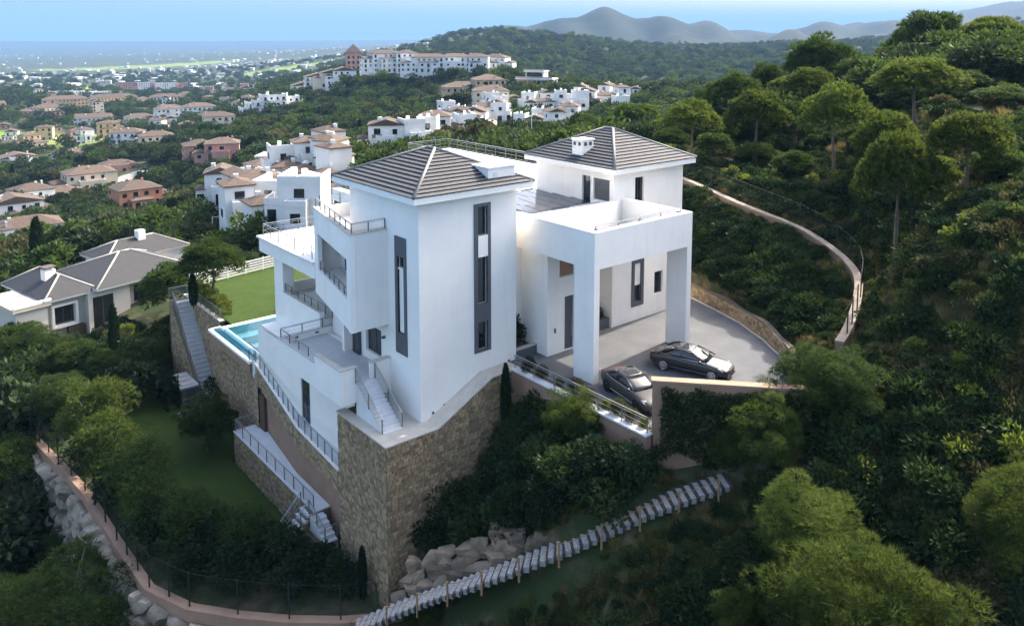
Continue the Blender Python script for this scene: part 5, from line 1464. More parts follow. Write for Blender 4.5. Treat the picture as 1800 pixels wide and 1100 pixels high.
TOWN = [
    ('house', 'tall white townhouse with a garage at the front of the near terrace row', 'house', None, 51.7, 129.0, -0.25, 7.0, 6.7, 3, 'white', 'terracotta', 'hip', 1, 2, None),
    ('house', 'low white townhouse right of the tall one at the front', 'house', None, 55.8, 124.3, -0.18, 6.1, 6.5, 2, 'white', 'terracotta', 'gable_y', 8, 2, None),
    ('house', 'white townhouse partly behind the roof terrace railing', 'house', None, 59.5, 122.5, -0.5, 5.1, 5.4, 2, 'white', 'terracotta', 'gable_x', 15, 2, None),
    ('house', 'white townhouse behind the tall front one', 'house', None, 60.1, 142.8, -0.29, 6.1, 5.8, 2, 'white', 'terracotta', 'hip', 22, 2, None),
    ('house', 'white townhouse with palm in the middle of the near row', 'house', None, 64.0, 137.2, -0.06, 5.8, 5.5, 2, 'white', 'terracotta', 'hip', 29, 2, None),
    ('house', 'broad brown roofed townhouse at the back left of the near row', 'house', None, 66.2, 159.2, -0.02, 7.6, 5.9, 2, 'white', 'terracotta', 'hip', 36, 2, None),
    ('house', 'white townhouse at the back of the near row', 'house', None, 70.0, 153.9, -0.59, 5.8, 5.5, 2, 'white', 'terracotta', 'gable_y', 43, 2, None),
    ('house', 'white townhouse nearest the bare slope', 'house', None, 73.8, 150.8, -0.56, 5.6, 5.3, 2, 'white', 'terracotta', 'hip', 50, 2, None),
    ('house', 'white townhouse with a terrace at the left end of the near row', 'house', None, 55.5, 144.9, -0.58, 4.2, 5.2, 2, 'white', 'terracotta', 'flat', 57, 2, None),
    ('house', 'white townhouse with twin gables just above the left tower roof', 'house', None, 93.4, 157.3, -0.57, 7.7, 6.3, 3, 'white', 'terracotta', 'gable_y', 64, 2, None),
    ('house', 'white townhouse second from the left in the middle row', 'house', None, 106.6, 168.3, -0.85, 7.4, 6.6, 2, 'white', 'terracotta', 'gable_x', 71, 2, None),
    ('house', 'broad white townhouse in the middle of the middle row', 'house', None, 114.2, 168.8, -0.62, 7.8, 6.4, 3, 'white', 'terracotta', 'hip', 78, 2, None),
    ('house', 'white gabled townhouse right of the broad one', 'house', None, 140.3, 196.8, -0.53, 7.5, 7.3, 2, 'white', 'terracotta', 'gable_y', 85, 2, None),
    ('house', 'tall white gabled townhouse at the right of the middle row', 'house', None, 160.6, 213.9, -0.78, 7.9, 7.7, 3, 'white', 'terracotta', 'gable_y', 92, 2, None),
    ('house', 'brown roofed townhouse behind the middle row', 'house', None, 166.2, 229.0, -0.52, 8.5, 7.6, 2, 'white', 'terracotta', 'hip', 99, 2, None),
    ('house', 'white townhouse at the top of the middle row', 'house', None, 180.8, 233.9, -0.6, 7.7, 7.5, 2, 'white', 'terracotta', 'gable_x', 106, 2, None),
    ('house', 'white townhouse at the lower end of the right row', 'house', None, 176.9, 201.2, -1.01, 7.4, 6.6, 2, 'white', 'terracotta', 'gable_y', 113, 2, None),
    ('house', 'second white townhouse of the right row', 'house', None, 185.0, 201.7, -0.71, 7.2, 6.4, 2, 'white', 'terracotta', 'gable_x', 120, 2, None),
    ('house', 'third white townhouse of the right row', 'house', None, 193.5, 203.8, -0.9, 7.1, 6.3, 2, 'white', 'terracotta', 'hip', 127, 2, None),
    ('house', 'reddish roofed townhouse behind the right row', 'house', None, 197.5, 220.0, -0.78, 7.0, 6.3, 2, 'white', 'terracotta', 'hip', 134, 2, None),
    ('house', 'white townhouse below the dark pyramid roof', 'house', None, 221.7, 223.9, -0.91, 7.5, 6.7, 3, 'white', 'terracotta', 'gable_y', 141, 2, None),
    ('house', 'brown roofed townhouse near the right end of the row', 'house', None, 234.5, 226.6, -0.69, 8.2, 6.7, 2, 'white', 'terracotta', 'hip', 148, 2, None),
    ('house', 'last white townhouse before the dome shaped pine', 'house', None, 246.7, 228.7, -0.86, 6.9, 6.8, 2, 'white', 'terracotta', 'gable_x', 155, 2, None),
    ('house', 'small white townhouse packed into the near terrace cluster', 'house', 'small houses of the near terraces', 52.6, 138.3, -0.05, 4.4, 5.8, 3, 'white', 'terracotta', 'gable_y', 3023, 1, None),
    ('house', 'small white townhouse packed into the near terrace cluster', 'house', 'small houses of the near terraces', 63.4, 127.5, -0.06, 5.4, 5.1, 2, 'white', 'terracotta', 'hip', 3024, 1, None),
    ('house', 'small white townhouse packed into the near terrace cluster', 'house', 'small houses of the near terraces', 70.0, 137.8, -0.95, 4.5, 5.3, 3, 'white', 'terracotta', 'hip', 3025, 1, None),
    ('house', 'small white townhouse packed into the near terrace cluster', 'house', 'small houses of the near terraces', 45.5, 111.2, -0.08, 4.6, 4.6, 2, 'white', 'terracotta', 'hip', 3026, 1, None),
    ('house', 'small white townhouse packed into the near terrace cluster', 'house', 'small houses of the near terraces', 51.9, 110.3, -0.49, 4.6, 5.3, 2, 'white', 'terracotta', 'flat', 3027, 1, None),
    ('house', 'small white townhouse packed into the near terrace cluster', 'house', 'small houses of the near terraces', 64.6, 145.8, -0.43, 4.9, 5.7, 2, 'white', 'terracotta', 'hip', 3028, 1, None),
    ('house', 'small white townhouse packed into the near terrace cluster', 'house', 'small houses of the near terraces', 69.7, 147.9, -0.29, 5.2, 5.2, 3, 'white', 'terracotta', 'hip', 3029, 1, None),
    ('house', 'small white townhouse packed into the near terrace cluster', 'house', 'small houses of the near terraces', 79.2, 157.3, -0.04, 5.3, 5.6, 3, 'white', 'terracotta', 'hip', 3030, 1, None),
    ('house', 'small white townhouse packed into the near terrace cluster', 'house', 'small houses of the near terraces', 77.9, 185.7, -0.7, 5.2, 5.7, 2, 'white', 'terracotta', 'flat', 3031, 1, None),
    ('house', 'small white townhouse packed into the near terrace cluster', 'house', 'small houses of the near terraces', 65.6, 150.4, -0.26, 4.8, 4.9, 3, 'white', 'terracotta', 'flat', 3032, 1, None),
    ('house', 'small white townhouse packed into the near terrace cluster', 'house', 'small houses of the near terraces', 66.8, 130.8, 0.02, 4.3, 5.2, 3, 'white', 'terracotta', 'hip', 3033, 1, None),
    ('house', 'small white townhouse packed into the near terrace cluster', 'house', 'small houses of the near terraces', 71.4, 142.6, 0.03, 4.3, 5.7, 3, 'white', 'terracotta', 'hip', 3034, 1, None),
    ('house', 'small white townhouse packed into the near terrace cluster', 'house', 'small houses of the near terraces', 59.8, 133.2, -0.08, 4.1, 4.6, 2, 'white', 'terracotta', 'flat', 3035, 1, None),
    ('house', 'small white townhouse packed into the near terrace cluster', 'house', 'small houses of the near terraces', 59.7, 148.4, -0.38, 4.9, 5.4, 2, 'white', 'terracotta', 'flat', 3036, 1, None),
    ('house', 'small white townhouse packed into the near terrace cluster', 'house', 'small houses of the near terraces', 61.2, 157.3, -0.84, 4.4, 4.5, 2, 'white', 'terracotta', 'gable_y', 3037, 1, None),
    ('house', 'small white townhouse packed into the near terrace cluster', 'house', 'small houses of the near terraces', 44.7, 119.3, -0.17, 4.2, 5.3, 3, 'white', 'terracotta', 'hip', 3038, 1, None),
    ('house', 'small white townhouse packed into the near terrace cluster', 'house', 'small houses of the near terraces', 46.5, 99.5, -0.69, 5.5, 5.8, 3, 'white', 'terracotta', 'flat', 3039, 1, None),
    ('house', 'small white townhouse packed into the near terrace cluster', 'house', 'small houses of the near terraces', 48.8, 106.2, 0.05, 4.1, 5.4, 3, 'white', 'terracotta', 'flat', 3040, 1, None),
    ('house', 'small white townhouse packed into the near terrace cluster', 'house', 'small houses of the near terraces', 50.7, 118.9, -0.76, 4.9, 6.0, 3, 'white', 'terracotta', 'flat', 3041, 1, None),
    ('house', 'small white townhouse packed into the near terrace cluster', 'house', 'small houses of the near terraces', 54.7, 153.1, -0.42, 5.6, 5.9, 3, 'white', 'terracotta', 'gable_y', 3042, 1, None),
    ('house', 'small white townhouse packed into the middle terrace row', 'house', 'small houses of the middle terraces', 152.5, 206.3, -1.05, 4.5, 4.5, 2, 'white', 'terracotta', 'gable_y', 3043, 1, None),
    ('house', 'small white townhouse packed into the middle terrace row', 'house', 'small houses of the middle terraces', 107.9, 179.6, -0.04, 5.3, 5.4, 2, 'white', 'terracotta', 'flat', 3044, 1, None),
    ('house', 'small white townhouse packed into the middle terrace row', 'house', 'small houses of the middle terraces', 173.6, 216.8, -0.69, 4.4, 5.7, 3, 'white', 'terracotta', 'flat', 3045, 1, None),
    ('house', 'small white townhouse packed into the middle terrace row', 'house', 'small houses of the middle terraces', 119.3, 176.0, -0.93, 5.0, 5.4, 2, 'white', 'terracotta', 'flat', 3046, 1, None),
    ('house', 'small white townhouse packed into the middle terrace row', 'house', 'small houses of the middle terraces', 97.8, 154.0, -0.24, 4.7, 5.2, 3, 'white', 'terracotta', 'flat', 3047, 1, None),
    ('house', 'small white townhouse packed into the middle terrace row', 'house', 'small houses of the middle terraces', 126.3, 179.4, -0.22, 5.1, 4.6, 2, 'white', 'terracotta', 'gable_y', 3048, 1, None),
    ('house', 'small white townhouse packed into the middle terrace row', 'house', 'small houses of the middle terraces', 133.8, 198.2, -0.73, 4.8, 4.9, 2, 'white', 'terracotta', 'flat', 3049, 1, None),
    ('house', 'small white townhouse packed into the middle terrace row', 'house', 'small houses of the middle terraces', 104.9, 173.9, -0.38, 4.1, 4.9, 2, 'white', 'terracotta', 'flat', 3050, 1, None),
    ('house', 'small white townhouse packed into the middle terrace row', 'house', 'small houses of the middle terraces', 146.6, 196.3, -0.78, 5.2, 6.0, 3, 'white', 'terracotta', 'gable_y', 3051, 1, None),
    ('house', 'small white townhouse packed into the middle terrace row', 'house', 'small houses of the middle terraces', 166.2, 220.7, -1.06, 4.3, 5.4, 2, 'white', 'terracotta', 'hip', 3052, 1, None),
    ('house', 'small white townhouse packed into the middle terrace row', 'house', 'small houses of the middle terraces', 155.4, 219.2, -0.19, 4.1, 5.8, 3, 'white', 'terracotta', 'gable_y', 3053, 1, None),
    ('house', 'small white townhouse packed into the middle terrace row', 'house', 'small houses of the middle terraces', 103.4, 155.4, -0.73, 4.2, 5.4, 3, 'white', 'terracotta', 'flat', 3054, 1, None),
    ('house', 'small white townhouse packed into the middle terrace row', 'house', 'small houses of the middle terraces', 201.1, 257.0, -0.47, 5.5, 5.8, 3, 'white', 'terracotta', 'flat', 3055, 1, None),
    ('house', 'small white townhouse packed into the middle terrace row', 'house', 'small houses of the middle terraces', 185.9, 232.4, -0.31, 4.8, 4.7, 3, 'white', 'terracotta', 'flat', 3056, 1, None),
    ('house', 'small white townhouse packed into the middle terrace row', 'house', 'small houses of the middle terraces', 154.0, 199.3, -1.07, 4.7, 5.7, 2, 'white', 'terracotta', 'flat', 3057, 1, None),
    ('house', 'small white townhouse packed into the middle terrace row', 'house', 'small houses of the middle terraces', 190.4, 246.1, -0.82, 4.5, 5.8, 2, 'white', 'terracotta', 'hip', 3058, 1, None),
    ('house', 'small white townhouse packed into the middle terrace row', 'house', 'small houses of the middle terraces', 171.7, 239.0, -0.65, 5.4, 5.9, 2, 'white', 'terracotta', 'flat', 3059, 1, None),
    ('house', 'small white townhouse packed into the middle terrace row', 'house', 'small houses of the middle terraces', 150.1, 210.7, -0.86, 5.0, 5.1, 2, 'white', 'terracotta', 'gable_y', 3060, 1, None),
    ('house', 'small white townhouse packed into the middle terrace row', 'house', 'small houses of the middle terraces', 163.9, 235.2, -0.18, 4.9, 5.0, 3, 'white', 'terracotta', 'flat', 3061, 1, None),
    ('house', 'small white townhouse packed into the middle terrace row', 'house', 'small houses of the middle terraces', 176.5, 220.7, -1.07, 4.7, 5.5, 3, 'white', 'terracotta', 'gable_y', 3062, 1, None),
    ('house', 'small white townhouse packed into the middle terrace row', 'house', 'small houses of the middle terraces', 155.6, 214.8, -0.42, 4.3, 4.9, 2, 'white', 'terracotta', 'flat', 3063, 1, None),
    ('house', 'small white townhouse packed into the middle terrace row', 'house', 'small houses of the middle terraces', 131.1, 179.2, -0.37, 5.1, 5.7, 3, 'white', 'terracotta', 'flat', 3064, 1, None),
    ('house', 'small white townhouse packed into the right terrace row', 'house', 'small houses of the right terraces', 226.6, 235.5, -1.04, 5.6, 5.5, 2, 'white', 'terracotta', 'flat', 3065, 1, None),
    ('house', 'small white townhouse packed into the right terrace row', 'house', 'small houses of the right terraces', 180.4, 198.5, -0.26, 5.2, 6.0, 2, 'white', 'terracotta', 'gable_y', 3066, 1, None),
    ('house', 'small white townhouse packed into the right terrace row', 'house', 'small houses of the right terraces', 231.9, 237.1, -1.0, 5.1, 5.2, 3, 'white', 'terracotta', 'gable_y', 3067, 1, None),
    ('house', 'small white townhouse packed into the right terrace row', 'house', 'small houses of the right terraces', 201.3, 216.5, -0.64, 4.0, 5.2, 3, 'white', 'terracotta', 'flat', 3068, 1, None),
    ('house', 'small white townhouse packed into the right terrace row', 'house', 'small houses of the right terraces', 204.3, 237.2, -0.96, 5.1, 5.5, 3, 'white', 'terracotta', 'flat', 3069, 1, None),
    ('house', 'small white townhouse packed into the right terrace row', 'house', 'small houses of the right terraces', 176.2, 208.8, -1.0, 4.0, 5.0, 2, 'white', 'terracotta', 'flat', 3070, 1, None),
    ('house', 'small white townhouse packed into the right terrace row', 'house', 'small houses of the right terraces', 203.7, 208.8, -0.48, 5.0, 5.8, 3, 'white', 'terracotta', 'flat', 3071, 1, None),
    ('house', 'small white townhouse packed into the right terrace row', 'house', 'small houses of the right terraces', 176.8, 193.4, -0.33, 4.9, 5.1, 3, 'white', 'terracotta', 'gable_y', 3072, 1, None),
    ('house', 'small white townhouse packed into the right terrace row', 'house', 'small houses of the right terraces', 184.3, 208.0, -1.02, 5.2, 4.5, 2, 'white', 'terracotta', 'flat', 3073, 1, None),
    ('house', 'small white townhouse packed into the right terrace row', 'house', 'small houses of the right terraces', 248.4, 238.8, -1.22, 5.4, 5.5, 3, 'white', 'terracotta', 'gable_y', 3074, 1, None),
    ('house', 'small white townhouse packed into the right terrace row', 'house', 'small houses of the right terraces', 215.7, 200.4, -0.43, 5.1, 5.0, 2, 'white', 'terracotta', 'flat', 3075, 1, None),
    ('house', 'small white townhouse packed into the right terrace row', 'house', 'small houses of the right terraces', 210.1, 234.2, -0.4, 5.1, 5.5, 3, 'white', 'terracotta', 'gable_y', 3076, 1, None),
    ('house', 'small white townhouse packed into the right terrace row', 'house', 'small houses of the right terraces', 271.0, 242.9, -0.83, 4.2, 4.8, 2, 'white', 'terracotta', 'gable_y', 3077, 1, None),
    ('house', 'small white townhouse packed into the right terrace row', 'house', 'small houses of the right terraces', 237.0, 219.6, -0.37, 5.0, 5.4, 3, 'white', 'terracotta', 'hip', 3078, 1, None),
    ('house', 'small white townhouse packed into the right terrace row', 'house', 'small houses of the right terraces', 220.1, 241.7, -0.46, 5.4, 5.5, 2, 'white', 'terracotta', 'flat', 3079, 1, None),
    ('house', 'small white townhouse packed into the right terrace row', 'house', 'small houses of the right terraces', 217.9, 251.8, -0.61, 4.3, 5.5, 2, 'white', 'terracotta', 'hip', 3080, 1, None),
    ('house', 'small white townhouse packed into the right terrace row', 'house', 'small houses of the right terraces', 195.0, 224.8, -0.84, 4.7, 5.9, 2, 'white', 'terracotta', 'gable_y', 3081, 1, None),
    ('house', 'small white townhouse packed into the right terrace row', 'house', 'small houses of the right terraces', 238.5, 233.8, -0.59, 4.4, 5.0, 2, 'white', 'terracotta', 'flat', 3082, 1, None),
    ('house', 'ochre villa with arched terrace below the hilltop apartments', 'house', None, 241.8, 332.9, -0.43, 19.1, 13.1, 2, 'ochre', 'terracotta', 'hip', 582, 2, None),
    ('house', 'taller ochre villa right of the arched one', 'house', None, 246.6, 317.6, -0.46, 15.2, 12.8, 3, 'ochre', 'terracotta', 'hip', 589, 2, None),
    ('house', 'cream villa in front of the ochre villas', 'house', None, 208.0, 266.4, -0.56, 14.6, 10.4, 3, 'cream', 'terracotta', 'hip', 596, 2, None),
    ('apartment_block', 'left block of the white hilltop apartments', 'apartments', None, 265.3, 446.5, -0.19, 20.0, 10.7, 4, 'white', 'terracotta', 'hip', 603, 1, None),
    ('apartment_block', 'second block of the white hilltop apartments', 'apartments', None, 274.0, 435.7, -0.46, 13.6, 10.5, 4, 'white', 'terracotta', 'hip', 610, 1, None),
    ('apartment_block', 'long middle block of the white hilltop apartments', 'apartments', None, 269.0, 402.7, -0.59, 21.5, 10.0, 3, 'white', 'terracotta', 'hip', 617, 1, None),
    ('apartment_block', 'fourth block of the white hilltop apartments', 'apartments', None, 275.8, 386.3, -0.67, 18.3, 9.8, 3, 'white', 'terracotta', 'hip', 624, 1, None),
    ('apartment_block', 'fifth block of the white hilltop apartments', 'apartments', None, 285.7, 378.7, -0.75, 14.2, 9.9, 3, 'white', 'terracotta', 'hip', 631, 1, None),
    ('apartment_block', 'right end block of the white hilltop apartments', 'apartments', None, 303.6, 383.2, -1.02, 14.8, 10.3, 3, 'white', 'terracotta', 'hip', 638, 1, None),
    ('house', 'white house at the left end of the hill spur', 'house', None, 252.5, 536.5, -0.34, 17.6, 13.2, 2, 'white', 'terracotta', 'gable_y', 645, 2, None),
    ('house', 'white gabled house on the hill spur', 'house', None, 237.5, 483.6, -0.36, 17.8, 11.9, 3, 'white', 'terracotta', 'gable_y', 652, 2, None),
    ('house', 'cream house in the middle of the hill spur', 'house', None, 237.6, 464.2, -0.37, 15.3, 11.5, 3, 'cream', 'terracotta', 'gable_y', 659, 2, None),
    ('house', 'white house left of the pink tower house', 'house', None, 242.2, 458.0, -0.39, 14.1, 11.3, 3, 'white', 'terracotta', 'gable_y', 666, 2, None),
    ('apartment_block', 'left block of the stepped white flats', 'apartments', None, 191.8, 470.4, -0.19, 14.2, 12.0, 3, 'white', 'terracotta', 'flat', 673, 2, None),
    ('apartment_block', 'middle block of the stepped white flats', 'apartments', None, 187.9, 440.5, -0.2, 13.3, 11.3, 4, 'white', 'terracotta', 'flat', 680, 2, None),
    ('apartment_block', 'right block of the stepped white flats', 'apartments', None, 198.1, 445.6, -0.22, 13.3, 11.3, 3, 'white', 'terracotta', 'flat', 687, 2, None),
    ('mansion', 'left half of the large pink mansion', 'mansion', None, 106.5, 321.7, -0.22, 11.6, 10.4, 2, 'pink', 'terracotta', 'hip', 694, 2, None),
    ('mansion', 'right half of the large pink mansion', 'mansion', None, 106.3, 295.3, -0.4, 11.9, 9.7, 2, 'pink', 'terracotta', 'hip', 701, 2, None),
    ('house', 'bright orange villa among palms', 'house', None, 70.9, 276.5, 0.05, 13.1, 11.1, 3, 'orange', 'terracotta', 'hip', 708, 2, None),
    ('house', 'low pinkish villa above the orange villa', 'house', None, 86.3, 363.3, -0.03, 14.5, 10.0, 1, 'pink', 'terracotta', 'hip', 715, 2, None),
    ('house', 'cream villa with white chimneys left of the orange villa', 'house', None, 70.6, 338.0, -0.01, 17.3, 11.5, 2, 'cream', 'terracotta', 'hip', 722, 2, None),
    ('house', 'white villa with a red roof at the left edge of the valley', 'house', None, 34.7, 238.7, -0.04, 15.3, 10.2, 2, 'white', 'terracotta', 'hip', 729, 2, None),
    ('house', 'white villa with cypresses at the left picture edge', 'house', None, 37.5, 280.4, 0.07, 14.0, 9.7, 2, 'white', 'terracotta', 'gable_y', 736, 2, None),
    ('house', 'long low cream villa near the cypresses', 'house', None, 55.7, 323.0, -0.07, 18.4, 11.5, 1, 'cream', 'terracotta', 'hip', 743, 2, None),
    ('house', 'white villa left of the long low one', 'house', None, 47.7, 316.8, 0.15, 12.2, 9.9, 2, 'white', 'terracotta', 'hip', 750, 2, None),
    ('house', 'white gabled house near the fairway', 'house', None, 63.5, 453.3, 0.06, 16.0, 10.3, 1, 'white', 'terracotta', 'gable_y', 757, 2, None),
    ('house', 'white house with a low roof beside the trees', 'house', None, 85.0, 443.1, 0.01, 15.0, 10.4, 1, 'white', 'terracotta', 'hip', 764, 2, None),
    ('house', 'white house below the grove', 'house', None, 117.3, 466.6, -0.45, 16.4, 10.9, 2, 'white', 'terracotta', 'hip', 771, 2, None),
    ('house', 'cream villa left of the pink mansion', 'house', None, 113.8, 403.1, -0.18, 15.1, 10.1, 2, 'cream', 'terracotta', 'hip', 778, 2, None),
    ('house', 'white villa under the distant apartments', 'house', None, 175.8, 664.2, -0.16, 20.9, 13.5, 2, 'white', 'terracotta', 'hip', 785, 2, None),
    ('house', 'long white villa below the ochre flats', 'house', None, 155.8, 719.1, -0.41, 26.3, 14.5, 2, 'white', 'terracotta', 'gable_x', 792, 2, None),
    ('house', 'white villa in the valley centre', 'house', None, 191.9, 640.1, -0.09, 21.5, 14.3, 3, 'white', 'terracotta', 'hip', 799, 2, None),
    ('house', 'tall white villa right of the valley centre', 'house', None, 205.4, 616.6, -0.22, 23.2, 13.9, 3, 'white', 'terracotta', 'hip', 806, 2, None),
    ('house', 'cream house beside the valley road', 'house', None, 152.9, 428.5, -0.24, 15.5, 10.9, 2, 'cream', 'terracotta', 'hip', 813, 2, None),
    ('house', 'cream flats at the left of the valley', 'house', None, 140.4, 814.8, 0.03, 25.8, 15.5, 2, 'cream', 'terracotta', 'hip', 820, 2, None),
    ('apartment_block', 'ochre apartment row at the left of the valley', 'apartments', None, 160.7, 849.5, -0.09, 37.1, 16.1, 3, 'ochre', 'terracotta', 'hip', 827, 1, None),
    ('apartment_block', 'long ochre apartment row in the valley', 'apartments', None, 218.0, 914.5, -0.13, 44.4, 17.0, 3, 'ochre', 'terracotta', 'hip', 834, 1, None),
    ('apartment_block', 'cream apartments right of the ochre row', 'apartments', None, 247.3, 840.8, -0.19, 27.5, 15.0, 3, 'cream', 'terracotta', 'hip', 841, 1, None),
    ('apartment_block', 'far left block of the distant white apartment crescent', 'apartments', None, 314.4, 1246.1, -0.15, 27.5, 16.1, 5, 'pink', 'terracotta', 'flat', 848, 0, None),
    ('apartment_block', 'left block of the distant white apartment crescent', 'apartments', None, 331.8, 1245.7, -0.16, 27.6, 16.1, 5, 'white', 'terracotta', 'flat', 855, 0, None),
    ('apartment_block', 'middle block of the distant white apartment crescent', 'apartments', None, 361.4, 1287.2, -0.17, 28.6, 16.7, 5, 'pink', 'terracotta', 'flat', 862, 0, None),
    ('apartment_block', 'right block of the distant white apartment crescent', 'apartments', None, 377.6, 1280.9, -0.19, 28.6, 16.7, 5, 'white', 'terracotta', 'flat', 869, 0, None),
    ('apartment_block', 'far right block of the distant white apartment crescent', 'apartments', None, 395.9, 1280.9, -0.2, 28.7, 16.8, 5, 'pink', 'terracotta', 'flat', 876, 0, None),
    ('apartment_block', 'first from the left of the distant flat roofed white blocks', 'apartments', None, 188.6, 1014.7, -0.08, 23.2, 14.7, 3, 'white', 'terracotta', 'flat', 883, 0, None),
    ('apartment_block', 'second from the left of the distant flat roofed white blocks', 'apartments', None, 202.9, 1029.9, -0.09, 23.6, 15.0, 3, 'white', 'terracotta', 'flat', 890, 0, None),
    ('apartment_block', 'third from the left of the distant flat roofed white blocks', 'apartments', None, 223.1, 1065.2, -0.11, 24.4, 15.5, 3, 'white', 'terracotta', 'flat', 897, 0, None),
    ('apartment_block', 'fourth from the left of the distant flat roofed white blocks', 'apartments', None, 236.9, 1049.7, -0.12, 24.2, 15.4, 3, 'white', 'terracotta', 'flat', 904, 0, None),
    ('house', 'small tile roofed house scattered far across the valley', 'house', 'small houses far across the valley', 137.9, 1029.2, 0.16, 8.1, 7.6, 1, 'ochre', 'terracotta', 'gable_x', 1000, 0, None),
    ('house', 'small tile roofed house scattered far across the valley', 'house', 'small houses far across the valley', 139.2, 970.2, -0.1, 10.8, 7.0, 1, 'pink', 'terracotta', 'gable_x', 1001, 0, None),
    ('house', 'small tile roofed house scattered far across the valley', 'house', 'small houses far across the valley', 214.7, 1231.4, -0.39, 6.7, 7.3, 2, 'ochre', 'terracotta', 'gable_y', 1002, 0, None),
    ('house', 'small tile roofed house scattered far across the valley', 'house', 'small houses far across the valley', 133.9, 644.4, 0.18, 8.4, 5.5, 1, 'white', 'terracotta', 'gable_x', 1003, 1, None),
    ('house', 'small tile roofed house scattered far across the valley', 'house', 'small houses far across the valley', 399.3, 1018.9, -0.48, 7.3, 5.6, 3, 'cream', 'terracotta', 'hip', 1004, 0, None),
    ('house', 'small tile roofed house scattered far across the valley', 'house', 'small houses far across the valley', 232.5, 786.1, -0.36, 7.1, 6.7, 3, 'white', 'terracotta', 'gable_y', 1005, 0, None),
    ('house', 'small tile roofed house scattered far across the valley', 'house', 'small houses far across the valley', 253.8, 1237.9, -0.39, 8.6, 7.1, 3, 'white', 'terracotta', 'hip', 1006, 0, None),
    ('house', 'small tile roofed house scattered far across the valley', 'house', 'small houses far across the valley', 109.5, 634.9, -0.55, 7.5, 7.9, 1, 'ochre', 'terracotta', 'gable_x', 1007, 1, None),
    ('house', 'small tile roofed house scattered far across the valley', 'house', 'small houses far across the valley', 311.2, 761.2, 0.05, 9.0, 6.8, 2, 'white', 'terracotta', 'gable_x', 1008, 0, None),
    ('house', 'small tile roofed house scattered far across the valley', 'house', 'small houses far across the valley', 94.4, 729.6, -0.12, 10.6, 7.3, 1, 'pink', 'terracotta', 'gable_y', 1009, 0, None),
    ('house', 'small tile roofed house scattered far across the valley', 'house', 'small houses far across the valley', 162.5, 543.2, -0.19, 7.2, 6.4, 2, 'white', 'terracotta', 'gable_y', 1010, 1, None),
    ('house', 'small tile roofed house scattered far across the valley', 'house', 'small houses far across the valley', 176.5, 512.3, -0.1, 10.8, 7.0, 2, 'white', 'terracotta', 'hip', 1011, 1, None),
    ('house', 'small tile roofed house scattered far across the valley', 'house', 'small houses far across the valley', 345.4, 898.8, -0.24, 10.4, 5.8, 1, 'ochre', 'terracotta', 'gable_y', 1012, 0, None),
    ('house', 'small tile roofed house scattered far across the valley', 'house', 'small houses far across the valley', 324.0, 1067.1, -0.68, 6.8, 6.0, 1, 'ochre', 'terracotta', 'gable_y', 1013, 0, None),
    ('house', 'small tile roofed house scattered far across the valley', 'house', 'small houses far across the valley', 308.1, 868.0, -0.1, 9.1, 6.3, 3, 'white', 'terracotta', 'gable_y', 1014, 0, None),
    ('house', 'small tile roofed house scattered far across the valley', 'house', 'small houses far across the valley', 135.6, 582.3, -0.0, 10.9, 6.3, 3, 'ochre', 'terracotta', 'hip', 1015, 1, None),
    ('house', 'small tile roofed house scattered far across the valley', 'house', 'small houses far across the valley', 398.4, 1159.8, -0.41, 8.1, 5.9, 3, 'white', 'terracotta', 'hip', 1016, 0, None),
    ('house', 'small tile roofed house scattered far across the valley', 'house', 'small houses far across the valley', 313.5, 1098.0, 0.07, 8.9, 7.0, 3, 'white', 'terracotta', 'gable_x', 1017, 0, None),
    ('house', 'small tile roofed house scattered far across the valley', 'house', 'small houses far across the valley', 213.2, 1126.0, -0.09, 8.6, 7.2, 1, 'white', 'terracotta', 'gable_x', 1018, 0, None),
    ('house', 'small tile roofed house scattered far across the valley', 'house', 'small houses far across the valley', 387.9, 1058.6, 0.15, 9.2, 5.6, 3, 'white', 'terracotta', 'gable_y', 1019, 0, None),
    ('house', 'small tile roofed house scattered far across the valley', 'house', 'small houses far across the valley', 289.5, 745.5, -0.64, 7.4, 7.6, 2, 'white', 'terracotta', 'hip', 1020, 0, None),
    ('house', 'small tile roofed house scattered far across the valley', 'house', 'small houses far across the valley', 89.6, 653.1, -0.31, 7.7, 7.2, 2, 'white', 'terracotta', 'gable_y', 1021, 1, None),
    ('house', 'small tile roofed house scattered far across the valley', 'house', 'small houses far across the valley', 162.4, 923.3, 0.04, 7.3, 6.6, 3, 'pink', 'terracotta', 'gable_y', 1022, 0, None),
    ('house', 'small tile roofed house scattered far across the valley', 'house', 'small houses far across the valley', 322.8, 1193.0, -0.45, 7.7, 6.5, 1, 'white', 'terracotta', 'gable_y', 1023, 0, None),
    ('house', 'small tile roofed house scattered far across the valley', 'house', 'small houses far across the valley', 277.9, 885.5, -0.02, 11.0, 7.2, 2, 'cream', 'terracotta', 'hip', 1024, 0, None),
    ('house', 'small tile roofed house scattered far across the valley', 'house', 'small houses far across the valley', 150.6, 1100.9, 0.17, 9.1, 7.1, 1, 'white', 'terracotta', 'gable_y', 1025, 0, None),
    ('house', 'small tile roofed house scattered far across the valley', 'house', 'small houses far across the valley', 105.7, 509.5, 0.08, 7.2, 7.7, 3, 'white', 'terracotta', 'hip', 1026, 1, None),
    ('house', 'small tile roofed house scattered far across the valley', 'house', 'small houses far across the valley', 192.9, 971.6, 0.19, 7.1, 7.1, 1, 'white', 'terracotta', 'gable_x', 1027, 0, None),
    ('house', 'small tile roofed house scattered far across the valley', 'house', 'small houses far across the valley', 218.3, 679.2, -0.5, 8.8, 7.2, 1, 'white', 'terracotta', 'gable_x', 1028, 0, None),
    ('house', 'small tile roofed house scattered far across the valley', 'house', 'small houses far across the valley', 122.3, 531.8, -0.1, 10.9, 5.7, 3, 'ochre', 'terracotta', 'hip', 1029, 1, None),
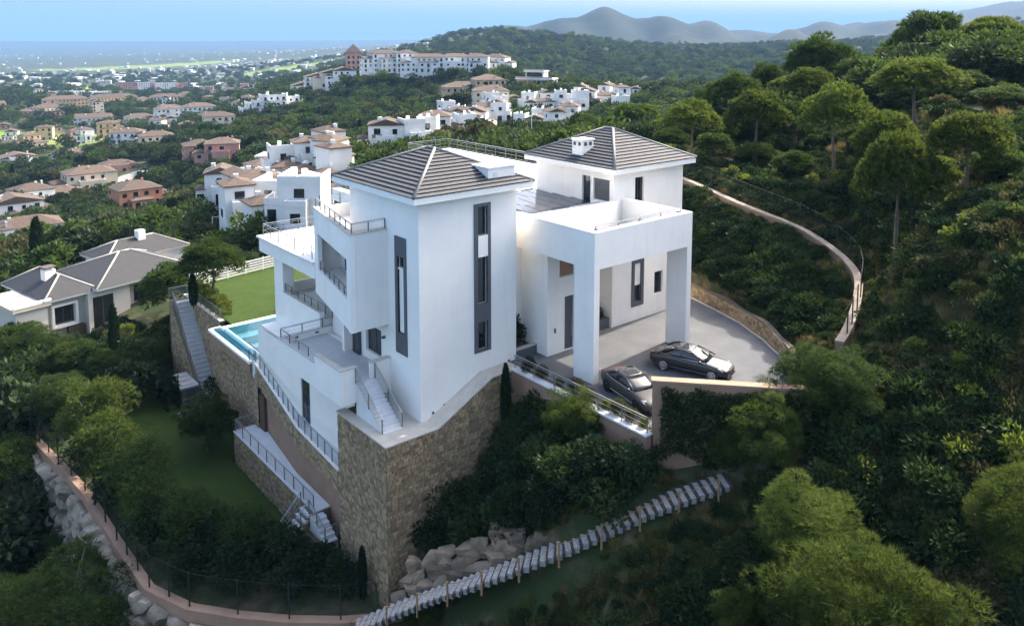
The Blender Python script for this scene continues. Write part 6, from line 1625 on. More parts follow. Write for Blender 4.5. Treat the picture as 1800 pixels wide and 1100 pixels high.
    ('house', 'small tile roofed house scattered far across the valley', 'house', 'small houses far across the valley', 122.3, 688.1, 0.14, 7.8, 6.4, 1, 'ochre', 'terracotta', 'gable_y', 1030, 1, None),
    ('house', 'small tile roofed house scattered far across the valley', 'house', 'small houses far across the valley', 323.8, 981.8, -0.35, 6.7, 7.8, 1, 'white', 'terracotta', 'gable_x', 1031, 0, None),
    ('house', 'small tile roofed house scattered far across the valley', 'house', 'small houses far across the valley', 438.9, 1161.9, -0.72, 9.1, 6.1, 2, 'white', 'terracotta', 'gable_y', 1032, 0, None),
    ('house', 'small tile roofed house scattered far across the valley', 'house', 'small houses far across the valley', 205.0, 700.8, 0.15, 7.5, 7.2, 3, 'white', 'terracotta', 'hip', 1033, 0, None),
    ('house', 'small tile roofed house scattered far across the valley', 'house', 'small houses far across the valley', 102.1, 609.8, -0.37, 10.7, 6.7, 3, 'ochre', 'terracotta', 'hip', 1034, 1, None),
    ('house', 'small tile roofed house scattered far across the valley', 'house', 'small houses far across the valley', 86.9, 569.7, 0.3, 10.2, 7.8, 2, 'ochre', 'terracotta', 'hip', 1035, 1, None),
    ('house', 'small tile roofed house scattered far across the valley', 'house', 'small houses far across the valley', 146.6, 458.7, -0.24, 9.4, 7.6, 1, 'pink', 'terracotta', 'gable_y', 1036, 1, None),
    ('house', 'small tile roofed house scattered far across the valley', 'house', 'small houses far across the valley', 240.7, 609.7, -0.46, 9.9, 7.3, 2, 'white', 'terracotta', 'hip', 1037, 1, None),
    ('house', 'small tile roofed house scattered far across the valley', 'house', 'small houses far across the valley', 281.5, 940.6, -0.18, 9.7, 6.4, 2, 'ochre', 'terracotta', 'hip', 1038, 0, None),
    ('house', 'small tile roofed house scattered far across the valley', 'house', 'small houses far across the valley', 177.5, 804.6, 0.12, 9.5, 6.8, 3, 'cream', 'terracotta', 'gable_y', 1039, 0, None),
    ('house', 'small tile roofed house scattered far across the valley', 'house', 'small houses far across the valley', 282.1, 720.4, -0.22, 9.3, 7.9, 3, 'white', 'terracotta', 'gable_y', 1040, 0, None),
    ('house', 'small tile roofed house scattered far across the valley', 'house', 'small houses far across the valley', 205.9, 540.5, -0.61, 6.9, 5.9, 3, 'white', 'terracotta', 'hip', 1041, 1, None),
    ('house', 'small tile roofed house scattered far across the valley', 'house', 'small houses far across the valley', 118.6, 786.1, -0.11, 9.8, 7.5, 2, 'pink', 'terracotta', 'hip', 1042, 0, None),
    ('house', 'small tile roofed house scattered far across the valley', 'house', 'small houses far across the valley', 137.7, 763.5, 0.06, 10.0, 7.3, 2, 'pink', 'terracotta', 'gable_y', 1043, 0, None),
    ('house', 'small tile roofed house scattered far across the valley', 'house', 'small houses far across the valley', 269.7, 800.5, -0.53, 9.5, 7.5, 1, 'white', 'terracotta', 'hip', 1044, 0, None),
    ('house', 'small tile roofed house scattered far across the valley', 'house', 'small houses far across the valley', 183.8, 570.6, -0.32, 9.4, 7.1, 1, 'ochre', 'terracotta', 'gable_y', 1045, 1, None),
    ('house', 'small tile roofed house scattered far across the valley', 'house', 'small houses far across the valley', 77.2, 487.3, 0.33, 9.5, 7.3, 2, 'cream', 'terracotta', 'hip', 1046, 1, None),
    ('house', 'small tile roofed house scattered far across the valley', 'house', 'small houses far across the valley', 473.3, 1152.7, -0.51, 9.9, 7.5, 2, 'white', 'terracotta', 'gable_y', 1047, 0, None),
    ('house', 'small tile roofed house scattered far across the valley', 'house', 'small houses far across the valley', 286.1, 1147.7, -0.63, 6.7, 6.5, 3, 'white', 'terracotta', 'hip', 1048, 0, None),
    ('house', 'small tile roofed house scattered far across the valley', 'house', 'small houses far across the valley', 293.2, 790.4, -0.23, 9.0, 5.8, 3, 'white', 'terracotta', 'gable_x', 1049, 0, None),
    ('house', 'small tile roofed house scattered far across the valley', 'house', 'small houses far across the valley', 159.6, 625.9, 0.07, 7.9, 5.7, 2, 'white', 'terracotta', 'hip', 1050, 1, None),
    ('house', 'small tile roofed house scattered far across the valley', 'house', 'small houses far across the valley', 261.0, 755.0, 0.05, 10.0, 7.5, 2, 'pink', 'terracotta', 'hip', 1051, 0, None),
    ('house', 'small tile roofed house scattered far across the valley', 'house', 'small houses far across the valley', 392.9, 1133.7, -0.43, 11.0, 6.3, 3, 'pink', 'terracotta', 'gable_x', 1052, 0, None),
    ('house', 'small tile roofed house scattered far across the valley', 'house', 'small houses far across the valley', 107.3, 844.2, 0.32, 8.5, 7.8, 3, 'pink', 'terracotta', 'gable_x', 1053, 0, None),
    ('house', 'small tile roofed house scattered far across the valley', 'house', 'small houses far across the valley', 237.7, 645.1, -0.6, 10.8, 7.9, 2, 'white', 'terracotta', 'gable_x', 1054, 1, None),
    ('house', 'small tile roofed house scattered far across the valley', 'house', 'small houses far across the valley', 182.1, 1195.4, -0.25, 7.0, 7.5, 1, 'white', 'terracotta', 'gable_x', 1055, 0, None),
    ('house', 'small tile roofed house scattered far across the valley', 'house', 'small houses far across the valley', 113.2, 431.0, -0.42, 6.7, 6.8, 1, 'white', 'terracotta', 'gable_y', 1056, 1, None),
    ('house', 'small tile roofed house scattered far across the valley', 'house', 'small houses far across the valley', 77.6, 597.2, -0.59, 10.5, 6.5, 1, 'white', 'terracotta', 'gable_x', 1057, 1, None),
    ('house', 'small tile roofed house scattered far across the valley', 'house', 'small houses far across the valley', 424.9, 1068.4, 0.1, 7.6, 6.1, 3, 'cream', 'terracotta', 'gable_y', 1058, 0, None),
    ('house', 'small tile roofed house scattered far across the valley', 'house', 'small houses far across the valley', 171.2, 1047.2, 0.33, 7.6, 5.8, 3, 'white', 'terracotta', 'gable_x', 1059, 0, None),
    ('house', 'small tile roofed house scattered far across the valley', 'house', 'small houses far across the valley', 123.7, 994.0, 0.03, 7.8, 6.7, 3, 'ochre', 'terracotta', 'hip', 1060, 0, None),
    ('house', 'small tile roofed house scattered far across the valley', 'house', 'small houses far across the valley', 319.0, 927.0, -0.27, 10.0, 6.5, 2, 'cream', 'terracotta', 'hip', 1061, 0, None),
    ('house', 'small tile roofed house scattered far across the valley', 'house', 'small houses far across the valley', 272.8, 1216.4, -0.58, 6.8, 7.8, 2, 'pink', 'terracotta', 'gable_y', 1062, 0, None),
    ('house', 'small tile roofed house scattered far across the valley', 'house', 'small houses far across the valley', 322.5, 825.8, -0.42, 7.9, 7.5, 3, 'pink', 'terracotta', 'gable_x', 1063, 0, None),
    ('house', 'small tile roofed house scattered far across the valley', 'house', 'small houses far across the valley', 174.5, 772.4, -0.27, 9.0, 7.1, 1, 'white', 'terracotta', 'hip', 1064, 0, None),
    ('house', 'small tile roofed house scattered far across the valley', 'house', 'small houses far across the valley', 341.1, 1085.9, -0.18, 8.0, 6.5, 2, 'white', 'terracotta', 'gable_x', 1065, 0, None),
    ('house', 'small tile roofed house scattered far across the valley', 'house', 'small houses far across the valley', 253.8, 1017.4, -0.6, 10.6, 7.4, 1, 'ochre', 'terracotta', 'hip', 1066, 0, None),
    ('house', 'small tile roofed house scattered far across the valley', 'house', 'small houses far across the valley', 299.1, 1015.7, -0.23, 8.8, 5.8, 2, 'pink', 'terracotta', 'hip', 1067, 0, None),
    ('house', 'small tile roofed house scattered far across the valley', 'house', 'small houses far across the valley', 191.1, 1082.2, -0.48, 10.3, 7.4, 1, 'cream', 'terracotta', 'gable_x', 1068, 0, None),
    ('house', 'small tile roofed house scattered far across the valley', 'house', 'small houses far across the valley', 129.9, 929.9, -0.02, 7.4, 7.2, 1, 'cream', 'terracotta', 'hip', 1069, 0, None),
    ('house', 'small tile roofed house scattered far across the valley', 'house', 'small houses far across the valley', 197.3, 736.1, -0.14, 10.2, 6.1, 2, 'white', 'terracotta', 'hip', 1070, 0, None),
    ('house', 'small tile roofed house scattered far across the valley', 'house', 'small houses far across the valley', 414.2, 1216.2, -0.77, 9.5, 7.9, 3, 'white', 'terracotta', 'gable_x', 1071, 0, None),
    ('house', 'small tile roofed house scattered far across the valley', 'house', 'small houses far across the valley', 187.1, 1122.8, 0.03, 7.9, 6.9, 2, 'pink', 'terracotta', 'gable_x', 1072, 0, None),
    ('house', 'small tile roofed house scattered far across the valley', 'house', 'small houses far across the valley', 461.4, 1206.1, -0.07, 8.3, 7.2, 2, 'pink', 'terracotta', 'gable_x', 1073, 0, None),
    ('house', 'small tile roofed house scattered far across the valley', 'house', 'small houses far across the valley', 173.5, 1277.8, -0.11, 7.8, 7.2, 3, 'ochre', 'terracotta', 'hip', 1074, 0, None),
    ('house', 'small tile roofed house scattered far across the valley', 'house', 'small houses far across the valley', 112.2, 569.9, 0.29, 8.2, 6.0, 2, 'pink', 'terracotta', 'hip', 1075, 1, None),
    ('house', 'small tile roofed house scattered far across the valley', 'house', 'small houses far across the valley', 290.2, 964.9, 0.1, 8.6, 7.5, 2, 'white', 'terracotta', 'gable_x', 1076, 0, None),
    ('house', 'small tile roofed house scattered far across the valley', 'house', 'small houses far across the valley', 179.0, 1235.7, -0.11, 9.8, 6.8, 1, 'pink', 'terracotta', 'hip', 1077, 0, None),
    ('house', 'small tile roofed house scattered far across the valley', 'house', 'small houses far across the valley', 224.4, 562.3, -0.85, 6.7, 6.5, 3, 'cream', 'terracotta', 'hip', 1078, 1, None),
    ('house', 'small tile roofed house scattered far across the valley', 'house', 'small houses far across the valley', 316.0, 1158.8, -0.64, 7.6, 7.7, 2, 'white', 'terracotta', 'hip', 1079, 0, None),
    ('house', 'small tile roofed house scattered far across the valley', 'house', 'small houses far across the valley', 418.1, 1044.0, 0.01, 7.3, 6.0, 1, 'white', 'terracotta', 'hip', 1080, 0, None),
    ('house', 'small tile roofed house scattered far across the valley', 'house', 'small houses far across the valley', 138.8, 487.3, -0.76, 7.5, 6.1, 3, 'white', 'terracotta', 'gable_x', 1081, 1, None),
    ('house', 'small tile roofed house scattered far across the valley', 'house', 'small houses far across the valley', 383.2, 952.7, -0.04, 8.6, 5.9, 3, 'white', 'terracotta', 'gable_x', 1082, 0, None),
    ('house', 'small tile roofed house scattered far across the valley', 'house', 'small houses far across the valley', 149.6, 516.8, -0.7, 8.1, 7.0, 2, 'white', 'terracotta', 'gable_y', 1083, 1, None),
    ('house', 'small tile roofed house scattered far across the valley', 'house', 'small houses far across the valley', 210.9, 861.4, -0.49, 6.8, 5.7, 1, 'white', 'terracotta', 'gable_x', 1084, 0, None),
    ('house', 'small tile roofed house scattered far across the valley', 'house', 'small houses far across the valley', 264.7, 1105.7, -0.67, 8.7, 7.8, 2, 'pink', 'terracotta', 'gable_y', 1085, 0, None),
    ('house', 'small tile roofed house scattered far across the valley', 'house', 'small houses far across the valley', 245.6, 983.9, 0.24, 10.7, 5.9, 3, 'cream', 'terracotta', 'gable_x', 1086, 0, None),
    ('house', 'small tile roofed house scattered far across the valley', 'house', 'small houses far across the valley', 274.9, 1039.5, -0.17, 9.1, 7.2, 1, 'white', 'terracotta', 'gable_x', 1087, 0, None),
    ('house', 'small tile roofed house scattered far across the valley', 'house', 'small houses far across the valley', 164.2, 1160.9, 0.14, 10.6, 5.9, 2, 'white', 'terracotta', 'gable_x', 1088, 0, None),
    ('house', 'small tile roofed house scattered far across the valley', 'house', 'small houses far across the valley', 238.3, 1194.6, -0.7, 9.6, 7.1, 1, 'ochre', 'terracotta', 'gable_x', 1089, 0, None),
    ('house', 'small tile roofed house scattered far across the valley', 'house', 'small houses far across the valley', 291.5, 915.7, -0.08, 8.0, 6.7, 3, 'ochre', 'terracotta', 'gable_x', 1090, 0, None),
    ('house', 'small tile roofed house scattered far across the valley', 'house', 'small houses far across the valley', 149.1, 996.7, -0.04, 10.0, 7.9, 2, 'white', 'terracotta', 'gable_y', 1091, 0, None),
    ('house', 'small tile roofed house scattered far across the valley', 'house', 'small houses far across the valley', 80.4, 524.4, 0.03, 8.3, 6.3, 2, 'pink', 'terracotta', 'gable_y', 1092, 1, None),
    ('house', 'small tile roofed house scattered far across the valley', 'house', 'small houses far across the valley', 207.3, 498.7, -0.23, 7.1, 6.7, 3, 'ochre', 'terracotta', 'gable_y', 1093, 1, None),
    ('house', 'small tile roofed house scattered far across the valley', 'house', 'small houses far across the valley', 210.0, 1155.7, 0.2, 10.3, 7.2, 1, 'ochre', 'terracotta', 'hip', 1094, 0, None),
]
KEEP_CLEAR = [(51.7, 129.0, 7.8), (55.8, 124.3, 7.4), (59.5, 122.5, 6.6), (60.1, 142.8, 7.1), (64.0, 137.2, 6.8), (66.2, 159.2, 8.2), (70.0, 153.9, 6.8), (73.8, 150.8, 6.7), (55.5, 144.9, 6.4), (93.4, 157.3, 8.3), (106.6, 168.3, 8.1), (114.2, 168.8, 8.3), (140.3, 196.8, 8.1), (160.6, 213.9, 8.4), (166.2, 229.0, 8.9), (180.8, 233.9, 8.3), (176.9, 201.2, 8.1), (185.0, 201.7, 7.9), (193.5, 203.8, 7.8), (197.5, 220.0, 7.8), (221.7, 223.9, 8.1), (234.5, 226.6, 8.6), (246.7, 228.7, 7.7), (52.6, 138.3, 6.5), (63.4, 127.5, 6.5), (70.0, 137.8, 6.5), (45.5, 111.2, 6.5), (51.9, 110.3, 6.5), (64.6, 145.8, 6.5), (69.7, 147.9, 6.5), (79.2, 157.3, 6.5), (77.9, 185.7, 6.5), (65.6, 150.4, 6.5), (66.8, 130.8, 6.5), (71.4, 142.6, 6.5), (59.8, 133.2, 6.5), (59.7, 148.4, 6.5), (61.2, 157.3, 6.5), (44.7, 119.3, 6.5), (46.5, 99.5, 6.5), (48.8, 106.2, 6.5), (50.7, 118.9, 6.5), (54.7, 153.1, 6.5), (152.5, 206.3, 6.5), (107.9, 179.6, 6.5), (173.6, 216.8, 6.5), (119.3, 176.0, 6.5), (97.8, 154.0, 6.5), (126.3, 179.4, 6.5), (133.8, 198.2, 6.5), (104.9, 173.9, 6.5), (146.6, 196.3, 6.5), (166.2, 220.7, 6.5), (155.4, 219.2, 6.5), (103.4, 155.4, 6.5), (201.1, 257.0, 6.5), (185.9, 232.4, 6.5), (154.0, 199.3, 6.5), (190.4, 246.1, 6.5), (171.7, 239.0, 6.5), (150.1, 210.7, 6.5), (163.9, 235.2, 6.5), (176.5, 220.7, 6.5), (155.6, 214.8, 6.5), (131.1, 179.2, 6.5), (226.6, 235.5, 6.5), (180.4, 198.5, 6.5), (231.9, 237.1, 6.5), (201.3, 216.5, 6.5), (204.3, 237.2, 6.5), (176.2, 208.8, 6.5), (203.7, 208.8, 6.5), (176.8, 193.4, 6.5), (184.3, 208.0, 6.5), (248.4, 238.8, 6.5), (215.7, 200.4, 6.5), (210.1, 234.2, 6.5), (271.0, 242.9, 6.5), (237.0, 219.6, 6.5), (220.1, 241.7, 6.5), (217.9, 251.8, 6.5), (195.0, 224.8, 6.5), (238.5, 233.8, 6.5), (241.8, 332.9, 16.8), (246.6, 317.6, 13.9), (208.0, 266.4, 13.4), (265.3, 446.5, 17.5), (274.0, 435.7, 12.7), (269.0, 402.7, 18.6), (275.8, 386.3, 16.2), (285.7, 378.7, 13.1), (303.6, 383.2, 13.6), (252.5, 536.5, 15.7), (237.5, 483.6, 15.9), (237.6, 464.2, 14.0), (242.2, 458.0, 13.1), (191.8, 470.4, 13.1), (187.9, 440.5, 12.5), (198.1, 445.6, 12.5), (106.5, 321.7, 11.2), (106.3, 295.3, 11.4), (70.9, 276.5, 12.3), (86.3, 363.3, 13.4), (70.6, 338.0, 15.5), (34.7, 238.7, 14.0), (37.5, 280.4, 13.0), (55.7, 323.0, 16.3), (47.7, 316.8, 11.6), (63.5, 453.3, 14.5), (85.0, 443.1, 13.8), (117.3, 466.6, 14.8), (113.8, 403.1, 13.8), (175.8, 664.2, 18.2), (155.8, 719.1, 22.2), (191.9, 640.1, 18.6), (205.4, 616.6, 19.9), (152.9, 428.5, 14.1), (140.4, 814.8, 21.9), (160.7, 849.5, 30.3), (218.0, 914.5, 35.8), (247.3, 840.8, 23.1), (314.4, 1246.1, 23.1), (331.8, 1245.7, 23.2), (361.4, 1287.2, 24.0), (377.6, 1280.9, 24.0), (395.9, 1280.9, 24.0), (188.6, 1014.7, 19.9), (202.9, 1029.9, 20.2), (223.1, 1065.2, 20.8), (236.9, 1049.7, 20.6), (137.9, 1029.2, 11.0), (139.2, 970.2, 11.0), (214.7, 1231.4, 11.0), (133.9, 644.4, 11.0), (399.3, 1018.9, 11.0), (232.5, 786.1, 11.0), (253.8, 1237.9, 11.0), (109.5, 634.9, 11.0), (311.2, 761.2, 11.0), (94.4, 729.6, 11.0), (162.5, 543.2, 11.0), (176.5, 512.3, 11.0), (345.4, 898.8, 11.0), (324.0, 1067.1, 11.0), (308.1, 868.0, 11.0), (135.6, 582.3, 11.0), (398.4, 1159.8, 11.0), (313.5, 1098.0, 11.0), (213.2, 1126.0, 11.0), (387.9, 1058.6, 11.0), (289.5, 745.5, 11.0), (89.6, 653.1, 11.0), (162.4, 923.3, 11.0), (322.8, 1193.0, 11.0), (277.9, 885.5, 11.0), (150.6, 1100.9, 11.0), (105.7, 509.5, 11.0), (192.9, 971.6, 11.0), (218.3, 679.2, 11.0), (122.3, 531.8, 11.0), (122.3, 688.1, 11.0), (323.8, 981.8, 11.0), (438.9, 1161.9, 11.0), (205.0, 700.8, 11.0), (102.1, 609.8, 11.0), (86.9, 569.7, 11.0), (146.6, 458.7, 11.0), (240.7, 609.7, 11.0), (281.5, 940.6, 11.0), (177.5, 804.6, 11.0), (282.1, 720.4, 11.0), (205.9, 540.5, 11.0), (118.6, 786.1, 11.0), (137.7, 763.5, 11.0), (269.7, 800.5, 11.0), (183.8, 570.6, 11.0), (77.2, 487.3, 11.0), (473.3, 1152.7, 11.0), (286.1, 1147.7, 11.0), (293.2, 790.4, 11.0), (159.6, 625.9, 11.0), (261.0, 755.0, 11.0), (392.9, 1133.7, 11.0), (107.3, 844.2, 11.0), (237.7, 645.1, 11.0), (182.1, 1195.4, 11.0), (113.2, 431.0, 11.0), (77.6, 597.2, 11.0), (424.9, 1068.4, 11.0), (171.2, 1047.2, 11.0), (123.7, 994.0, 11.0), (319.0, 927.0, 11.0), (272.8, 1216.4, 11.0), (322.5, 825.8, 11.0), (174.5, 772.4, 11.0), (341.1, 1085.9, 11.0), (253.8, 1017.4, 11.0), (299.1, 1015.7, 11.0), (191.1, 1082.2, 11.0), (129.9, 929.9, 11.0), (197.3, 736.1, 11.0), (414.2, 1216.2, 11.0), (187.1, 1122.8, 11.0), (461.4, 1206.1, 11.0), (173.5, 1277.8, 11.0), (112.2, 569.9, 11.0), (290.2, 964.9, 11.0), (179.0, 1235.7, 11.0), (224.4, 562.3, 11.0), (316.0, 1158.8, 11.0), (418.1, 1044.0, 11.0), (138.8, 487.3, 11.0), (383.2, 952.7, 11.0), (149.6, 516.8, 11.0), (210.9, 861.4, 11.0), (264.7, 1105.7, 11.0), (245.6, 983.9, 11.0), (274.9, 1039.5, 11.0), (164.2, 1160.9, 11.0), (238.3, 1194.6, 11.0), (291.5, 915.7, 11.0), (149.1, 996.7, 11.0), (80.4, 524.4, 11.0), (207.3, 498.7, 11.0), (210.0, 1155.7, 11.0), (260.4, 478.8, 12), (274.8, 315.0, 18), (21.4, 101.3, 14)]
TOWER_HOUSE = (260.4, 478.8, -0.50)
MODERN_HOUSE = (274.8, 315.0, -1.02)
NEIGHBOUR = (18.4, 97.3, 0.23)
NEIGHBOUR_Z = -11.2
ROADS = [[(41.6, 155.0), (46.6, 164.3), (51.3, 174.4), (55.9, 177.6)], [(48.5, 124.0), (47.4, 112.5), (48.0, 106.0), (49.3, 99.1)], [(77.7, 328.4), (85.3, 342.2), (91.5, 341.3), (93.2, 324.6)], [(126.8, 367.0), (140.2, 391.3), (151.9, 413.7), (183.0, 505.7)]]
ROAD_W = [5, 7, 6, 6]
LAMPS = [(41.9, 103.9, 4.3, 'slim white lamp pole standing behind the slat fence', 0), (41.6, 121.0, 4, 'white street lamp with an arm above the neighbouring roof', 1), (98.2, 113.4, 7.9, 'slim lamp pole between the pines left of the right tower', 0)]
VALLEY_TREES = [(19.0, 150.0, 3.6, 0), (158.9, 263.7, 4.8, 2), (56.7, 224.4, 4.4, 3), (30.4, 117.7, 5.8, 2), (137.1, 332.2, 5.8, 3), (221.0, 338.6, 4.6, 9), (33.1, 210.0, 4.2, 2), (205.2, 325.2, 6.1, 0), (197.5, 302.5, 5.0, 9), (76.0, 351.5, 5.5, 9), (27.6, 165.6, 3.8, 0), (157.1, 307.2, 3.9, 9), (30.4, 159.9, 5.5, 2), (67.9, 166.6, 6.1, 0), (24.1, 146.2, 6.5, 1), (111.0, 137.9, 5.1, 1), (95.5, 259.2, 5.5, 2), (123.9, 164.5, 6.7, 0), (70.3, 195.8, 6.2, 2), (71.3, 173.9, 4.5, 9), (87.8, 395.4, 6.7, 1), (143.9, 305.7, 4.6, 0), (143.5, 362.4, 4.8, 0), (63.8, 168.8, 3.5, 3), (90.1, 282.7, 4.5, 1), (76.4, 228.5, 3.9, 2), (80.6, 391.6, 5.6, 1), (31.7, 147.2, 3.8, 1), (216.9, 342.7, 4.5, 3), (44.6, 304.6, 3.5, 3), (71.5, 356.7, 5.7, 1), (79.7, 173.4, 3.7, 0), (142.7, 214.5, 6.4, 1), (125.6, 193.0, 3.6, 1), (137.8, 382.4, 5.9, 0), (22.7, 135.4, 6.0, 1), (183.9, 273.1, 4.0, 3), (63.7, 262.9, 3.7, 3), (160.9, 341.8, 4.1, 2), (60.9, 196.7, 6.0, 3), (130.5, 189.8, 5.3, 1), (53.2, 291.7, 4.0, 3), (84.3, 184.9, 4.3, 0), (98.2, 212.2, 6.7, 1), (55.4, 201.8, 4.5, 0), (22.6, 170.8, 4.7, 2), (161.0, 245.3, 4.7, 0), (28.0, 141.2, 4.1, 3), (86.2, 247.9, 5.1, 0), (189.5, 255.9, 3.9, 0), (89.2, 192.3, 3.6, 3), (53.3, 279.1, 3.5, 3), (123.8, 253.8, 6.2, 9), (47.9, 184.9, 4.1, 2), (225.1, 302.6, 5.5, 9), (196.1, 338.0, 3.9, 2), (97.4, 142.2, 6.0, 3), (24.9, 121.0, 5.8, 0), (112.0, 244.9, 5.6, 0), (141.4, 237.6, 5.8, 0), (214.5, 294.3, 5.3, 0), (177.6, 304.0, 4.9, 1), (117.9, 154.3, 4.8, 9), (82.0, 258.6, 4.0, 1), (127.9, 296.7, 4.9, 3), (159.1, 250.2, 6.5, 3), (36.7, 129.3, 6.2, 1), (86.0, 165.4, 3.7, 2), (182.0, 244.1, 3.8, 0), (33.5, 137.7, 6.0, 1), (112.7, 160.2, 5.8, 3), (108.8, 206.0, 5.1, 3), (186.2, 328.4, 5.0, 3), (159.9, 287.3, 6.6, 0), (22.2, 164.7, 3.4, 1), (36.3, 195.6, 4.0, 0), (102.5, 136.1, 6.6, 3), (114.0, 257.9, 3.9, 3), (36.3, 144.5, 3.5, 3), (40.2, 203.7, 5.4, 2), (33.1, 180.8, 5.1, 2), (137.1, 368.7, 5.6, 0), (41.0, 177.7, 5.6, 0), (117.4, 295.8, 5.2, 1), (17.9, 110.6, 6.1, 1), (105.1, 238.1, 5.4, 0), (158.9, 194.6, 4.6, 9), (154.0, 374.1, 4.3, 2), (67.1, 229.0, 4.5, 0), (63.9, 248.0, 4.4, 9), (51.7, 383.1, 6.3, 9), (53.1, 213.9, 3.5, 2), (153.5, 255.0, 6.5, 2), (125.9, 242.2, 5.8, 9), (131.6, 309.5, 4.2, 0), (39.3, 121.4, 3.5, 3), (57.2, 188.7, 5.6, 2), (115.3, 193.8, 6.8, 2), (232.6, 315.1, 5.4, 1), (131.3, 170.7, 5.2, 3), (37.8, 163.4, 4.7, 2), (44.8, 147.3, 4.6, 0), (123.5, 285.3, 6.0, 3), (58.4, 209.0, 3.4, 1), (64.4, 185.7, 6.7, 1), (223.4, 288.8, 6.7, 9), (172.9, 344.2, 3.7, 0), (141.2, 172.8, 3.5, 0), (108.9, 252.9, 4.7, 3), (127.6, 271.8, 3.9, 2), (165.5, 269.3, 6.6, 3), (95.7, 188.6, 3.5, 1), (51.3, 260.2, 5.0, 1), (114.7, 235.8, 4.5, 1), (34.8, 167.1, 3.8, 0), (129.3, 333.7, 5.3, 2), (127.3, 291.6, 5.6, 3), (28.0, 194.4, 6.8, 3), (50.7, 284.7, 6.7, 2), (54.6, 193.7, 4.6, 2), (208.2, 287.0, 6.3, 0), (79.5, 383.7, 6.4, 0), (198.4, 353.3, 5.7, 2), (42.7, 225.2, 3.3, 0), (132.0, 262.9, 6.1, 1), (26.6, 133.2, 6.4, 1), (136.5, 254.0, 3.8, 3), (60.9, 349.6, 6.1, 3), (32.8, 172.3, 4.5, 3), (144.5, 292.5, 6.1, 0), (169.1, 212.5, 3.4, 9), (181.9, 264.5, 5.3, 2), (137.8, 338.4, 5.3, 2), (125.7, 216.6, 4.7, 0), (36.1, 223.6, 5.7, 3), (141.8, 207.6, 5.3, 0), (221.3, 356.9, 3.6, 9), (27.4, 128.0, 5.8, 1), (57.8, 406.0, 6.1, 0), (35.6, 257.3, 5.2, 0), (112.5, 341.1, 5.8, 2), (129.4, 283.2, 5.2, 3), (55.7, 285.3, 4.9, 2), (86.3, 146.8, 3.6, 9), (18.3, 134.1, 5.3, 2), (38.7, 134.3, 4.7, 1), (47.9, 339.3, 5.9, 0), (63.0, 212.2, 3.6, 9), (150.1, 313.7, 5.4, 2), (207.3, 357.1, 5.7, 9), (99.6, 196.7, 6.1, 2), (41.3, 171.0, 4.8, 0), (97.3, 201.1, 5.1, 0), (213.3, 277.9, 3.6, 3), (20.4, 140.0, 5.3, 3), (38.0, 213.6, 4.3, 3), (93.3, 403.8, 6.7, 3), (104.2, 248.5, 5.4, 3), (193.8, 349.1, 4.8, 3), (165.8, 353.5, 5.3, 1), (179.6, 250.3, 5.7, 2), (37.3, 116.6, 3.7, 2), (167.1, 381.3, 4.2, 0), (69.5, 224.6, 4.8, 1), (173.3, 244.3, 4.9, 3), (147.5, 242.6, 4.1, 3), (94.7, 303.7, 4.2, 1), (68.4, 210.3, 5.6, 1), (68.9, 376.1, 4.8, 3), (84.1, 197.3, 6.5, 1), (181.9, 279.2, 5.6, 0), (234.0, 291.7, 5.7, 3), (155.4, 230.7, 6.4, 0), (200.9, 286.7, 5.9, 2), (58.4, 235.1, 4.6, 0), (18.7, 121.8, 6.4, 9), (70.6, 235.3, 3.2, 3), (31.4, 131.9, 5.3, 1), (42.7, 189.6, 6.7, 3), (140.6, 350.2, 4.6, 1), (64.4, 399.7, 3.5, 2), (56.5, 243.9, 6.2, 2), (167.2, 330.5, 6.5, 2), (48.0, 363.7, 5.3, 3), (65.0, 298.8, 3.5, 1), (65.3, 221.7, 6.1, 2), (259.9, 322.1, 6.5, 9), (195.6, 252.1, 5.3, 9), (204.3, 315.9, 5.0, 0), (110.0, 187.8, 6.7, 0), (113.3, 204.6, 3.5, 2), (31.1, 219.9, 6.7, 2), (159.9, 365.9, 4.3, 2), (84.5, 214.8, 3.5, 1), (66.7, 287.5, 3.6, 3), (74.1, 294.5, 6.5, 0), (90.4, 310.8, 4.8, 2), (20.2, 144.6, 4.6, 0), (55.0, 348.0, 6.2, 0), (98.4, 269.0, 3.5, 2), (166.2, 303.0, 4.1, 0), (59.1, 299.2, 6.3, 3), (204.8, 292.0, 6.6, 2), (33.1, 191.0, 3.7, 2), (125.6, 235.1, 5.5, 1), (55.0, 231.6, 5.7, 1), (57.3, 262.6, 4.0, 1), (117.1, 213.8, 4.7, 1), (150.4, 299.3, 5.4, 3), (144.5, 262.0, 3.8, 2), (62.4, 230.1, 4.6, 1), (40.5, 266.5, 5.5, 1), (38.0, 139.3, 4.7, 3), (17.0, 129.9, 5.2, 3), (175.3, 289.5, 6.1, 2), (47.6, 193.2, 4.0, 0), (30.6, 112.6, 3.6, 0), (24.2, 110.9, 4.1, 0), (73.0, 218.6, 5.6, 3), (91.2, 144.1, 3.3, 3), (53.5, 298.8, 4.4, 0), (159.1, 240.4, 6.2, 1), (113.9, 309.0, 6.3, 0), (118.3, 230.8, 3.8, 3), (155.5, 225.7, 4.4, 2), (138.2, 233.2, 5.0, 1), (160.7, 359.7, 3.4, 0), (40.7, 142.7, 5.8, 1), (136.0, 246.7, 6.5, 9), (89.0, 217.6, 6.2, 2), (124.4, 185.3, 4.4, 3), (118.0, 222.6, 5.0, 2), (105.7, 306.5, 6.3, 0), (76.1, 401.5, 4.6, 9), (27.5, 175.7, 4.0, 1), (162.0, 277.1, 6.4, 2), (89.5, 179.8, 6.8, 9), (43.1, 136.5, 3.4, 2), (95.6, 249.9, 4.1, 2), (118.3, 373.2, 3.3, 9)]
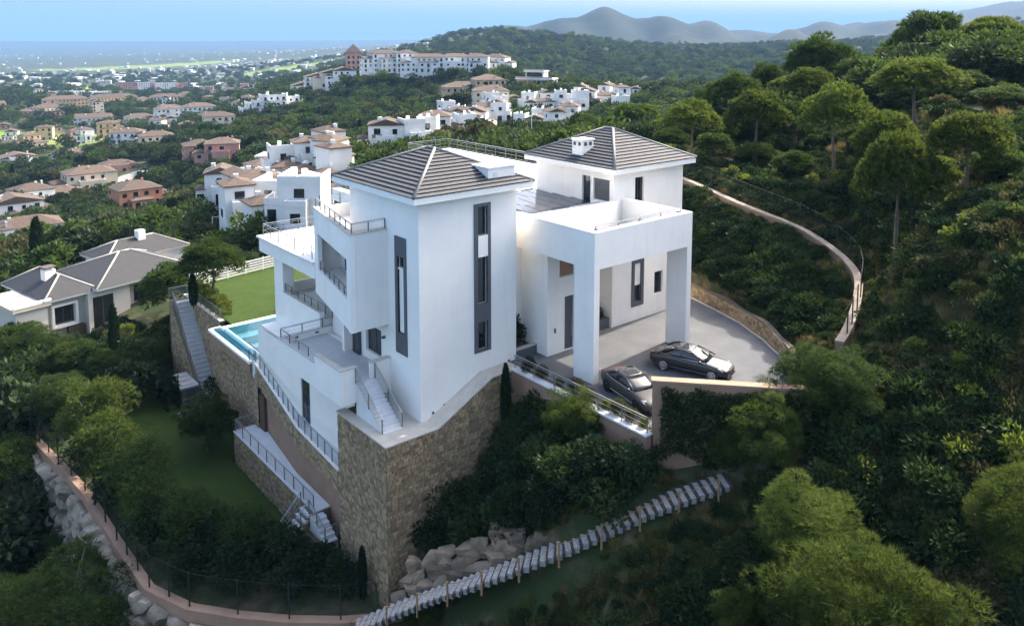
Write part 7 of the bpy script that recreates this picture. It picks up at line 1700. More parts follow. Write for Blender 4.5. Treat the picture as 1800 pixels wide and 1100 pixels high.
# ------------------------------------------------------------------ cars
def loft(sections, close_ends=True):
    """sections: list of rings (same count) of points; returns MB"""
    mb = MB()
    n = len(sections[0])
    for s in sections:
        mb.v += [tuple(p) for p in s]
    for i in range(len(sections) - 1):
        for k in range(n):
            k2 = (k + 1) % n
            mb.f.append((i * n + k, i * n + k2, (i + 1) * n + k2, (i + 1) * n + k))
    if close_ends:
        mb.f.append(tuple(range(n - 1, -1, -1)))
        e = (len(sections) - 1) * n
        mb.f.append(tuple(e + k for k in range(n)))
    return mb

def subsurf(o, lv=2):
    m = o.modifiers.new('smooth', 'SUBSURF'); m.levels = lv; m.render_levels = lv
    o.data.polygons.foreach_set('use_smooth', [True] * len(o.data.polygons))
    return o

def interp(x, tab):
    for (a, va), (b, vb) in zip(tab[:-1], tab[1:]):
        if a <= x <= b:
            t = (x - a) / (b - a)
            t = t * t * (3 - 2 * t)
            return va + (vb - va) * t
    return tab[0][1] if x < tab[0][0] else tab[-1][1]

def build_car(label, loc, rz, paint, rim, scale):
    car = thing('parked_car', label, 'car', loc, rz)
    car.scale = (scale, scale, scale)
    top = [(-2.56, 0.72), (-2.50, 0.93), (-2.1, 1.04), (-1.5, 1.06), (0.9, 1.0), (1.5, 0.95), (2.1, 0.86), (2.45, 0.74), (2.56, 0.58)]
    hw = [(-2.56, 0.72), (-2.35, 0.86), (-1.5, 0.945), (1.4, 0.945), (2.1, 0.89), (2.4, 0.80), (2.56, 0.62)]
    bot = [(-2.56, 0.38), (-2.2, 0.24), (2.2, 0.20), (2.56, 0.28)]
    secs = []
    for x in (-2.56, -2.48, -2.3, -2.0, -1.6, -1.0, -0.3, 0.4, 1.0, 1.5, 1.95, 2.25, 2.45, 2.56):
        t, w, b = interp(x, top), interp(x, hw), interp(x, bot)
        sh = b + (t - b) * 0.72
        half = [(0, b), (w * 0.86, b), (w, b + (t - b) * 0.3), (w * 0.985, sh), (w * 0.90, t - 0.03), (w * 0.55, t + 0.015), (0, t + 0.03)]
        ring = [(x, y, z) for y, z in half] + [(x, -y, z) for y, z in half[-2:0:-1]]
        secs.append(ring)
    body = subsurf(loft(secs).build('body', paint, car), 2)
    # glasshouse
    g = []
    for f, z in ((0.0, 0.97), (0.35, 1.15), (0.75, 1.36), (1.0, 1.435)):
        e = f ** 1.15
        xr, xf = -2.0 + 1.05 * e, 1.28 - 1.18 * e
        w = 0.86 - 0.22 * e
        ring = []
        for k in range(24):
            a = 2 * math.pi * k / 24
            c_, s_ = math.cos(a), math.sin(a)
            px = math.copysign(abs(c_) ** 0.45, c_); py = math.copysign(abs(s_) ** 0.45, s_)
            ring.append(((xr + xf) / 2 + (xf - xr) / 2 * px, w * py, z))
        g.append(ring)
    loft(g).build('glasshouse', M['car_glass'], car, True)
    # roof skin
    rs = []
    for sx, z in ((1.0, 1.43), (1.0, 1.455), (0.86, 1.487), (0.4, 1.505)):
        ring = []
        for k in range(24):
            a = 2 * math.pi * k / 24
            c_, s_ = math.cos(a), math.sin(a)
            px = math.copysign(abs(c_) ** 0.5, c_); py = math.copysign(abs(s_) ** 0.5, s_)
            ring.append((-0.425 + 0.56 * px * sx, 0.655 * py * sx, z))
        rs.append(ring)
    roof = loft(rs).build('roof', paint, car, True)
    MB().box(-0.55, 0.02, -0.42, 0.42, 1.49, 1.512).build('sunroof', M['car_glass'], roof)
    MB().add([(-0.8, -0.05, 1.49), (-0.66, -0.05, 1.5), (-0.8, 0.05, 1.49), (-0.66, 0.05, 1.5), (-0.84, 0, 1.57)], [(0, 1, 4), (1, 3, 4), (3, 2, 4), (2, 0, 4)]).build('roof_antenna', M['car_black'], roof)
    for sgn in (-1, 1):
        MB().tube([(1.24, 0.83 * sgn, 0.99), (0.75, 0.755 * sgn, 1.23), (0.14, 0.645 * sgn, 1.445)], 0.035, 6).build('windscreen_pillar', paint, car, True)
        MB().tube([(-1.9, 0.80 * sgn, 1.0), (-1.5, 0.74 * sgn, 1.24), (-0.95, 0.64 * sgn, 1.44)], 0.07, 6).build('rear_pillar', paint, car, True)
        MB().tube([(-0.42, 0.868 * sgn, 0.98), (-0.42, 0.66 * sgn, 1.44)], 0.03, 6).build('door_pillar', M['car_black'], car, True)
        MB().tube([(1.2, 0.875 * sgn, 1.0), (0.2, 0.905 * sgn, 1.005), (-1.0, 0.905 * sgn, 1.015), (-1.75, 0.85 * sgn, 1.05)], 0.014, 5).build('window_trim', M['chrome'], car)
        MB().tube([(0.7, 0.775 * sgn, 1.26), (0.1, 0.655 * sgn, 1.455), (-0.6, 0.645 * sgn, 1.46), (-1.3, 0.72 * sgn, 1.33), (-1.75, 0.84 * sgn, 1.07)], 0.012, 5).build('roof_trim', M['chrome'], car)
        MB().tube([(1.2, 0.945 * sgn, 0.36), (-1.15, 0.95 * sgn, 0.36)], 0.016, 5).build('sill_trim', M['chrome'], car)
        mi = loft([[(0.86 + 0.10 * math.cos(a) * k, (0.97 + d) * sgn, 1.07 + 0.075 * math.sin(a) * k) for a in [i * math.pi / 4 for i in range(8)]] for d, k in ((-0.06, 0.7), (0.0, 1.0), (0.1, 1.0), (0.14, 0.6))])
        mi.build('mirror', paint, car, True)
        MB().add([(2.2, 0.50 * sgn, 0.72), (2.42, 0.50 * sgn, 0.66), (2.24, 0.83 * sgn, 0.70), (1.98, 0.90 * sgn, 0.76), (2.16, 0.50 * sgn, 0.82), (1.96, 0.89 * sgn, 0.86), (2.36, 0.50 * sgn, 0.76)],
                 [(1, 2, 5, 6), (2, 3, 5), (6, 5, 4)]).build('headlight', M['lamp_glass'], car)
        MB().box(-2.5, -2.3, 0.48 * sgn - 0.2, 0.48 * sgn + 0.24 * 1, 0.78, 0.93).build('taillight', M['tail_red'], car)
        for xw in (-1.52, 1.58):
            w = MB()
            MB().tube([(xw, 0.60 * sgn, 0.35), (xw, 0.947 * sgn, 0.35)], 0.405, 24).build('wheel_arch', M['car_black'], car, False)
            ty = w.tube([(xw, 0.72 * sgn, 0.34), (xw, 0.965 * sgn, 0.34)], 0.34, 24).build('wheel', M['tyre'], car)
            rm = MB()
            rm.tube([(xw, 0.90 * sgn, 0.34), (xw, 0.975 * sgn, 0.34)], [0.06, 0.055], 10)
            rm.build('hub', rim, ty)
            for k in range(10):
                a = 2 * math.pi * k / 10
                MB().bar((xw + 0.05 * math.cos(a), 0.972 * sgn, 0.34 + 0.05 * math.sin(a)), (xw + 0.235 * math.cos(a), 0.972 * sgn, 0.34 + 0.235 * math.sin(a)), 0.03, 0.055).build('spoke', rim, ty)
            rr = MB()
            pts = [(xw + 0.245 * math.cos(2 * math.pi * k / 20), 0.968 * sgn, 0.34 + 0.245 * math.sin(2 * math.pi * k / 20)) for k in range(21)]
            rr.tube(pts, 0.022, 5).build('rim', rim, ty)
    MB().add([(2.50, -0.36, 0.42), (2.50, 0.36, 0.42), (2.46, 0.40, 0.70), (2.46, -0.40, 0.70), (2.585, -0.34, 0.43), (2.585, 0.34, 0.43), (2.53, 0.37, 0.69), (2.53, -0.37, 0.69)],
             [(4, 5, 6, 7), (0, 1, 5, 4), (1, 2, 6, 5), (2, 3, 7, 6), (3, 0, 4, 7)]).build('grille', M['car_black'], car)
    MB().box(2.40, 2.55, -0.72, 0.72, 0.26, 0.36).build('front_intake', M['car_black'], car)
    MB().box(-2.58, -2.5, -0.26, 0.26, 0.56, 0.68).build('rear_plate', M['white'], car)
    return car
def paint_mat(name, c, rough, coat):
    m, nt, b = new_mat(name)
    b.inputs['Base Color'].default_value = (*c, 1)
    b.inputs['Roughness'].default_value = rough
    b.inputs['Metallic'].default_value = 0.0
    b.inputs['Coat Weight'].default_value = coat
    b.inputs['Coat Roughness'].default_value = 0.05
    return m
M['paint_black'] = paint_mat('black_car_paint', (0.004, 0.004, 0.005), 0.5, 0.8)
M['paint_grey'] = paint_mat('matt_grey_car_paint', (0.045, 0.043, 0.043), 0.42, 0.2)
M['car_glass'] = glass_mat('car_window_glass', (0.02, 0.024, 0.028), 0.03)
M['chrome'] = mat('chrome_trim', (0.7, 0.7, 0.71), 0.15, metal=1.0)
M['car_black'] = mat('black_plastic', (0.012, 0.012, 0.012), 0.6)
M['tyre'] = mat('tyre_rubber', (0.018, 0.018, 0.018), 0.85)
M['alloy'] = mat('silver_alloy_rim', (0.62, 0.62, 0.63), 0.25, metal=0.8)
M['dark_rim'] = mat('black_alloy_rim', (0.03, 0.03, 0.032), 0.35, metal=0.5)
M['lamp_glass'] = glass_mat('headlamp_glass', (0.25, 0.26, 0.28), 0.08)
M['tail_red'] = mat('tail_lamp_red', (0.25, 0.012, 0.012), 0.2)
build_car('glossy black saloon car with silver alloy wheels parked on the driveway', (39.84, 30.66, 0.0), math.atan2(-2.93, 0.94), M['paint_black'], M['alloy'], 1.0)
build_car('matt grey saloon car with black wheels parked beside the carport column', (34.15, 30.35, 0.0), R(-103), M['paint_grey'], M['dark_rim'], 0.97)
# ------------------------------------------------------------------ houses of the valley
M['w_white'] = mat('white_house_wall', (0.74, 0.73, 0.70), 0.9, (0.66, 0.65, 0.62), 0.4)
M['w_cream'] = mat('cream_house_wall', (0.62, 0.54, 0.42), 0.9, (0.55, 0.47, 0.36), 0.4)
M['w_ochre'] = mat('ochre_house_wall', (0.55, 0.40, 0.24), 0.9, (0.48, 0.34, 0.2), 0.4)
M['w_pink'] = mat('pink_house_wall', (0.47, 0.27, 0.21), 0.9, (0.40, 0.225, 0.175), 0.4)
M['w_orange'] = mat('orange_house_wall', (0.52, 0.24, 0.13), 0.9, (0.45, 0.2, 0.1), 0.4)
M['w_beige'] = mat('beige_house_wall', (0.55, 0.52, 0.46), 0.9, (0.48, 0.45, 0.4), 0.4)
M['w_grey'] = mat('pale_grey_house_wall', (0.50, 0.50, 0.48), 0.9, (0.43, 0.43, 0.42), 0.4)
M['terracotta'] = mat('terracotta_roof', (0.115, 0.078, 0.056), 0.95, (0.055, 0.04, 0.031), 2.2, 0.6, 6.0, obj_random=0.2)
M['terra_dark'] = mat('dark_roof', (0.11, 0.08, 0.07), 0.95, (0.07, 0.055, 0.05), 1.6)
WIN_ME = {}
def win_mesh(m):
    if m not in WIN_ME:
        mb = MB().box(-.5, .5, -.5, .5, -.5, .5)
        me = bpy.data.meshes.new('window'); me.from_pydata(mb.v, [], mb.f); me.materials.append(M[m]); me.update()
        WIN_ME[m] = me
    return WIN_ME[m]

def put_window(parent, x, y, z, sx, sy, sz, m='glass', name='window'):
    o = bpy.data.objects.new(name, win_mesh(m))
    o.location = (x, y, z); o.scale = (sx, sy, sz)
    return link(o, parent)

def simple_roof(mb, x0, x1, y0, y1, z, rise, kind, over=0.3):
    x0 -= over; x1 += over; y0 -= over; y1 += over
    w, d = x1 - x0, y1 - y0
    t = 0.16
    mb.box(x0, x1, y0, y1, z, z + t)
    z += t
    if kind == 'hip':
        h = min(w, d) / 2 * 0.98
        if w >= d: A, B = (x0 + h, (y0 + y1) / 2, z + rise), (x1 - h, (y0 + y1) / 2, z + rise)
        else: A, B = ((x0 + x1) / 2, y0 + h, z + rise), ((x0 + x1) / 2, y1 - h, z + rise)
        c = [(x0, y0, z), (x1, y0, z), (x1, y1, z), (x0, y1, z)]
        if w >= d: mb.add(c + [A, B], [(0, 1, 5, 4), (1, 2, 5), (2, 3, 4, 5), (3, 0, 4)])
        else: mb.add(c + [A, B], [(0, 1, 4), (1, 2, 5, 4), (2, 3, 5), (3, 0, 4, 5)])
    elif kind == 'gable_x':
        m_ = (y0 + y1) / 2
        mb.add([(x0, y0, z), (x1, y0, z), (x1, y1, z), (x0, y1, z), (x0, m_, z + rise), (x1, m_, z + rise)], [(0, 1, 5, 4), (2, 3, 4, 5), (3, 0, 4), (1, 2, 5)])
    elif kind == 'gable_y':
        m_ = (x0 + x1) / 2
        mb.add([(x0, y0, z), (x1, y0, z), (x1, y1, z), (x0, y1, z), (m_, y0, z + rise), (m_, y1, z + rise)], [(3, 0, 4, 5), (1, 2, 5, 4), (0, 1, 4), (2, 3, 5)])
    return mb

def house(spec):
    nm, lab, cat, grp, x, y, rz, w, d, fl, wall, roof, kind, seed, detail, z = spec
    rr = random.Random(seed)
    fh = 2.9
    H = fl * fh
    z0 = (ground(x, y) - 0.3) if z is None else z
    root = thing(nm, lab, cat, (x, y, z0), rz, grp)
    wm = M['w_' + wall]
    rm = M[roof]
    # front is -y, left side is -x
    blocks = [(-w / 2, w / 2, -d / 2, d / 2, H)]
    if detail >= 1 and rr.random() < 0.8:
        ww = w * rr.uniform(0.35, 0.5)
        hh = H - fh if fl > 1 else H * 0.75
        if rr.random() < 0.5: blocks.append((-w / 2 - ww * 0.7, -w / 2, -d * 0.45, d * 0.25, hh))
        else: blocks.append((w / 2, w / 2 + ww * 0.7, -d * 0.45, d * 0.3, hh))
        blocks.append((-w * 0.28, w * 0.22, -d / 2 - d * 0.28, -d / 2, max(fh, hh)))
    for bi, (a, b, c, e, h) in enumerate(blocks):
        MB().box(a, b, c, e, -4.0, h).build('wall', wm, root)
        if kind == 'flat' or (bi == 2 and rr.random() < 0.55):
            p = MB()
            t = 0.2
            p.box(a - .05, b + .05, c - .05, c + t, h + .003, h + 0.9).box(a - .05, a + t, c + t + .002, e, h + .003, h + 0.9).box(b - t, b + .05, c + t + .002, e, h + .003, h + 0.9)
            p.build('parapet', wm, root)
        else:
            k = kind if bi == 0 else rr.choice(['hip', 'gable_y', 'gable_x', 'hip'])
            simple_roof(MB(), a, b, c, e, h + 0.003, min(b - a, e - c) * 0.2, k).build('roof', rm, root)
        nf = max(1, round(h / fh))
        nw = max(1, int((b - a) / 3.0))
        ns_ = max(1, int((e - c) / 3.4))
        if detail >= 1 or bi == 0:
            for f in range(nf):
                zc = f * fh + 1.55
                for i in range(nw):
                    xx = a + (b - a) * (i + 0.5) / nw
                    if bi == 0 and len(blocks) > 2 and -w * 0.3 < xx < w * 0.24 and f < round(blocks[2][4] / fh): continue
                    if rr.random() < 0.12: continue
                    tall = rr.random() < 0.4
                    put_window(root, xx, c - 0.01, zc - (0.25 if tall else 0), rr.uniform(1.0, 1.5), 0.12, 2.0 if tall else 1.2)
                    if detail >= 2 and tall and f > 0:
                        put_window(root, xx, c - 0.45, zc - 1.3, 2.2, 0.9, 0.12, 'w_' + wall, 'balcony')
                        put_window(root, xx, c - 0.86, zc - 0.85, 2.2, 0.06, 0.85, 'steel_dark', 'balcony_rail')
                for i in range(ns_):
                    yy = c + (e - c) * (i + 0.5) / ns_
                    if rr.random() < 0.2: continue
                    if not (bi == 0 and len(blocks) > 1 and blocks[1][0] < a and blocks[1][2] < yy < blocks[1][3] and f < round(blocks[1][4] / fh)):
                        put_window(root, a - 0.01, yy, zc, 0.12, rr.uniform(0.9, 1.3), 1.2)
    if detail >= 1:
        cx, cy = rr.uniform(-w * .3, w * .3), rr.uniform(-d * .2, d * .2)
        MB().box(cx - .35, cx + .35, cy - .35, cy + .35, H, H + min(w, d) * 0.16 + 0.7).build('chimney', wm, root)
        put_window(root, -w / 2 + w * 0.15, -d / 2 - 0.015, 1.05, 1.0, 0.12, 2.1, 'wood_dark', 'door')
        if detail >= 2:
            for i in range(1):
                cx, cy = rr.uniform(-w * .4, w * .4), rr.uniform(-d * .4, d * .4)
                MB().box(cx - .25, cx + .25, cy - .25, cy + .25, H, H + min(w, d) * 0.14 + 0.6).build('chimney', wm, root)
    return root

for s_ in TOWN:
    house(s_)

# --- pink lookout tower with dark pyramid roof, and the stepped modern house
def tower_house(x, y, rz, lab):
    root = thing('tower_house', lab, 'house', (x, y, ground(x, y) - 0.3), rz)
    MB().box(-5, 5, -5, 5, -3, 15).build('wall', M['w_pink'], root)
    simple_roof(MB(), -5, 5, -5, 5, 15.003, 5.5, 'hip', 0.7).build('roof', M['terra_dark'], root)
    for f in range(4):
        for i in range(3):
            put_window(root, -3 + 3 * i, -5.01, 2 + f * 3.4, 1.2, 0.12, 1.7)
            put_window(root, -5.01, -3 + 3 * i, 2 + f * 3.4, 0.12, 1.2, 1.7)
tower_house(*TOWER_HOUSE, 'tall pink house with dark pyramid roof left of the hilltop apartments')
def modern_house(x, y, rz, lab):
    root = thing('modern_house', lab, 'house', (x, y, ground(x, y) - 0.3), rz)
    for (a, b, c, e, z0, z1) in ((-11, 10, -6, 6, -4, 3.2), (-9, 11, -5, 6, 3.6, 7.2), (-5, 6, -3, 6, 7.6, 11)):
        MB().box(a + .6, b - .6, c + 1.2, e, z0, z1).build('wall', M['w_grey'], root)
        MB().box(a, b, c, e, z1 + .003, z1 + 0.4).build('roof_slab', M['w_white'], root)
        n_ = int((b - a) / 2.6)
        for i in range(n_):
            put_window(root, a + 1.4 + (b - a - 2.8) * (i + .5) / n_, c + 1.19, z0 + (5.6 if z0 < 0 else 1.7), 2.1, 0.1, 2.4)
        put_window(root, (a + b) / 2, c + 0.1, z1 + 0.9, b - a - 0.4, 0.06, 0.9, 'steel', 'balustrade')
modern_house(*MODERN_HOUSE, 'stepped grey modern house with wide terraces right of the hilltop apartments')

# --- neighbouring house with wide grey roofs
def neighbour(x, y, rz):
    z0 = NEIGHBOUR_Z
    r_ = thing('neighbour_house', 'neighbouring white house with wide grey tiled hip roofs left of the villa', 'house', (x, y, z0), rz)
    mb = MB()
    # local: front is -y, x to the right
    wall_panel(mb, 'y', -4.0, -9.5, -5.6, -9, 5.8, [(-8.2, -7.3, 2.6, 4.2)])
    wall_panel(mb, 'y', -3.2, -5.6, -0.6, -9, 6.0, [(-4.6, -1.9, 2.3, 5.0)])
    wall_panel(mb, 'y', -4.6, -0.6, 5.2, -9, 6.2, [(0.0, 2.9, -1.6, 5.4)])
    wall_panel(mb, 'y', -3.0, 5.2, 14.5, -9, 6.2, [(6.6, 9.6, 2.6, 5.2), (10.6, 13.6, 2.6, 5.2), (6.2, 13.8, -2.5, 1.4)])
    for (a, c, e) in ((-9.5, -4.0, 5), (-0.6, -4.6, -3.2), (14.5, -9, 5)):
        mb.quad((a, e, -9), (a, c, -9), (a, c, 5.9), (a, e, 5.9))
    mb.quad((-5.6, -4.0, -9), (-5.6, -3.2, -9), (-5.6, -3.2, 5.8), (-5.6, -4.0, 5.8))
    mb.quad((5.2, -4.6, -9), (5.2, -3.0, -9), (5.2, -3.0, 6.2), (5.2, -4.6, 6.2))
    mb.build('wall', M['w_beige'], r_)
    window(r_, 'y', -4.0, -8.2, -7.3, 2.6, 4.2, 0.2, 0.1, 0)
    window(r_, 'y', -3.2, -4.6, -1.9, 2.3, 5.0, 0.2, 0.12, 1)
    window(r_, 'y', -4.6, 0.0, 2.9, -1.6, 5.4, 0.2, 0.14, 1)
    for a, b, c, d in ((6.6, 9.6, 2.6, 5.2), (10.6, 13.6, 2.6, 5.2), (6.2, 13.8, -2.5, 1.4)):
        window(r_, 'y', -3.0, a, b, c, d, 0.2, 0.1, 2)
    s = MB()
    s.box(-4.95, -1.55, -3.75, -3.21, 1.9, 2.25).box(-4.95, -1.55, -3.75, -3.21, 5.02, 5.35).box(-4.95, -4.62, -3.75, -3.21, 2.252, 5.018).box(-1.88, -1.55, -3.75, -3.21, 2.252, 5.018)
    s.build('window_box', M['white'], r_)
    MB().box(-9.9, -5.2, -4.4, 4.6, 5.803, 6.3).build('flat_roof', M['w_cream'], r_)
    MB().box(-9.9, -5.2, -4.45, -4.1, 6.303, 6.75).build('parapet', M['white'], r_)
    MB().box(5.2, 15.0, -6.2, -3.02, 1.5, 1.9).build('terrace_slab', M['white'], r_)
    MB().box(5.4, 14.8, -6.0, -3.04, 1.903, 1.95).build('terrace_floor', M['brown'], r_)
    MB().box(-3.0, -0.8, -3.9, -3.22, -9, 1.7).build('stone_panel', M['wood_dark'], r_)
    hip_roof(r_, -6.2, 1.2, -4.4, 9.0, 6.35, 8.7, 14, 'tile_light', 'coping', 0.22, 0.08, 0.2)
    hip_roof(r_, 0.2, 15.2, -5.4, 8.0, 6.6, 9.6, 18, 'tile_light', 'coping', 0.22, 0.08, 0.2)
    hip_roof(r_, 7.0, 21.0, 6.0, 14.0, 6.9, 9.0, 12, 'tile_light', 'coping', 0.22, 0.08, 0.2)
    MB().box(7.6, 20.4, 6.6, 13.4, -9, 6.65).build('rear_wall', M['w_white'], r_)
    MB().box(-5.5, 14.4, 0, 7.5, -9, 6.1).build('inner_block', M['w_white'], r_)
    ch = MB().box(-3.9, -2.5, 0.2, 1.6, 6.5, 9.4).build('chimney', M['white'], r_)
    MB().box(-4.0, -2.4, 0.1, 1.7, 9.7, 9.85).build('chimney_cap', M['terra_dark'], ch)
    MB().box(-3.6, -2.8, 0.4, 1.4, 9.4, 9.7).build('chimney_pot', M['white'], ch)
    ch = MB().box(14.0, 15.2, 9.0, 10.2, 7.5, 10.2).build('chimney', M['white'], r_)
    return r_
neighbour(*NEIGHBOUR).scale = (0.78, 0.78, 0.74)

# --- roads
def road(name, pts, w):
    ln = smooth_line([(a, b, 0) for a, b in pts], 10)
    l_ = off_poly([p[:2] for p in ln], w / 2); r_ = off_poly([p[:2] for p in ln], -w / 2)
    mb = MB()
    for i in range(len(ln)):
        z = max(ground(*l_[i]), ground(*r_[i]), ground(*ln[i][:2])) + 0.35
        mb.v += [(*l_[i], z), (*r_[i], z), (*l_[i], z - 2.0), (*r_[i], z - 2.0)]
    for i in range(len(ln) - 1):
        k = i * 4
        mb.f += [(k, k + 4, k + 5, k + 1), (k, k + 2, k + 6, k + 4), (k + 1, k + 5, k + 7, k + 3)]
    structure(mb.build(name, M['road'], None))
M['road'] = mat('pale_asphalt_road', (0.26, 0.25, 0.24), 0.9, (0.19, 0.185, 0.18), 0.5)
for pts, w in zip(ROADS, ROAD_W):
    road('road', pts, w)

# --- street lamps
def lamp(x, y, h, lab, arm):
    z = ground(x, y)
    l_ = thing('street_lamp', lab, 'street lamp', (x, y, z))
    MB().tube([(0, 0, -.3), (0, 0, h)], [0.09, 0.05], 8).build('pole', M['w_white'], l_)
    if arm:
        MB().tube([(0, 0, h - .1), (1.3, -0.8, h + .15)], 0.04, 6).build('arm', M['w_white'], l_)
        MB().box(1.2, 1.8, -1.0, -0.7, h + .08, h + .2).build('lamp_head', M['w_white'], l_)
    else:
        MB().box(-.15, .15, -.15, .15, h, h + .25).build('lamp_head', M['w_white'], l_)
for a in LAMPS: lamp(*a)

# --- far town: many small white buildings on the coastal plain, too many and too small to count
def far_town():
    rs = np.random.RandomState(5)
    fwd = math.atan2(0.77153347, 0.63618873)
    mb = MB()
    k = 0
    while k < 520:
        th = fwd + rs.uniform(R(4), R(37))
        r = math.exp(rs.uniform(math.log(1300), math.log(7600)))
        x, y = r * math.cos(th), r * math.sin(th)
        if math.sin(x * 0.0031 + 2 * math.sin(y * 0.0017)) * math.cos(y * 0.0024 + 1) < rs.uniform(-0.7, 0.45): continue
        z = ground(x, y)
        if z < SEA_Z + 3: continue
        w, d, h = rs.uniform(8, 22), rs.uniform(7, 12), rs.uniform(3.5, 7.5)
        c, s_ = math.cos(th + rs.uniform(-.6, .6)), math.sin(th + rs.uniform(-.6, .6))
        q = [(x + a * c - b * s_, y + a * s_ + b * c) for a, b in ((-w / 2, -d / 2), (w / 2, -d / 2), (w / 2, d / 2), (-w / 2, d / 2))]
        mb.prism(q, z - 4, z + h)
        k += 1
    o = mb.build('coastal_town', M['w_grey'])
    tag(o, 'scattered tiny pale buildings of the coastal town on the plain', 'town', kind='stuff')
far_town()
# ------------------------------------------------------------------ vegetation
NR = np.random.RandomState(11)
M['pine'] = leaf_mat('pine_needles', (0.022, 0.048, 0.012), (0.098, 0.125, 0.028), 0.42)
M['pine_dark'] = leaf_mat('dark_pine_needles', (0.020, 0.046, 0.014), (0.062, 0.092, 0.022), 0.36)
M['leaf'] = leaf_mat('glossy_shrub_leaf', (0.018, 0.038, 0.013), (0.04, 0.064, 0.02), 0.3, rough=0.5)
M['leaf_dark'] = leaf_mat('dark_shrub_leaf', (0.011, 0.028, 0.012), (0.026, 0.046, 0.016), 0.25, rough=0.5)
M['leaf_olive'] = leaf_mat('olive_scrub_leaf', (0.045, 0.052, 0.022), (0.09, 0.088, 0.036), 0.3)
M['leaf_lime'] = leaf_mat('yellow_green_leaf', (0.07, 0.105, 0.02), (0.12, 0.14, 0.03), 0.4)
M['dry'] = leaf_mat('dry_grass_blade', (0.13, 0.115, 0.045), (0.24, 0.20, 0.09), 0.35)
M['grass_blade'] = leaf_mat('rough_grass_blade', (0.05, 0.075, 0.02), (0.11, 0.12, 0.035), 0.35)
M['far_leaf'] = leaf_mat('far_tree_leaf', (0.017, 0.034, 0.014), (0.038, 0.054, 0.022), 0.2)
M['cypress'] = leaf_mat('cypress_leaf', (0.010, 0.028, 0.012), (0.022, 0.045, 0.016), 0.15)
M['blossom'] = leaf_mat('reddish_shrub_leaf', (0.10, 0.035, 0.02), (0.12, 0.10, 0.03), 0.3)

def unit(v):
    return v / np.maximum(np.linalg.norm(v, axis=1, keepdims=True), 1e-6)

def blades(c, nrm, size, k, spread, width, rs, quad=False):
    """k leaf blades at every centre c, leaning along nrm"""
    n = len(c)
    c = np.repeat(c, k, 0); nr = np.repeat(nrm, k, 0)
    d = unit(nr + rs.normal(0, spread, (n * k, 3)))
    s = (size * rs.uniform(0.6, 1.35, (n * k, 1)))
    side = unit(np.cross(d, rs.normal(0, 1, (n * k, 3))))
    if quad:
        v = np.stack([c, c + d * s * 0.5 + side * s * width, c + d * s, c + d * s * 0.5 - side * s * width], 1)
        return v.reshape(-1, 3), 4
    v = np.stack([c - side * s * width, c + side * s * width, c + d * s], 1)
    return v.reshape(-1, 3), 3

def mesh_from(name, v, per, m):
    n = len(v) // per
    me = bpy.data.meshes.new(name)
    me.vertices.add(len(v)); me.vertices.foreach_set('co', v.astype(np.float32).ravel())
    me.loops.add(n * per); me.loops.foreach_set('vertex_index', np.arange(n * per, dtype=np.int32))
    me.polygons.add(n); me.polygons.foreach_set('loop_start', np.arange(0, n * per, per, dtype=np.int32)); me.polygons.foreach_set('loop_total', np.full(n, per, dtype=np.int32))
    me.materials.append(m)
    me.update()
    return me

def on_lobes(lobes, n, rs, up=0.0, inner=0.15):
    """points on the skins of ellipsoid lobes (x, y, z, rx, ry, rz), with outward normals"""
    L_ = np.array(lobes)
    w = L_[:, 3] * L_[:, 5]; w = w / w.sum()
    i = rs.choice(len(L_), n, p=w)
    d = unit(rs.normal(0, 1, (n, 3)))
    if up > 0:
        flip = (d[:, 2] < 0) & (rs.uniform(0, 1, n) < up)
        d[flip, 2] *= -1
    rad = rs.uniform(0.78, 1.05, (n, 1))
    ins = rs.uniform(0, 1, n) < inner
    rad[ins] *= rs.uniform(0.3, 1, (ins.sum(), 1))
    p = L_[i, :3] + d * L_[i, 3:6] * rad
    nn = unit(d / L_[i, 3:6])
    return p, nn

def umbrella_lobes(rs, w, h, n):
    """flattened clumps spread over a dome of width w and height h above z = 0"""
    out = []
    for k in range(n):
        t = (k + 0.5) / n
        a = k * 2.399 + rs.uniform(-.3, .3)
        rr = math.sqrt(t) * w * 0.40 * rs.uniform(0.85, 1.1)
        z = h * (0.80 - 0.74 * (rr / (w * 0.44)) ** 2) * rs.uniform(0.72, 1.04) + rs.uniform(-.06, .06) * h
        s = w * rs.uniform(0.085, 0.15)
        out.append((rr * math.cos(a), rr * math.sin(a), z, s, s, s * rs.uniform(0.5, 0.72)))
    return out

def clump_lobes(rs, w, h, n):
    """separate sprays on an uneven crown, with gaps between them"""
    out = []
    ph = rs.uniform(0, 6, 4)
    for k in range(n):
        z = 1 - 1.75 * (k + 0.5) / n
        a = k * 2.399 + rs.uniform(-.35, .35)
        rr = math.sqrt(max(0.0, 1 - z * z))
        lump = 1 + 0.20 * math.sin(2 * a + ph[0]) + 0.16 * math.sin(3 * a + 4 * z + ph[1]) + 0.12 * math.sin(5 * a - 3 * z + ph[2])
        q = rs.uniform(0.62, 1.0) * lump
        s = rs.uniform(0.065, 0.125) * w
        out.append((rr * math.cos(a) * w * 0.46 * q, rr * math.sin(a) * w * 0.46 * q, h * 0.5 + z * h * 0.46 * q, s, s, s * rs.uniform(0.6, 0.9)))
    for k in range(n // 5):
        d = unit(rs.normal(0, 1, (1, 3)))[0] * rs.uniform(0.1, 0.5)
        s = 0.12 * w
        out.append((d[0] * w * 0.5, d[1] * w * 0.5, h * 0.5 + d[2] * h * 0.5, s, s, s * 0.8))
    return out

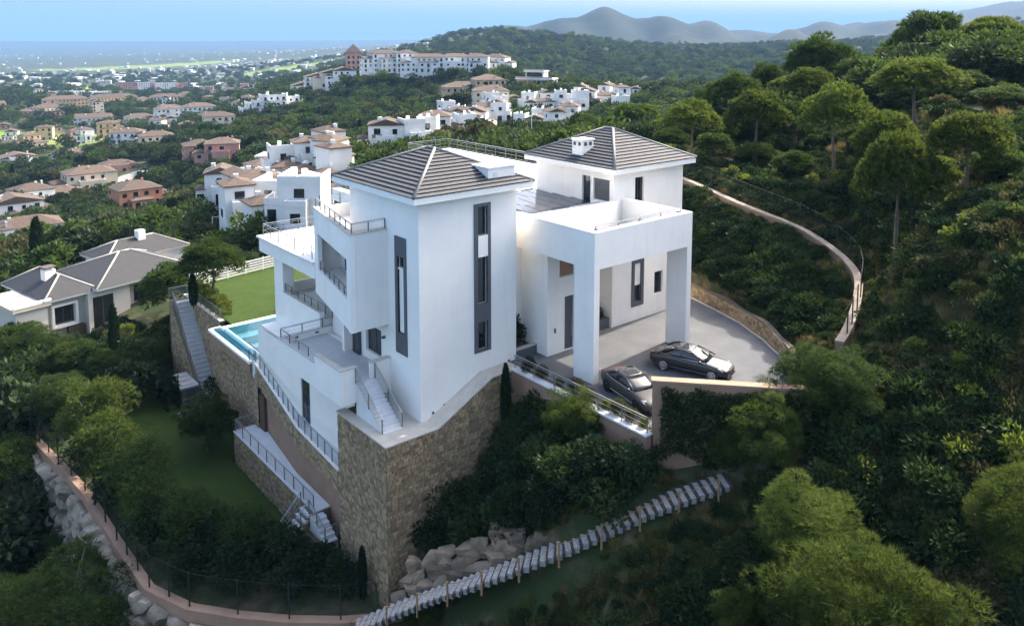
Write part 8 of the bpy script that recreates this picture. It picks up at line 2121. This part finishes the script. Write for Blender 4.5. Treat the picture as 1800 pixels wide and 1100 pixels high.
def round_lobes(rs, w, h, n, zc=0.5):
    out = []
    for k in range(n):
        d = unit(rs.normal(0, 1, (1, 3)))[0]
        q = rs.uniform(0.35, 0.86)
        s = rs.uniform(0.16, 0.28) * (1.0 if n < 30 else 0.62)
        out.append((d[0] * w * 0.5 * q, d[1] * w * 0.5 * q, h * zc + d[2] * h * 0.5 * q, w * s, w * s, h * s * 0.8))
    return out

def make_tree(kind, seed, w, h, trunk, nl, nt, size, k, leaf, width=0.16, spread=0.6, up=0.5, name='pine_tree', quad=False, shape='umbrella', lean=0.25, bark='bark', tr=0.17):
    """returns (trunk mesh, crown mesh); the crown spans w x h on top of a trunk of the given length"""
    rs = np.random.RandomState(seed)
    lobes = umbrella_lobes(rs, w, h, nl) if shape == 'umbrella' else (clump_lobes(rs, w, h, nl) if shape == 'clump' else round_lobes(rs, w, h, nl))
    p, n = on_lobes(lobes, nt, rs, up)
    v, per = blades(p, n, size, k, spread, width, rs, quad)
    v[:, 2] += trunk
    crown = mesh_from('crown', v, per, leaf)
    t = MB()
    bend = [(0, 0, -0.6)]
    x = y = 0.0
    m = 5
    for i in range(1, m + 1):
        x += rs.uniform(-lean, lean) * trunk / 10; y += rs.uniform(-lean, lean) * trunk / 10
        bend.append((x, y, (trunk + h * 0.35) * i / m))
    t.tube(bend, [tr * (1.25 - 0.85 * i / m) for i in range(m + 1)], 8)
    top = Vector(bend[-1])
    pick = rs.choice(len(lobes), min(len(lobes), 9), replace=False)
    for i in pick:
        q = Vector((lobes[i][0], lobes[i][1], lobes[i][2] + trunk - lobes[i][5] * 0.3))
        f = rs.uniform(0.55, 0.95)
        b0 = Vector(bend[3]).lerp(Vector(bend[5]), f)
        mid = b0.lerp(q, 0.5) + Vector((0, 0, -0.15 * h * rs.uniform(0, 1)))
        t.tube([b0, mid, q], [tr * 0.42, tr * 0.28, tr * 0.1], 5)
    me = bpy.data.meshes.new('trunk'); me.from_pydata(t.v, [], t.f); me.materials.append(M[bark]); me.update()
    me.polygons.foreach_set('use_smooth', [True] * len(me.polygons))
    return me, crown, trunk + h

PINES = [make_tree('u', 1, 7.0, 3.4, 4.2, 58, 5200, 0.30, 4, M['pine']),
         make_tree('u', 2, 6.4, 3.6, 3.6, 52, 5000, 0.30, 4, M['pine']),
         make_tree('u', 3, 7.4, 3.2, 4.8, 62, 5400, 0.30, 4, M['pine'])]
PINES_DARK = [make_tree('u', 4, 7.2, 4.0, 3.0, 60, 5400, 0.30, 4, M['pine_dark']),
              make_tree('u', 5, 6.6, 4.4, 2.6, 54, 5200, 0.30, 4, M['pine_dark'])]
PINES_FINE = [make_tree('r', 6, 5.6, 5.2, 1.3, 95, 15000, 0.23, 5, M['pine'], 0.06, 0.55, 0.6, shape='clump'),
              make_tree('r', 7, 6.2, 4.8, 1.0, 105, 16000, 0.23, 5, M['pine'], 0.06, 0.55, 0.6, shape='clump'),
              make_tree('r', 8, 5.4, 5.4, 1.6, 90, 15000, 0.23, 5, M['pine_dark'], 0.06, 0.55, 0.6, shape='clump')]
LOOSE = [make_tree('r', 9, 3.6, 4.2, 0.9, 26, 2300, 0.26, 3, M['pine_dark'], 0.12, 0.7, 0.4, shape='round', bark='twig', tr=0.09),
         make_tree('r', 10, 3.4, 3.8, 0.8, 22, 2000, 0.26, 3, M['pine'], 0.12, 0.7, 0.4, shape='round', bark='twig', tr=0.09)]
SHRUBS = [make_tree('s', 12, 2.6, 2.2, 0.15, 20, 1700, 0.24, 2, M['leaf'], 0.2, 0.6, 0.6, quad=True, shape='round', tr=0.05),
          make_tree('s', 13, 2.8, 2.3, 0.15, 22, 1800, 0.24, 2, M['leaf_dark'], 0.2, 0.6, 0.6, quad=True, shape='round', tr=0.05),
          make_tree('s', 14, 2.4, 2.5, 0.15, 20, 1700, 0.22, 2, M['leaf_dark'], 0.2, 0.6, 0.6, quad=True, shape='round', tr=0.05),
          make_tree('s', 15, 2.2, 1.7, 0.1, 18, 1300, 0.2, 2, M['leaf_olive'], 0.2, 0.6, 0.6, quad=True, shape='round', tr=0.05),
          make_tree('s', 16, 2.2, 2.0, 0.1, 18, 1300, 0.2, 2, M['leaf_lime'], 0.2, 0.6, 0.6, quad=True, shape='round', tr=0.05)]
MIDTREES = [make_tree('m', 21, 5.6, 4.2, 1.2, 20, 1000, 0.62, 2, M['far_leaf'], 0.3, 0.6, 0.6, quad=True, shape='round'),
            make_tree('m', 22, 5.0, 4.6, 1.4, 18, 900, 0.62, 2, M['pine_dark'], 0.3, 0.6, 0.6, quad=True, shape='round'),
            make_tree('m', 23, 6.4, 3.4, 2.6, 20, 1000, 0.62, 2, M['far_leaf'], 0.3, 0.6, 0.6, quad=True, shape='umbrella'),
            make_tree('m', 24, 4.6, 3.8, 0.8, 18, 850, 0.6, 2, M['leaf_olive'], 0.3, 0.6, 0.6, quad=True, shape='round')]
def cypress_mesh():
    rs = np.random.RandomState(31)
    n = 1500
    z = rs.uniform(0, 1, n); a = rs.uniform(0, 6.283, n)
    r = 0.55 * np.sin(np.pi * np.clip(z * 0.9 + 0.12, 0, 1)) ** 0.7 * rs.uniform(0.8, 1.05, n)
    p = np.stack([r * np.cos(a), r * np.sin(a), 0.2 + z * 6.0], 1)
    nn = unit(np.stack([np.cos(a), np.sin(a), np.full(n, 1.6)], 1))
    v, per = blades(p, nn, 0.34, 2, 0.25, 0.22, rs, True)
    me = mesh_from('crown', v, per, M['cypress'])
    t = MB().tube([(0, 0, -0.4), (0, 0, 4)], [0.1, 0.03], 6)
    tm = bpy.data.meshes.new('trunk'); tm.from_pydata(t.v, [], t.f); tm.materials.append(M['bark']); tm.update()
    return tm, me, 6.3
CYPRESS = cypress_mesh()

def plant(name, label, cat, proto, x, y, hgt, wid=1.0, rz=0.0, group=None, z=None, sink=0.0):
    """a tree or shrub of total height hgt (width factor wid) standing at x, y"""
    tm, cm, H = proto
    s = hgt / H
    o = thing(name, label, cat, (x, y, (ground(x, y) if z is None else z) - sink), rz, group)
    o.scale = (s * wid, s * wid, s)
    link(bpy.data.objects.new('trunk', tm), o)
    link(bpy.data.objects.new('crown', cm), o)
    return o

# ---- single plants, from the table: proto, x, y, height, width factor, base height or None, name, category, label
for i, (pr, x, y, h, wd_, z, nm, cat, lab) in enumerate(PLANTS):
    proto = eval(pr)
    plant(nm, lab, cat, proto, x, y, h, wd_, i * 1.7, None, z)

# ---- clipped hedges
def hedge(label, a, b, wdt, hgt, leaf, z, seed, cat='hedge', name='clipped_hedge'):
    rs = np.random.RandomState(seed)
    a = np.array(a); b = np.array(b)
    L_ = np.linalg.norm(b - a)
    n = int(L_ * (wdt + 2 * hgt) * 150)
    d = (b - a) / L_; s_ = np.array([d[1], -d[0]])
    t = rs.uniform(0, L_, n); q = rs.uniform(-1, 1, n); zz = rs.uniform(0, 1, n)
    face = rs.uniform(0, 1, n) < wdt / (wdt + 2 * hgt)
    wob = 1 + 0.14 * np.sin(t * 3.1 + seed) + 0.08 * np.sin(t * 7.7)
    off = np.where(face, q * wdt / 2, np.sign(q) * wdt / 2 * wob * rs.uniform(0.85, 1.05, n))
    zc = np.where(face, hgt * wob * rs.uniform(0.92, 1.05, n), zz * hgt * wob)
    p = np.stack([a[0] + d[0] * t + s_[0] * off, a[1] + d[1] * t + s_[1] * off, z + zc], 1)
    nn = np.where(face[:, None], np.array([0, 0, 1.0]), np.stack([s_[0] * np.sign(q), s_[1] * np.sign(q), np.full(n, 0.3)], 1))
    v, per = blades(p, nn, 0.17, 2, 0.6, 0.22, rs, True)
    c = np.array([(a[0] + b[0]) / 2, (a[1] + b[1]) / 2, z])
    o = link(bpy.data.objects.new(name, mesh_from('foliage', v - c, per, leaf)))
    o.location = c
    return tag(o, label, cat)
hedge('yellow green clipped hedge along the steel rail of the upper lawn', (25.3, 70.9), (25.2, 79.6), 0.9, 1.25, M['leaf_lime'], -4.3, 3)
hedge('dark tall clipped hedge beside the pump house in the lower garden', (20.6, 71.5), (20.9, 77.2), 1.0, 2.3, M['leaf_dark'], -12.0, 4)
hedge('dark trimmed hedge in front of the grey roofed neighbouring house', (11.5, 90.0), (22.5, 86.5), 1.6, 1.9, M['leaf_dark'], ground(17, 88.5), 5)

# greenery climbing over the brown screen wall
def climber():
    rs = np.random.RandomState(9)
    n = 9000
    s = rs.uniform(0.45, WLEN, n); z = rs.uniform(-1.9, 2.75, n)
    bulge = 0.25 + 0.18 * np.sin(s * 1.9 + 1) * np.cos(z * 1.7) + 0.12 * np.sin(s * 4.3 + z * 2.9)
    d = rs.uniform(0.0, 1, n) * bulge + 0.02
    keep = (z > -1.2 + 0.4 * np.sin(s * 1.3)) & (z < 2.6 + 0.1 * np.sin(s * 3))
    s, z, d = s[keep], z[keep], d[keep]
    p = np.stack([wa.x + wd.x * s + wn_.x * d, wa.y + wd.y * s + wn_.y * d, z], 1)
    nn = np.tile(np.array([[wn_.x, wn_.y, 0.5]]), (len(p), 1))
    v, per = blades(p, nn, 0.2, 2, 0.7, 0.2, rs, True)
    c = np.array([33.8, 24.0, -1.5])
    o = link(bpy.data.objects.new('climbing_plant', mesh_from('foliage', v - c, per, M['leaf'])))
    o.location = c
    tag(o, 'climbing greenery covering the front of the brown screen wall', 'climber')
climber()

# ---- ground scrub and far woods: one object each, plants too many to count
def scatter(name, label, cat, pts, scl, rot, idx, protos):
    coll = bpy.data.collections.new(name + '_kinds')
    for k, me in enumerate(protos):
        coll.objects.link(bpy.data.objects.new('%s_kind_%02d' % (name, k), me))
    me = bpy.data.meshes.new(name)
    me.vertices.add(len(pts)); me.vertices.foreach_set('co', np.asarray(pts, np.float32).ravel())
    for nm, ty, data in (('scl', 'FLOAT_VECTOR', scl), ('rot', 'FLOAT_VECTOR', rot), ('idx', 'INT', idx)):
        a = me.attributes.new(nm, ty, 'POINT')
        if ty == 'INT': a.data.foreach_set('value', np.asarray(data, np.int32))
        else: a.data.foreach_set('vector', np.asarray(data, np.float32).ravel())
    o = link(bpy.data.objects.new(name, me))
    tag(o, label, cat, kind='stuff')
    ng = bpy.data.node_groups.new(name + '_scatter', 'GeometryNodeTree')
    ng.interface.new_socket('Geometry', in_out='INPUT', socket_type='NodeSocketGeometry')
    ng.interface.new_socket('Geometry', in_out='OUTPUT', socket_type='NodeSocketGeometry')
    N, L = ng.nodes, ng.links
    gi, go = N.new('NodeGroupInput'), N.new('NodeGroupOutput')
    ip = N.new('GeometryNodeInstanceOnPoints')
    ci = N.new('GeometryNodeCollectionInfo')
    ci.inputs['Collection'].default_value = coll
    ci.inputs['Separate Children'].default_value = True
    ci.inputs['Reset Children'].default_value = True
    def attr(nm, ty):
        a = N.new('GeometryNodeInputNamedAttribute'); a.data_type = ty; a.inputs['Name'].default_value = nm
        return a.outputs['Attribute']
    e2r = N.new('FunctionNodeEulerToRotation')
    L.new(gi.outputs[0], ip.inputs['Points']); L.new(ci.outputs[0], ip.inputs['Instance'])
    ip.inputs['Pick Instance'].default_value = True
    L.new(attr('idx', 'INT'), ip.inputs['Instance Index'])
    L.new(attr('rot', 'FLOAT_VECTOR'), e2r.inputs['Euler']); L.new(e2r.outputs['Rotation'], ip.inputs['Rotation'])
    L.new(attr('scl', 'FLOAT_VECTOR'), ip.inputs['Scale'])
    L.new(ip.outputs['Instances'], go.inputs[0])
    md = o.modifiers.new('scatter', 'NODES'); md.node_group = ng
    return o

def tuft_mesh(seed, n, h, leaf, spread):
    rs = np.random.RandomState(seed)
    p = np.concatenate([rs.normal(0, 0.12, (n, 2)), np.zeros((n, 1))], 1)
    nn = np.tile(np.array([[0, 0, 1.0]]), (n, 1))
    v, per = blades(p, nn, h, 1, spread, 0.035, rs)
    return mesh_from('tuft', v, per, leaf)
def bush_mesh(seed, w, h, nl, nt, size, leaf):
    rs = np.random.RandomState(seed)
    lobes = round_lobes(rs, w, h, nl)
    p, n = on_lobes(lobes, nt, rs, 0.6)
    v, per = blades(p, n, size, 2, 0.6, 0.2, rs, True)
    return mesh_from('bush', v, per, leaf)
BUSHES = [bush_mesh(41, 1.5, 1.1, 12, 420, 0.2, M['leaf']), bush_mesh(42, 1.6, 1.2, 12, 420, 0.2, M['leaf_dark']), bush_mesh(43, 1.3, 0.9, 10, 380, 0.17, M['leaf_olive']),
          bush_mesh(44, 1.2, 0.9, 10, 380, 0.17, M['grass_blade']), tuft_mesh(45, 150, 0.8, M['dry'], 0.35), tuft_mesh(46, 160, 0.7, M['grass_blade'], 0.4), bush_mesh(47, 1.3, 1.2, 10, 380, 0.18, M['leaf_lime'])]
FAR_TREES = [bush_mesh(51, 5.5, 4.6, 14, 300, 0.75, M['far_leaf']), bush_mesh(52, 5.0, 5.0, 14, 300, 0.75, M['pine_dark']), bush_mesh(53, 6.0, 4.0, 14, 300, 0.75, M['far_leaf']), bush_mesh(54, 4.0, 3.2, 10, 220, 0.65, M['leaf_olive'])]

DRIVE_XY = np.array([[p[0], p[1]] for p in smooth_line([(a, b, 0) for a, b in DRIVE_EDGE], 8)])
STEP_XY = np.array([[p[0], p[1]] for p in STEPS])
WALL_XY = np.array([[p[0], p[1]] for p in smooth_line(UPPER_WALL, 6)])
def clear_of(x, y, pts, d):
    return np.min((x[:, None] - pts[None, :, 0]) ** 2 + (y[:, None] - pts[None, :, 1]) ** 2, axis=1) > d * d
def near_scrub():
    fwd = math.atan2(0.77153347, 0.63618873)
    n = 44000
    th = fwd + NR.uniform(-R(42), R(42), n)
    r = np.sqrt(NR.uniform(16 ** 2, 150 ** 2, n))
    # denser close to the camera, where single plants show
    r = np.where(NR.uniform(0, 1, n) < 0.65, 16 + (r - 16) * 0.5, r)
    x, y = r * np.cos(th), r * np.sin(th)
    ok = ~(in_poly(x, y, P_DRIVE) | in_poly(x, y, P_HOUSE) | in_poly(x, y, P_UPPER_LAWN) | in_poly(x, y, P_GARDEN) | in_poly(x, y, P_STONE_END))
    ok &= clear_of(x, y, STEP_XY, 1.15) & clear_of(x, y, WALL_XY, 0.95)
    for hx, hy, hr in KEEP_CLEAR:
        ok &= (x - hx) ** 2 + (y - hy) ** 2 > hr * hr
    ok &= clear_of(x, y, DRIVE_XY, 1.0)
    ok &= ~((y > 36.4) & (y < 38) & (x > 21.5) & (x < 32))
    s = (x - wa.x) * wd.x + (y - wa.y) * wd.y; dd = (x - wa.x) * wn_.x + (y - wa.y) * wn_.y
    ok &= ~((s > -0.6) & (s < WLEN + 0.5) & (dd > -1.0) & (dd < 0.6))
    bo = np.array(off_poly(BOUNDARY, 1.0)); ok &= clear_of(x, y, np.array([[p[0], p[1]] for p in smooth_line([(a, b, 0) for a, b in bo], 5)]), 1.6)
    bare = np.sin(x * 0.47 + 2.1 * np.sin(y * 0.31)) * np.cos(y * 0.39 + 1.1 * np.sin(x * 0.23))
    ok &= ~((bare > 0.45) & (x > 44) & (NR.uniform(0, 1, n) < 0.75))
    x, y = x[ok], y[ok]
    z = height(x, y)
    m = len(x)
    patch = np.sin(x * 0.21 + 1.3 * np.sin(y * 0.13)) * np.cos(y * 0.17 - 0.7)
    idx = np.zeros(m, int)
    u = NR.uniform(0, 1, m)
    dry_patch = (patch > 0.15) | in_poly(x, y, [(43, 21), (58, 25.5), (62, 31), (64, 40), (90, 40), (80, 8), (40, 6)])  # parts of the slope where more dry grass grows
    idx = np.where(dry_patch, np.select([u < .06, u < .18, u < .38, u < .52, u < .84, u < .98], [0, 1, 2, 3, 4, 5], 6), np.select([u < .22, u < .50, u < .68, u < .78, u < .90, u < .97], [0, 1, 2, 3, 5, 4], 6))
    s = NR.uniform(0.6, 1.5, m) * np.where(np.isin(idx, (4, 5)), 0.9, 1.0)
    bank = in_poly(x, y, [(31, 37.8), (31, 26), (25, 30), (22.5, 36), (24, 37.8)]) | in_poly(x, y, DRIVE_EDGE + [(44.4, 23.5), (51.4, 26.1), (57.6, 31.3), (58.6, 40.4), (60, 48)])
    idx = np.where(bank, np.where(u < 0.35, 0, np.where(u < 0.9, 1, 2)), idx)
    s = np.where(bank, s * 0.95, s)
    s = np.where(clear_of(x, y, WALL_XY, 3.0), s, s * 0.6)
    s = np.where(clear_of(x, y, STEP_XY, 4.2), s, s * 0.45)
    sc_ = np.stack([s * NR.uniform(.85, 1.2, m), s * NR.uniform(.85, 1.2, m), s * NR.uniform(.7, 1.25, m)], 1)
    rot = np.stack([NR.uniform(-.15, .15, m), NR.uniform(-.15, .15, m), NR.uniform(0, 6.28, m)], 1)
    scatter('hillside_scrub', 'low scrub, bushes and dry grass covering the steep hillside', 'scrub', np.stack([x, y, z - 0.05], 1), sc_, rot, idx, BUSHES)
near_scrub()
def rough_grass():
    fwd = math.atan2(0.77153347, 0.63618873)
    n = 30000
    th = fwd + NR.uniform(-R(40), R(40), n); r = np.sqrt(NR.uniform(18 ** 2, 75 ** 2, n))
    x, y = r * np.cos(th), r * np.sin(th)
    ok = ~(in_poly(x, y, P_DRIVE) | in_poly(x, y, P_HOUSE) | in_poly(x, y, P_UPPER_LAWN) | in_poly(x, y, P_GARDEN) | in_poly(x, y, P_STONE_END))
    ok &= clear_of(x, y, STEP_XY, 0.8) & clear_of(x, y, WALL_XY, 0.5) & clear_of(x, y, DRIVE_XY, 0.9)
    x, y = x[ok], y[ok]; m = len(x)
    s = NR.uniform(0.35, 0.85, m)
    rot = np.stack([NR.uniform(-.2, .2, m), NR.uniform(-.2, .2, m), NR.uniform(0, 6.28, m)], 1)
    scatter('rough_grass', 'tufts of rough grass between the bushes of the slope', 'grass', np.stack([x, y, height(x, y) - 0.03], 1), np.stack([s, s, s * NR.uniform(.6, 1.2, m)], 1), rot, NR.choice(2, m, p=[.3, .7]), [BUSHES[4], BUSHES[5]])
rough_grass()
def far_woods():
    fwd = math.atan2(0.77153347, 0.63618873)
    n = 40000
    th = fwd + NR.uniform(-R(38), R(38), n)
    r = np.exp(NR.uniform(math.log(105), math.log(2300), n))
    x, y = r * np.cos(th), r * np.sin(th)
    ang = (th - fwd)          # positive to the left
    right = ang < R(1)
    dens = np.where(right, 1.0, np.where(r < 420, 0.7, np.where(r < 1200, 0.8, 0.6)))
    dens = np.where((r < 135) & ~right, 0.25, dens)
    pat = 0.5 + 0.5 * np.sin(x * 0.031 + 1.7 * np.sin(y * 0.019)) * np.cos(y * 0.027)
    ok = NR.uniform(0, 1, n) < dens * np.where(right, 1, 0.45 + 0.8 * pat)
    for hx, hy, hr in KEEP_CLEAR:
        ok &= (x - hx) ** 2 + (y - hy) ** 2 > hr * hr
    for (cx, cy, rx, ry, an) in FAIRWAYS:
        c, s_ = math.cos(an), math.sin(an)
        e = (((x - cx) * c + (y - cy) * s_) / rx) ** 2 + ((-(x - cx) * s_ + (y - cy) * c) / ry) ** 2
        ok &= e > 1.0
    ok &= ~in_poly(x, y, P_UPPER_LAWN)
    for pts in ROADS:
        ok &= clear_of(x, y, np.array([[p[0], p[1]] for p in smooth_line([(a, b, 0) for a, b in pts], 8)]), 7)
    x, y, r = x[ok], y[ok], r[ok]
    m = len(x)
    z = height(x, y)
    s = NR.uniform(0.55, 1.25, m) * np.clip(0.75 + r / 900, 0.75, 1.9)
    idx = NR.choice(4, m, p=[.36, .3, .22, .12])
    sc_ = np.stack([s * NR.uniform(.85, 1.2, m), s * NR.uniform(.85, 1.2, m), s * NR.uniform(.75, 1.15, m)], 1)
    rot = np.stack([np.zeros(m), np.zeros(m), NR.uniform(0, 6.28, m)], 1)
    scatter('distant_woodland', 'dense distant woodland covering the valley and far hills', 'woodland', np.stack([x, y, z - 0.2], 1), sc_, rot, idx, FAR_TREES)
far_woods()
# ---- single trees standing among the valley houses
for i, (x, y, h, k) in enumerate(VALLEY_TREES):
    if k == 9:
        plant('cypress', 'dark cypress standing among the houses of the valley', 'tree', CYPRESS, x, y, h * 1.35, 1.0, i * 1.3, 'cypresses among the valley houses')
    else:
        plant('valley_tree', ['rounded dark tree among the houses of the valley', 'tall dark tree among the houses of the valley', 'flat topped tree among the houses of the valley', 'olive green tree among the houses of the valley'][k], 'tree', MIDTREES[k], x, y, h, 1.15, i * 1.3, ['rounded dark valley trees', 'tall dark valley trees', 'flat topped valley trees', 'olive green valley trees'][k])
# ------------------------------------------------------------------ hazy air
def build_haze():
    m = bpy.data.materials.new('hazy_air')
    m.use_nodes = True
    N, L = m.node_tree.nodes, m.node_tree.links
    N.remove(N['Principled BSDF'])
    pv = N.new('ShaderNodeVolumePrincipled')
    pv.inputs['Color'].default_value = (0.20, 0.37, 0.64, 1)
    pv.inputs['Density'].default_value = HAZE
    pv.inputs['Anisotropy'].default_value = 0.0
    L.new(pv.outputs['Volume'], N['Material Output'].inputs['Volume'])
    o = MB().box(-62000, 62000, -62000, 62000, SEA_Z - 40, 620).build('haze', m)
    o['kind'] = 'stuff'
    tag(o, 'pale blue haze lying over the valley and the sea', 'haze')
HAZE = 1.15e-4
build_haze()
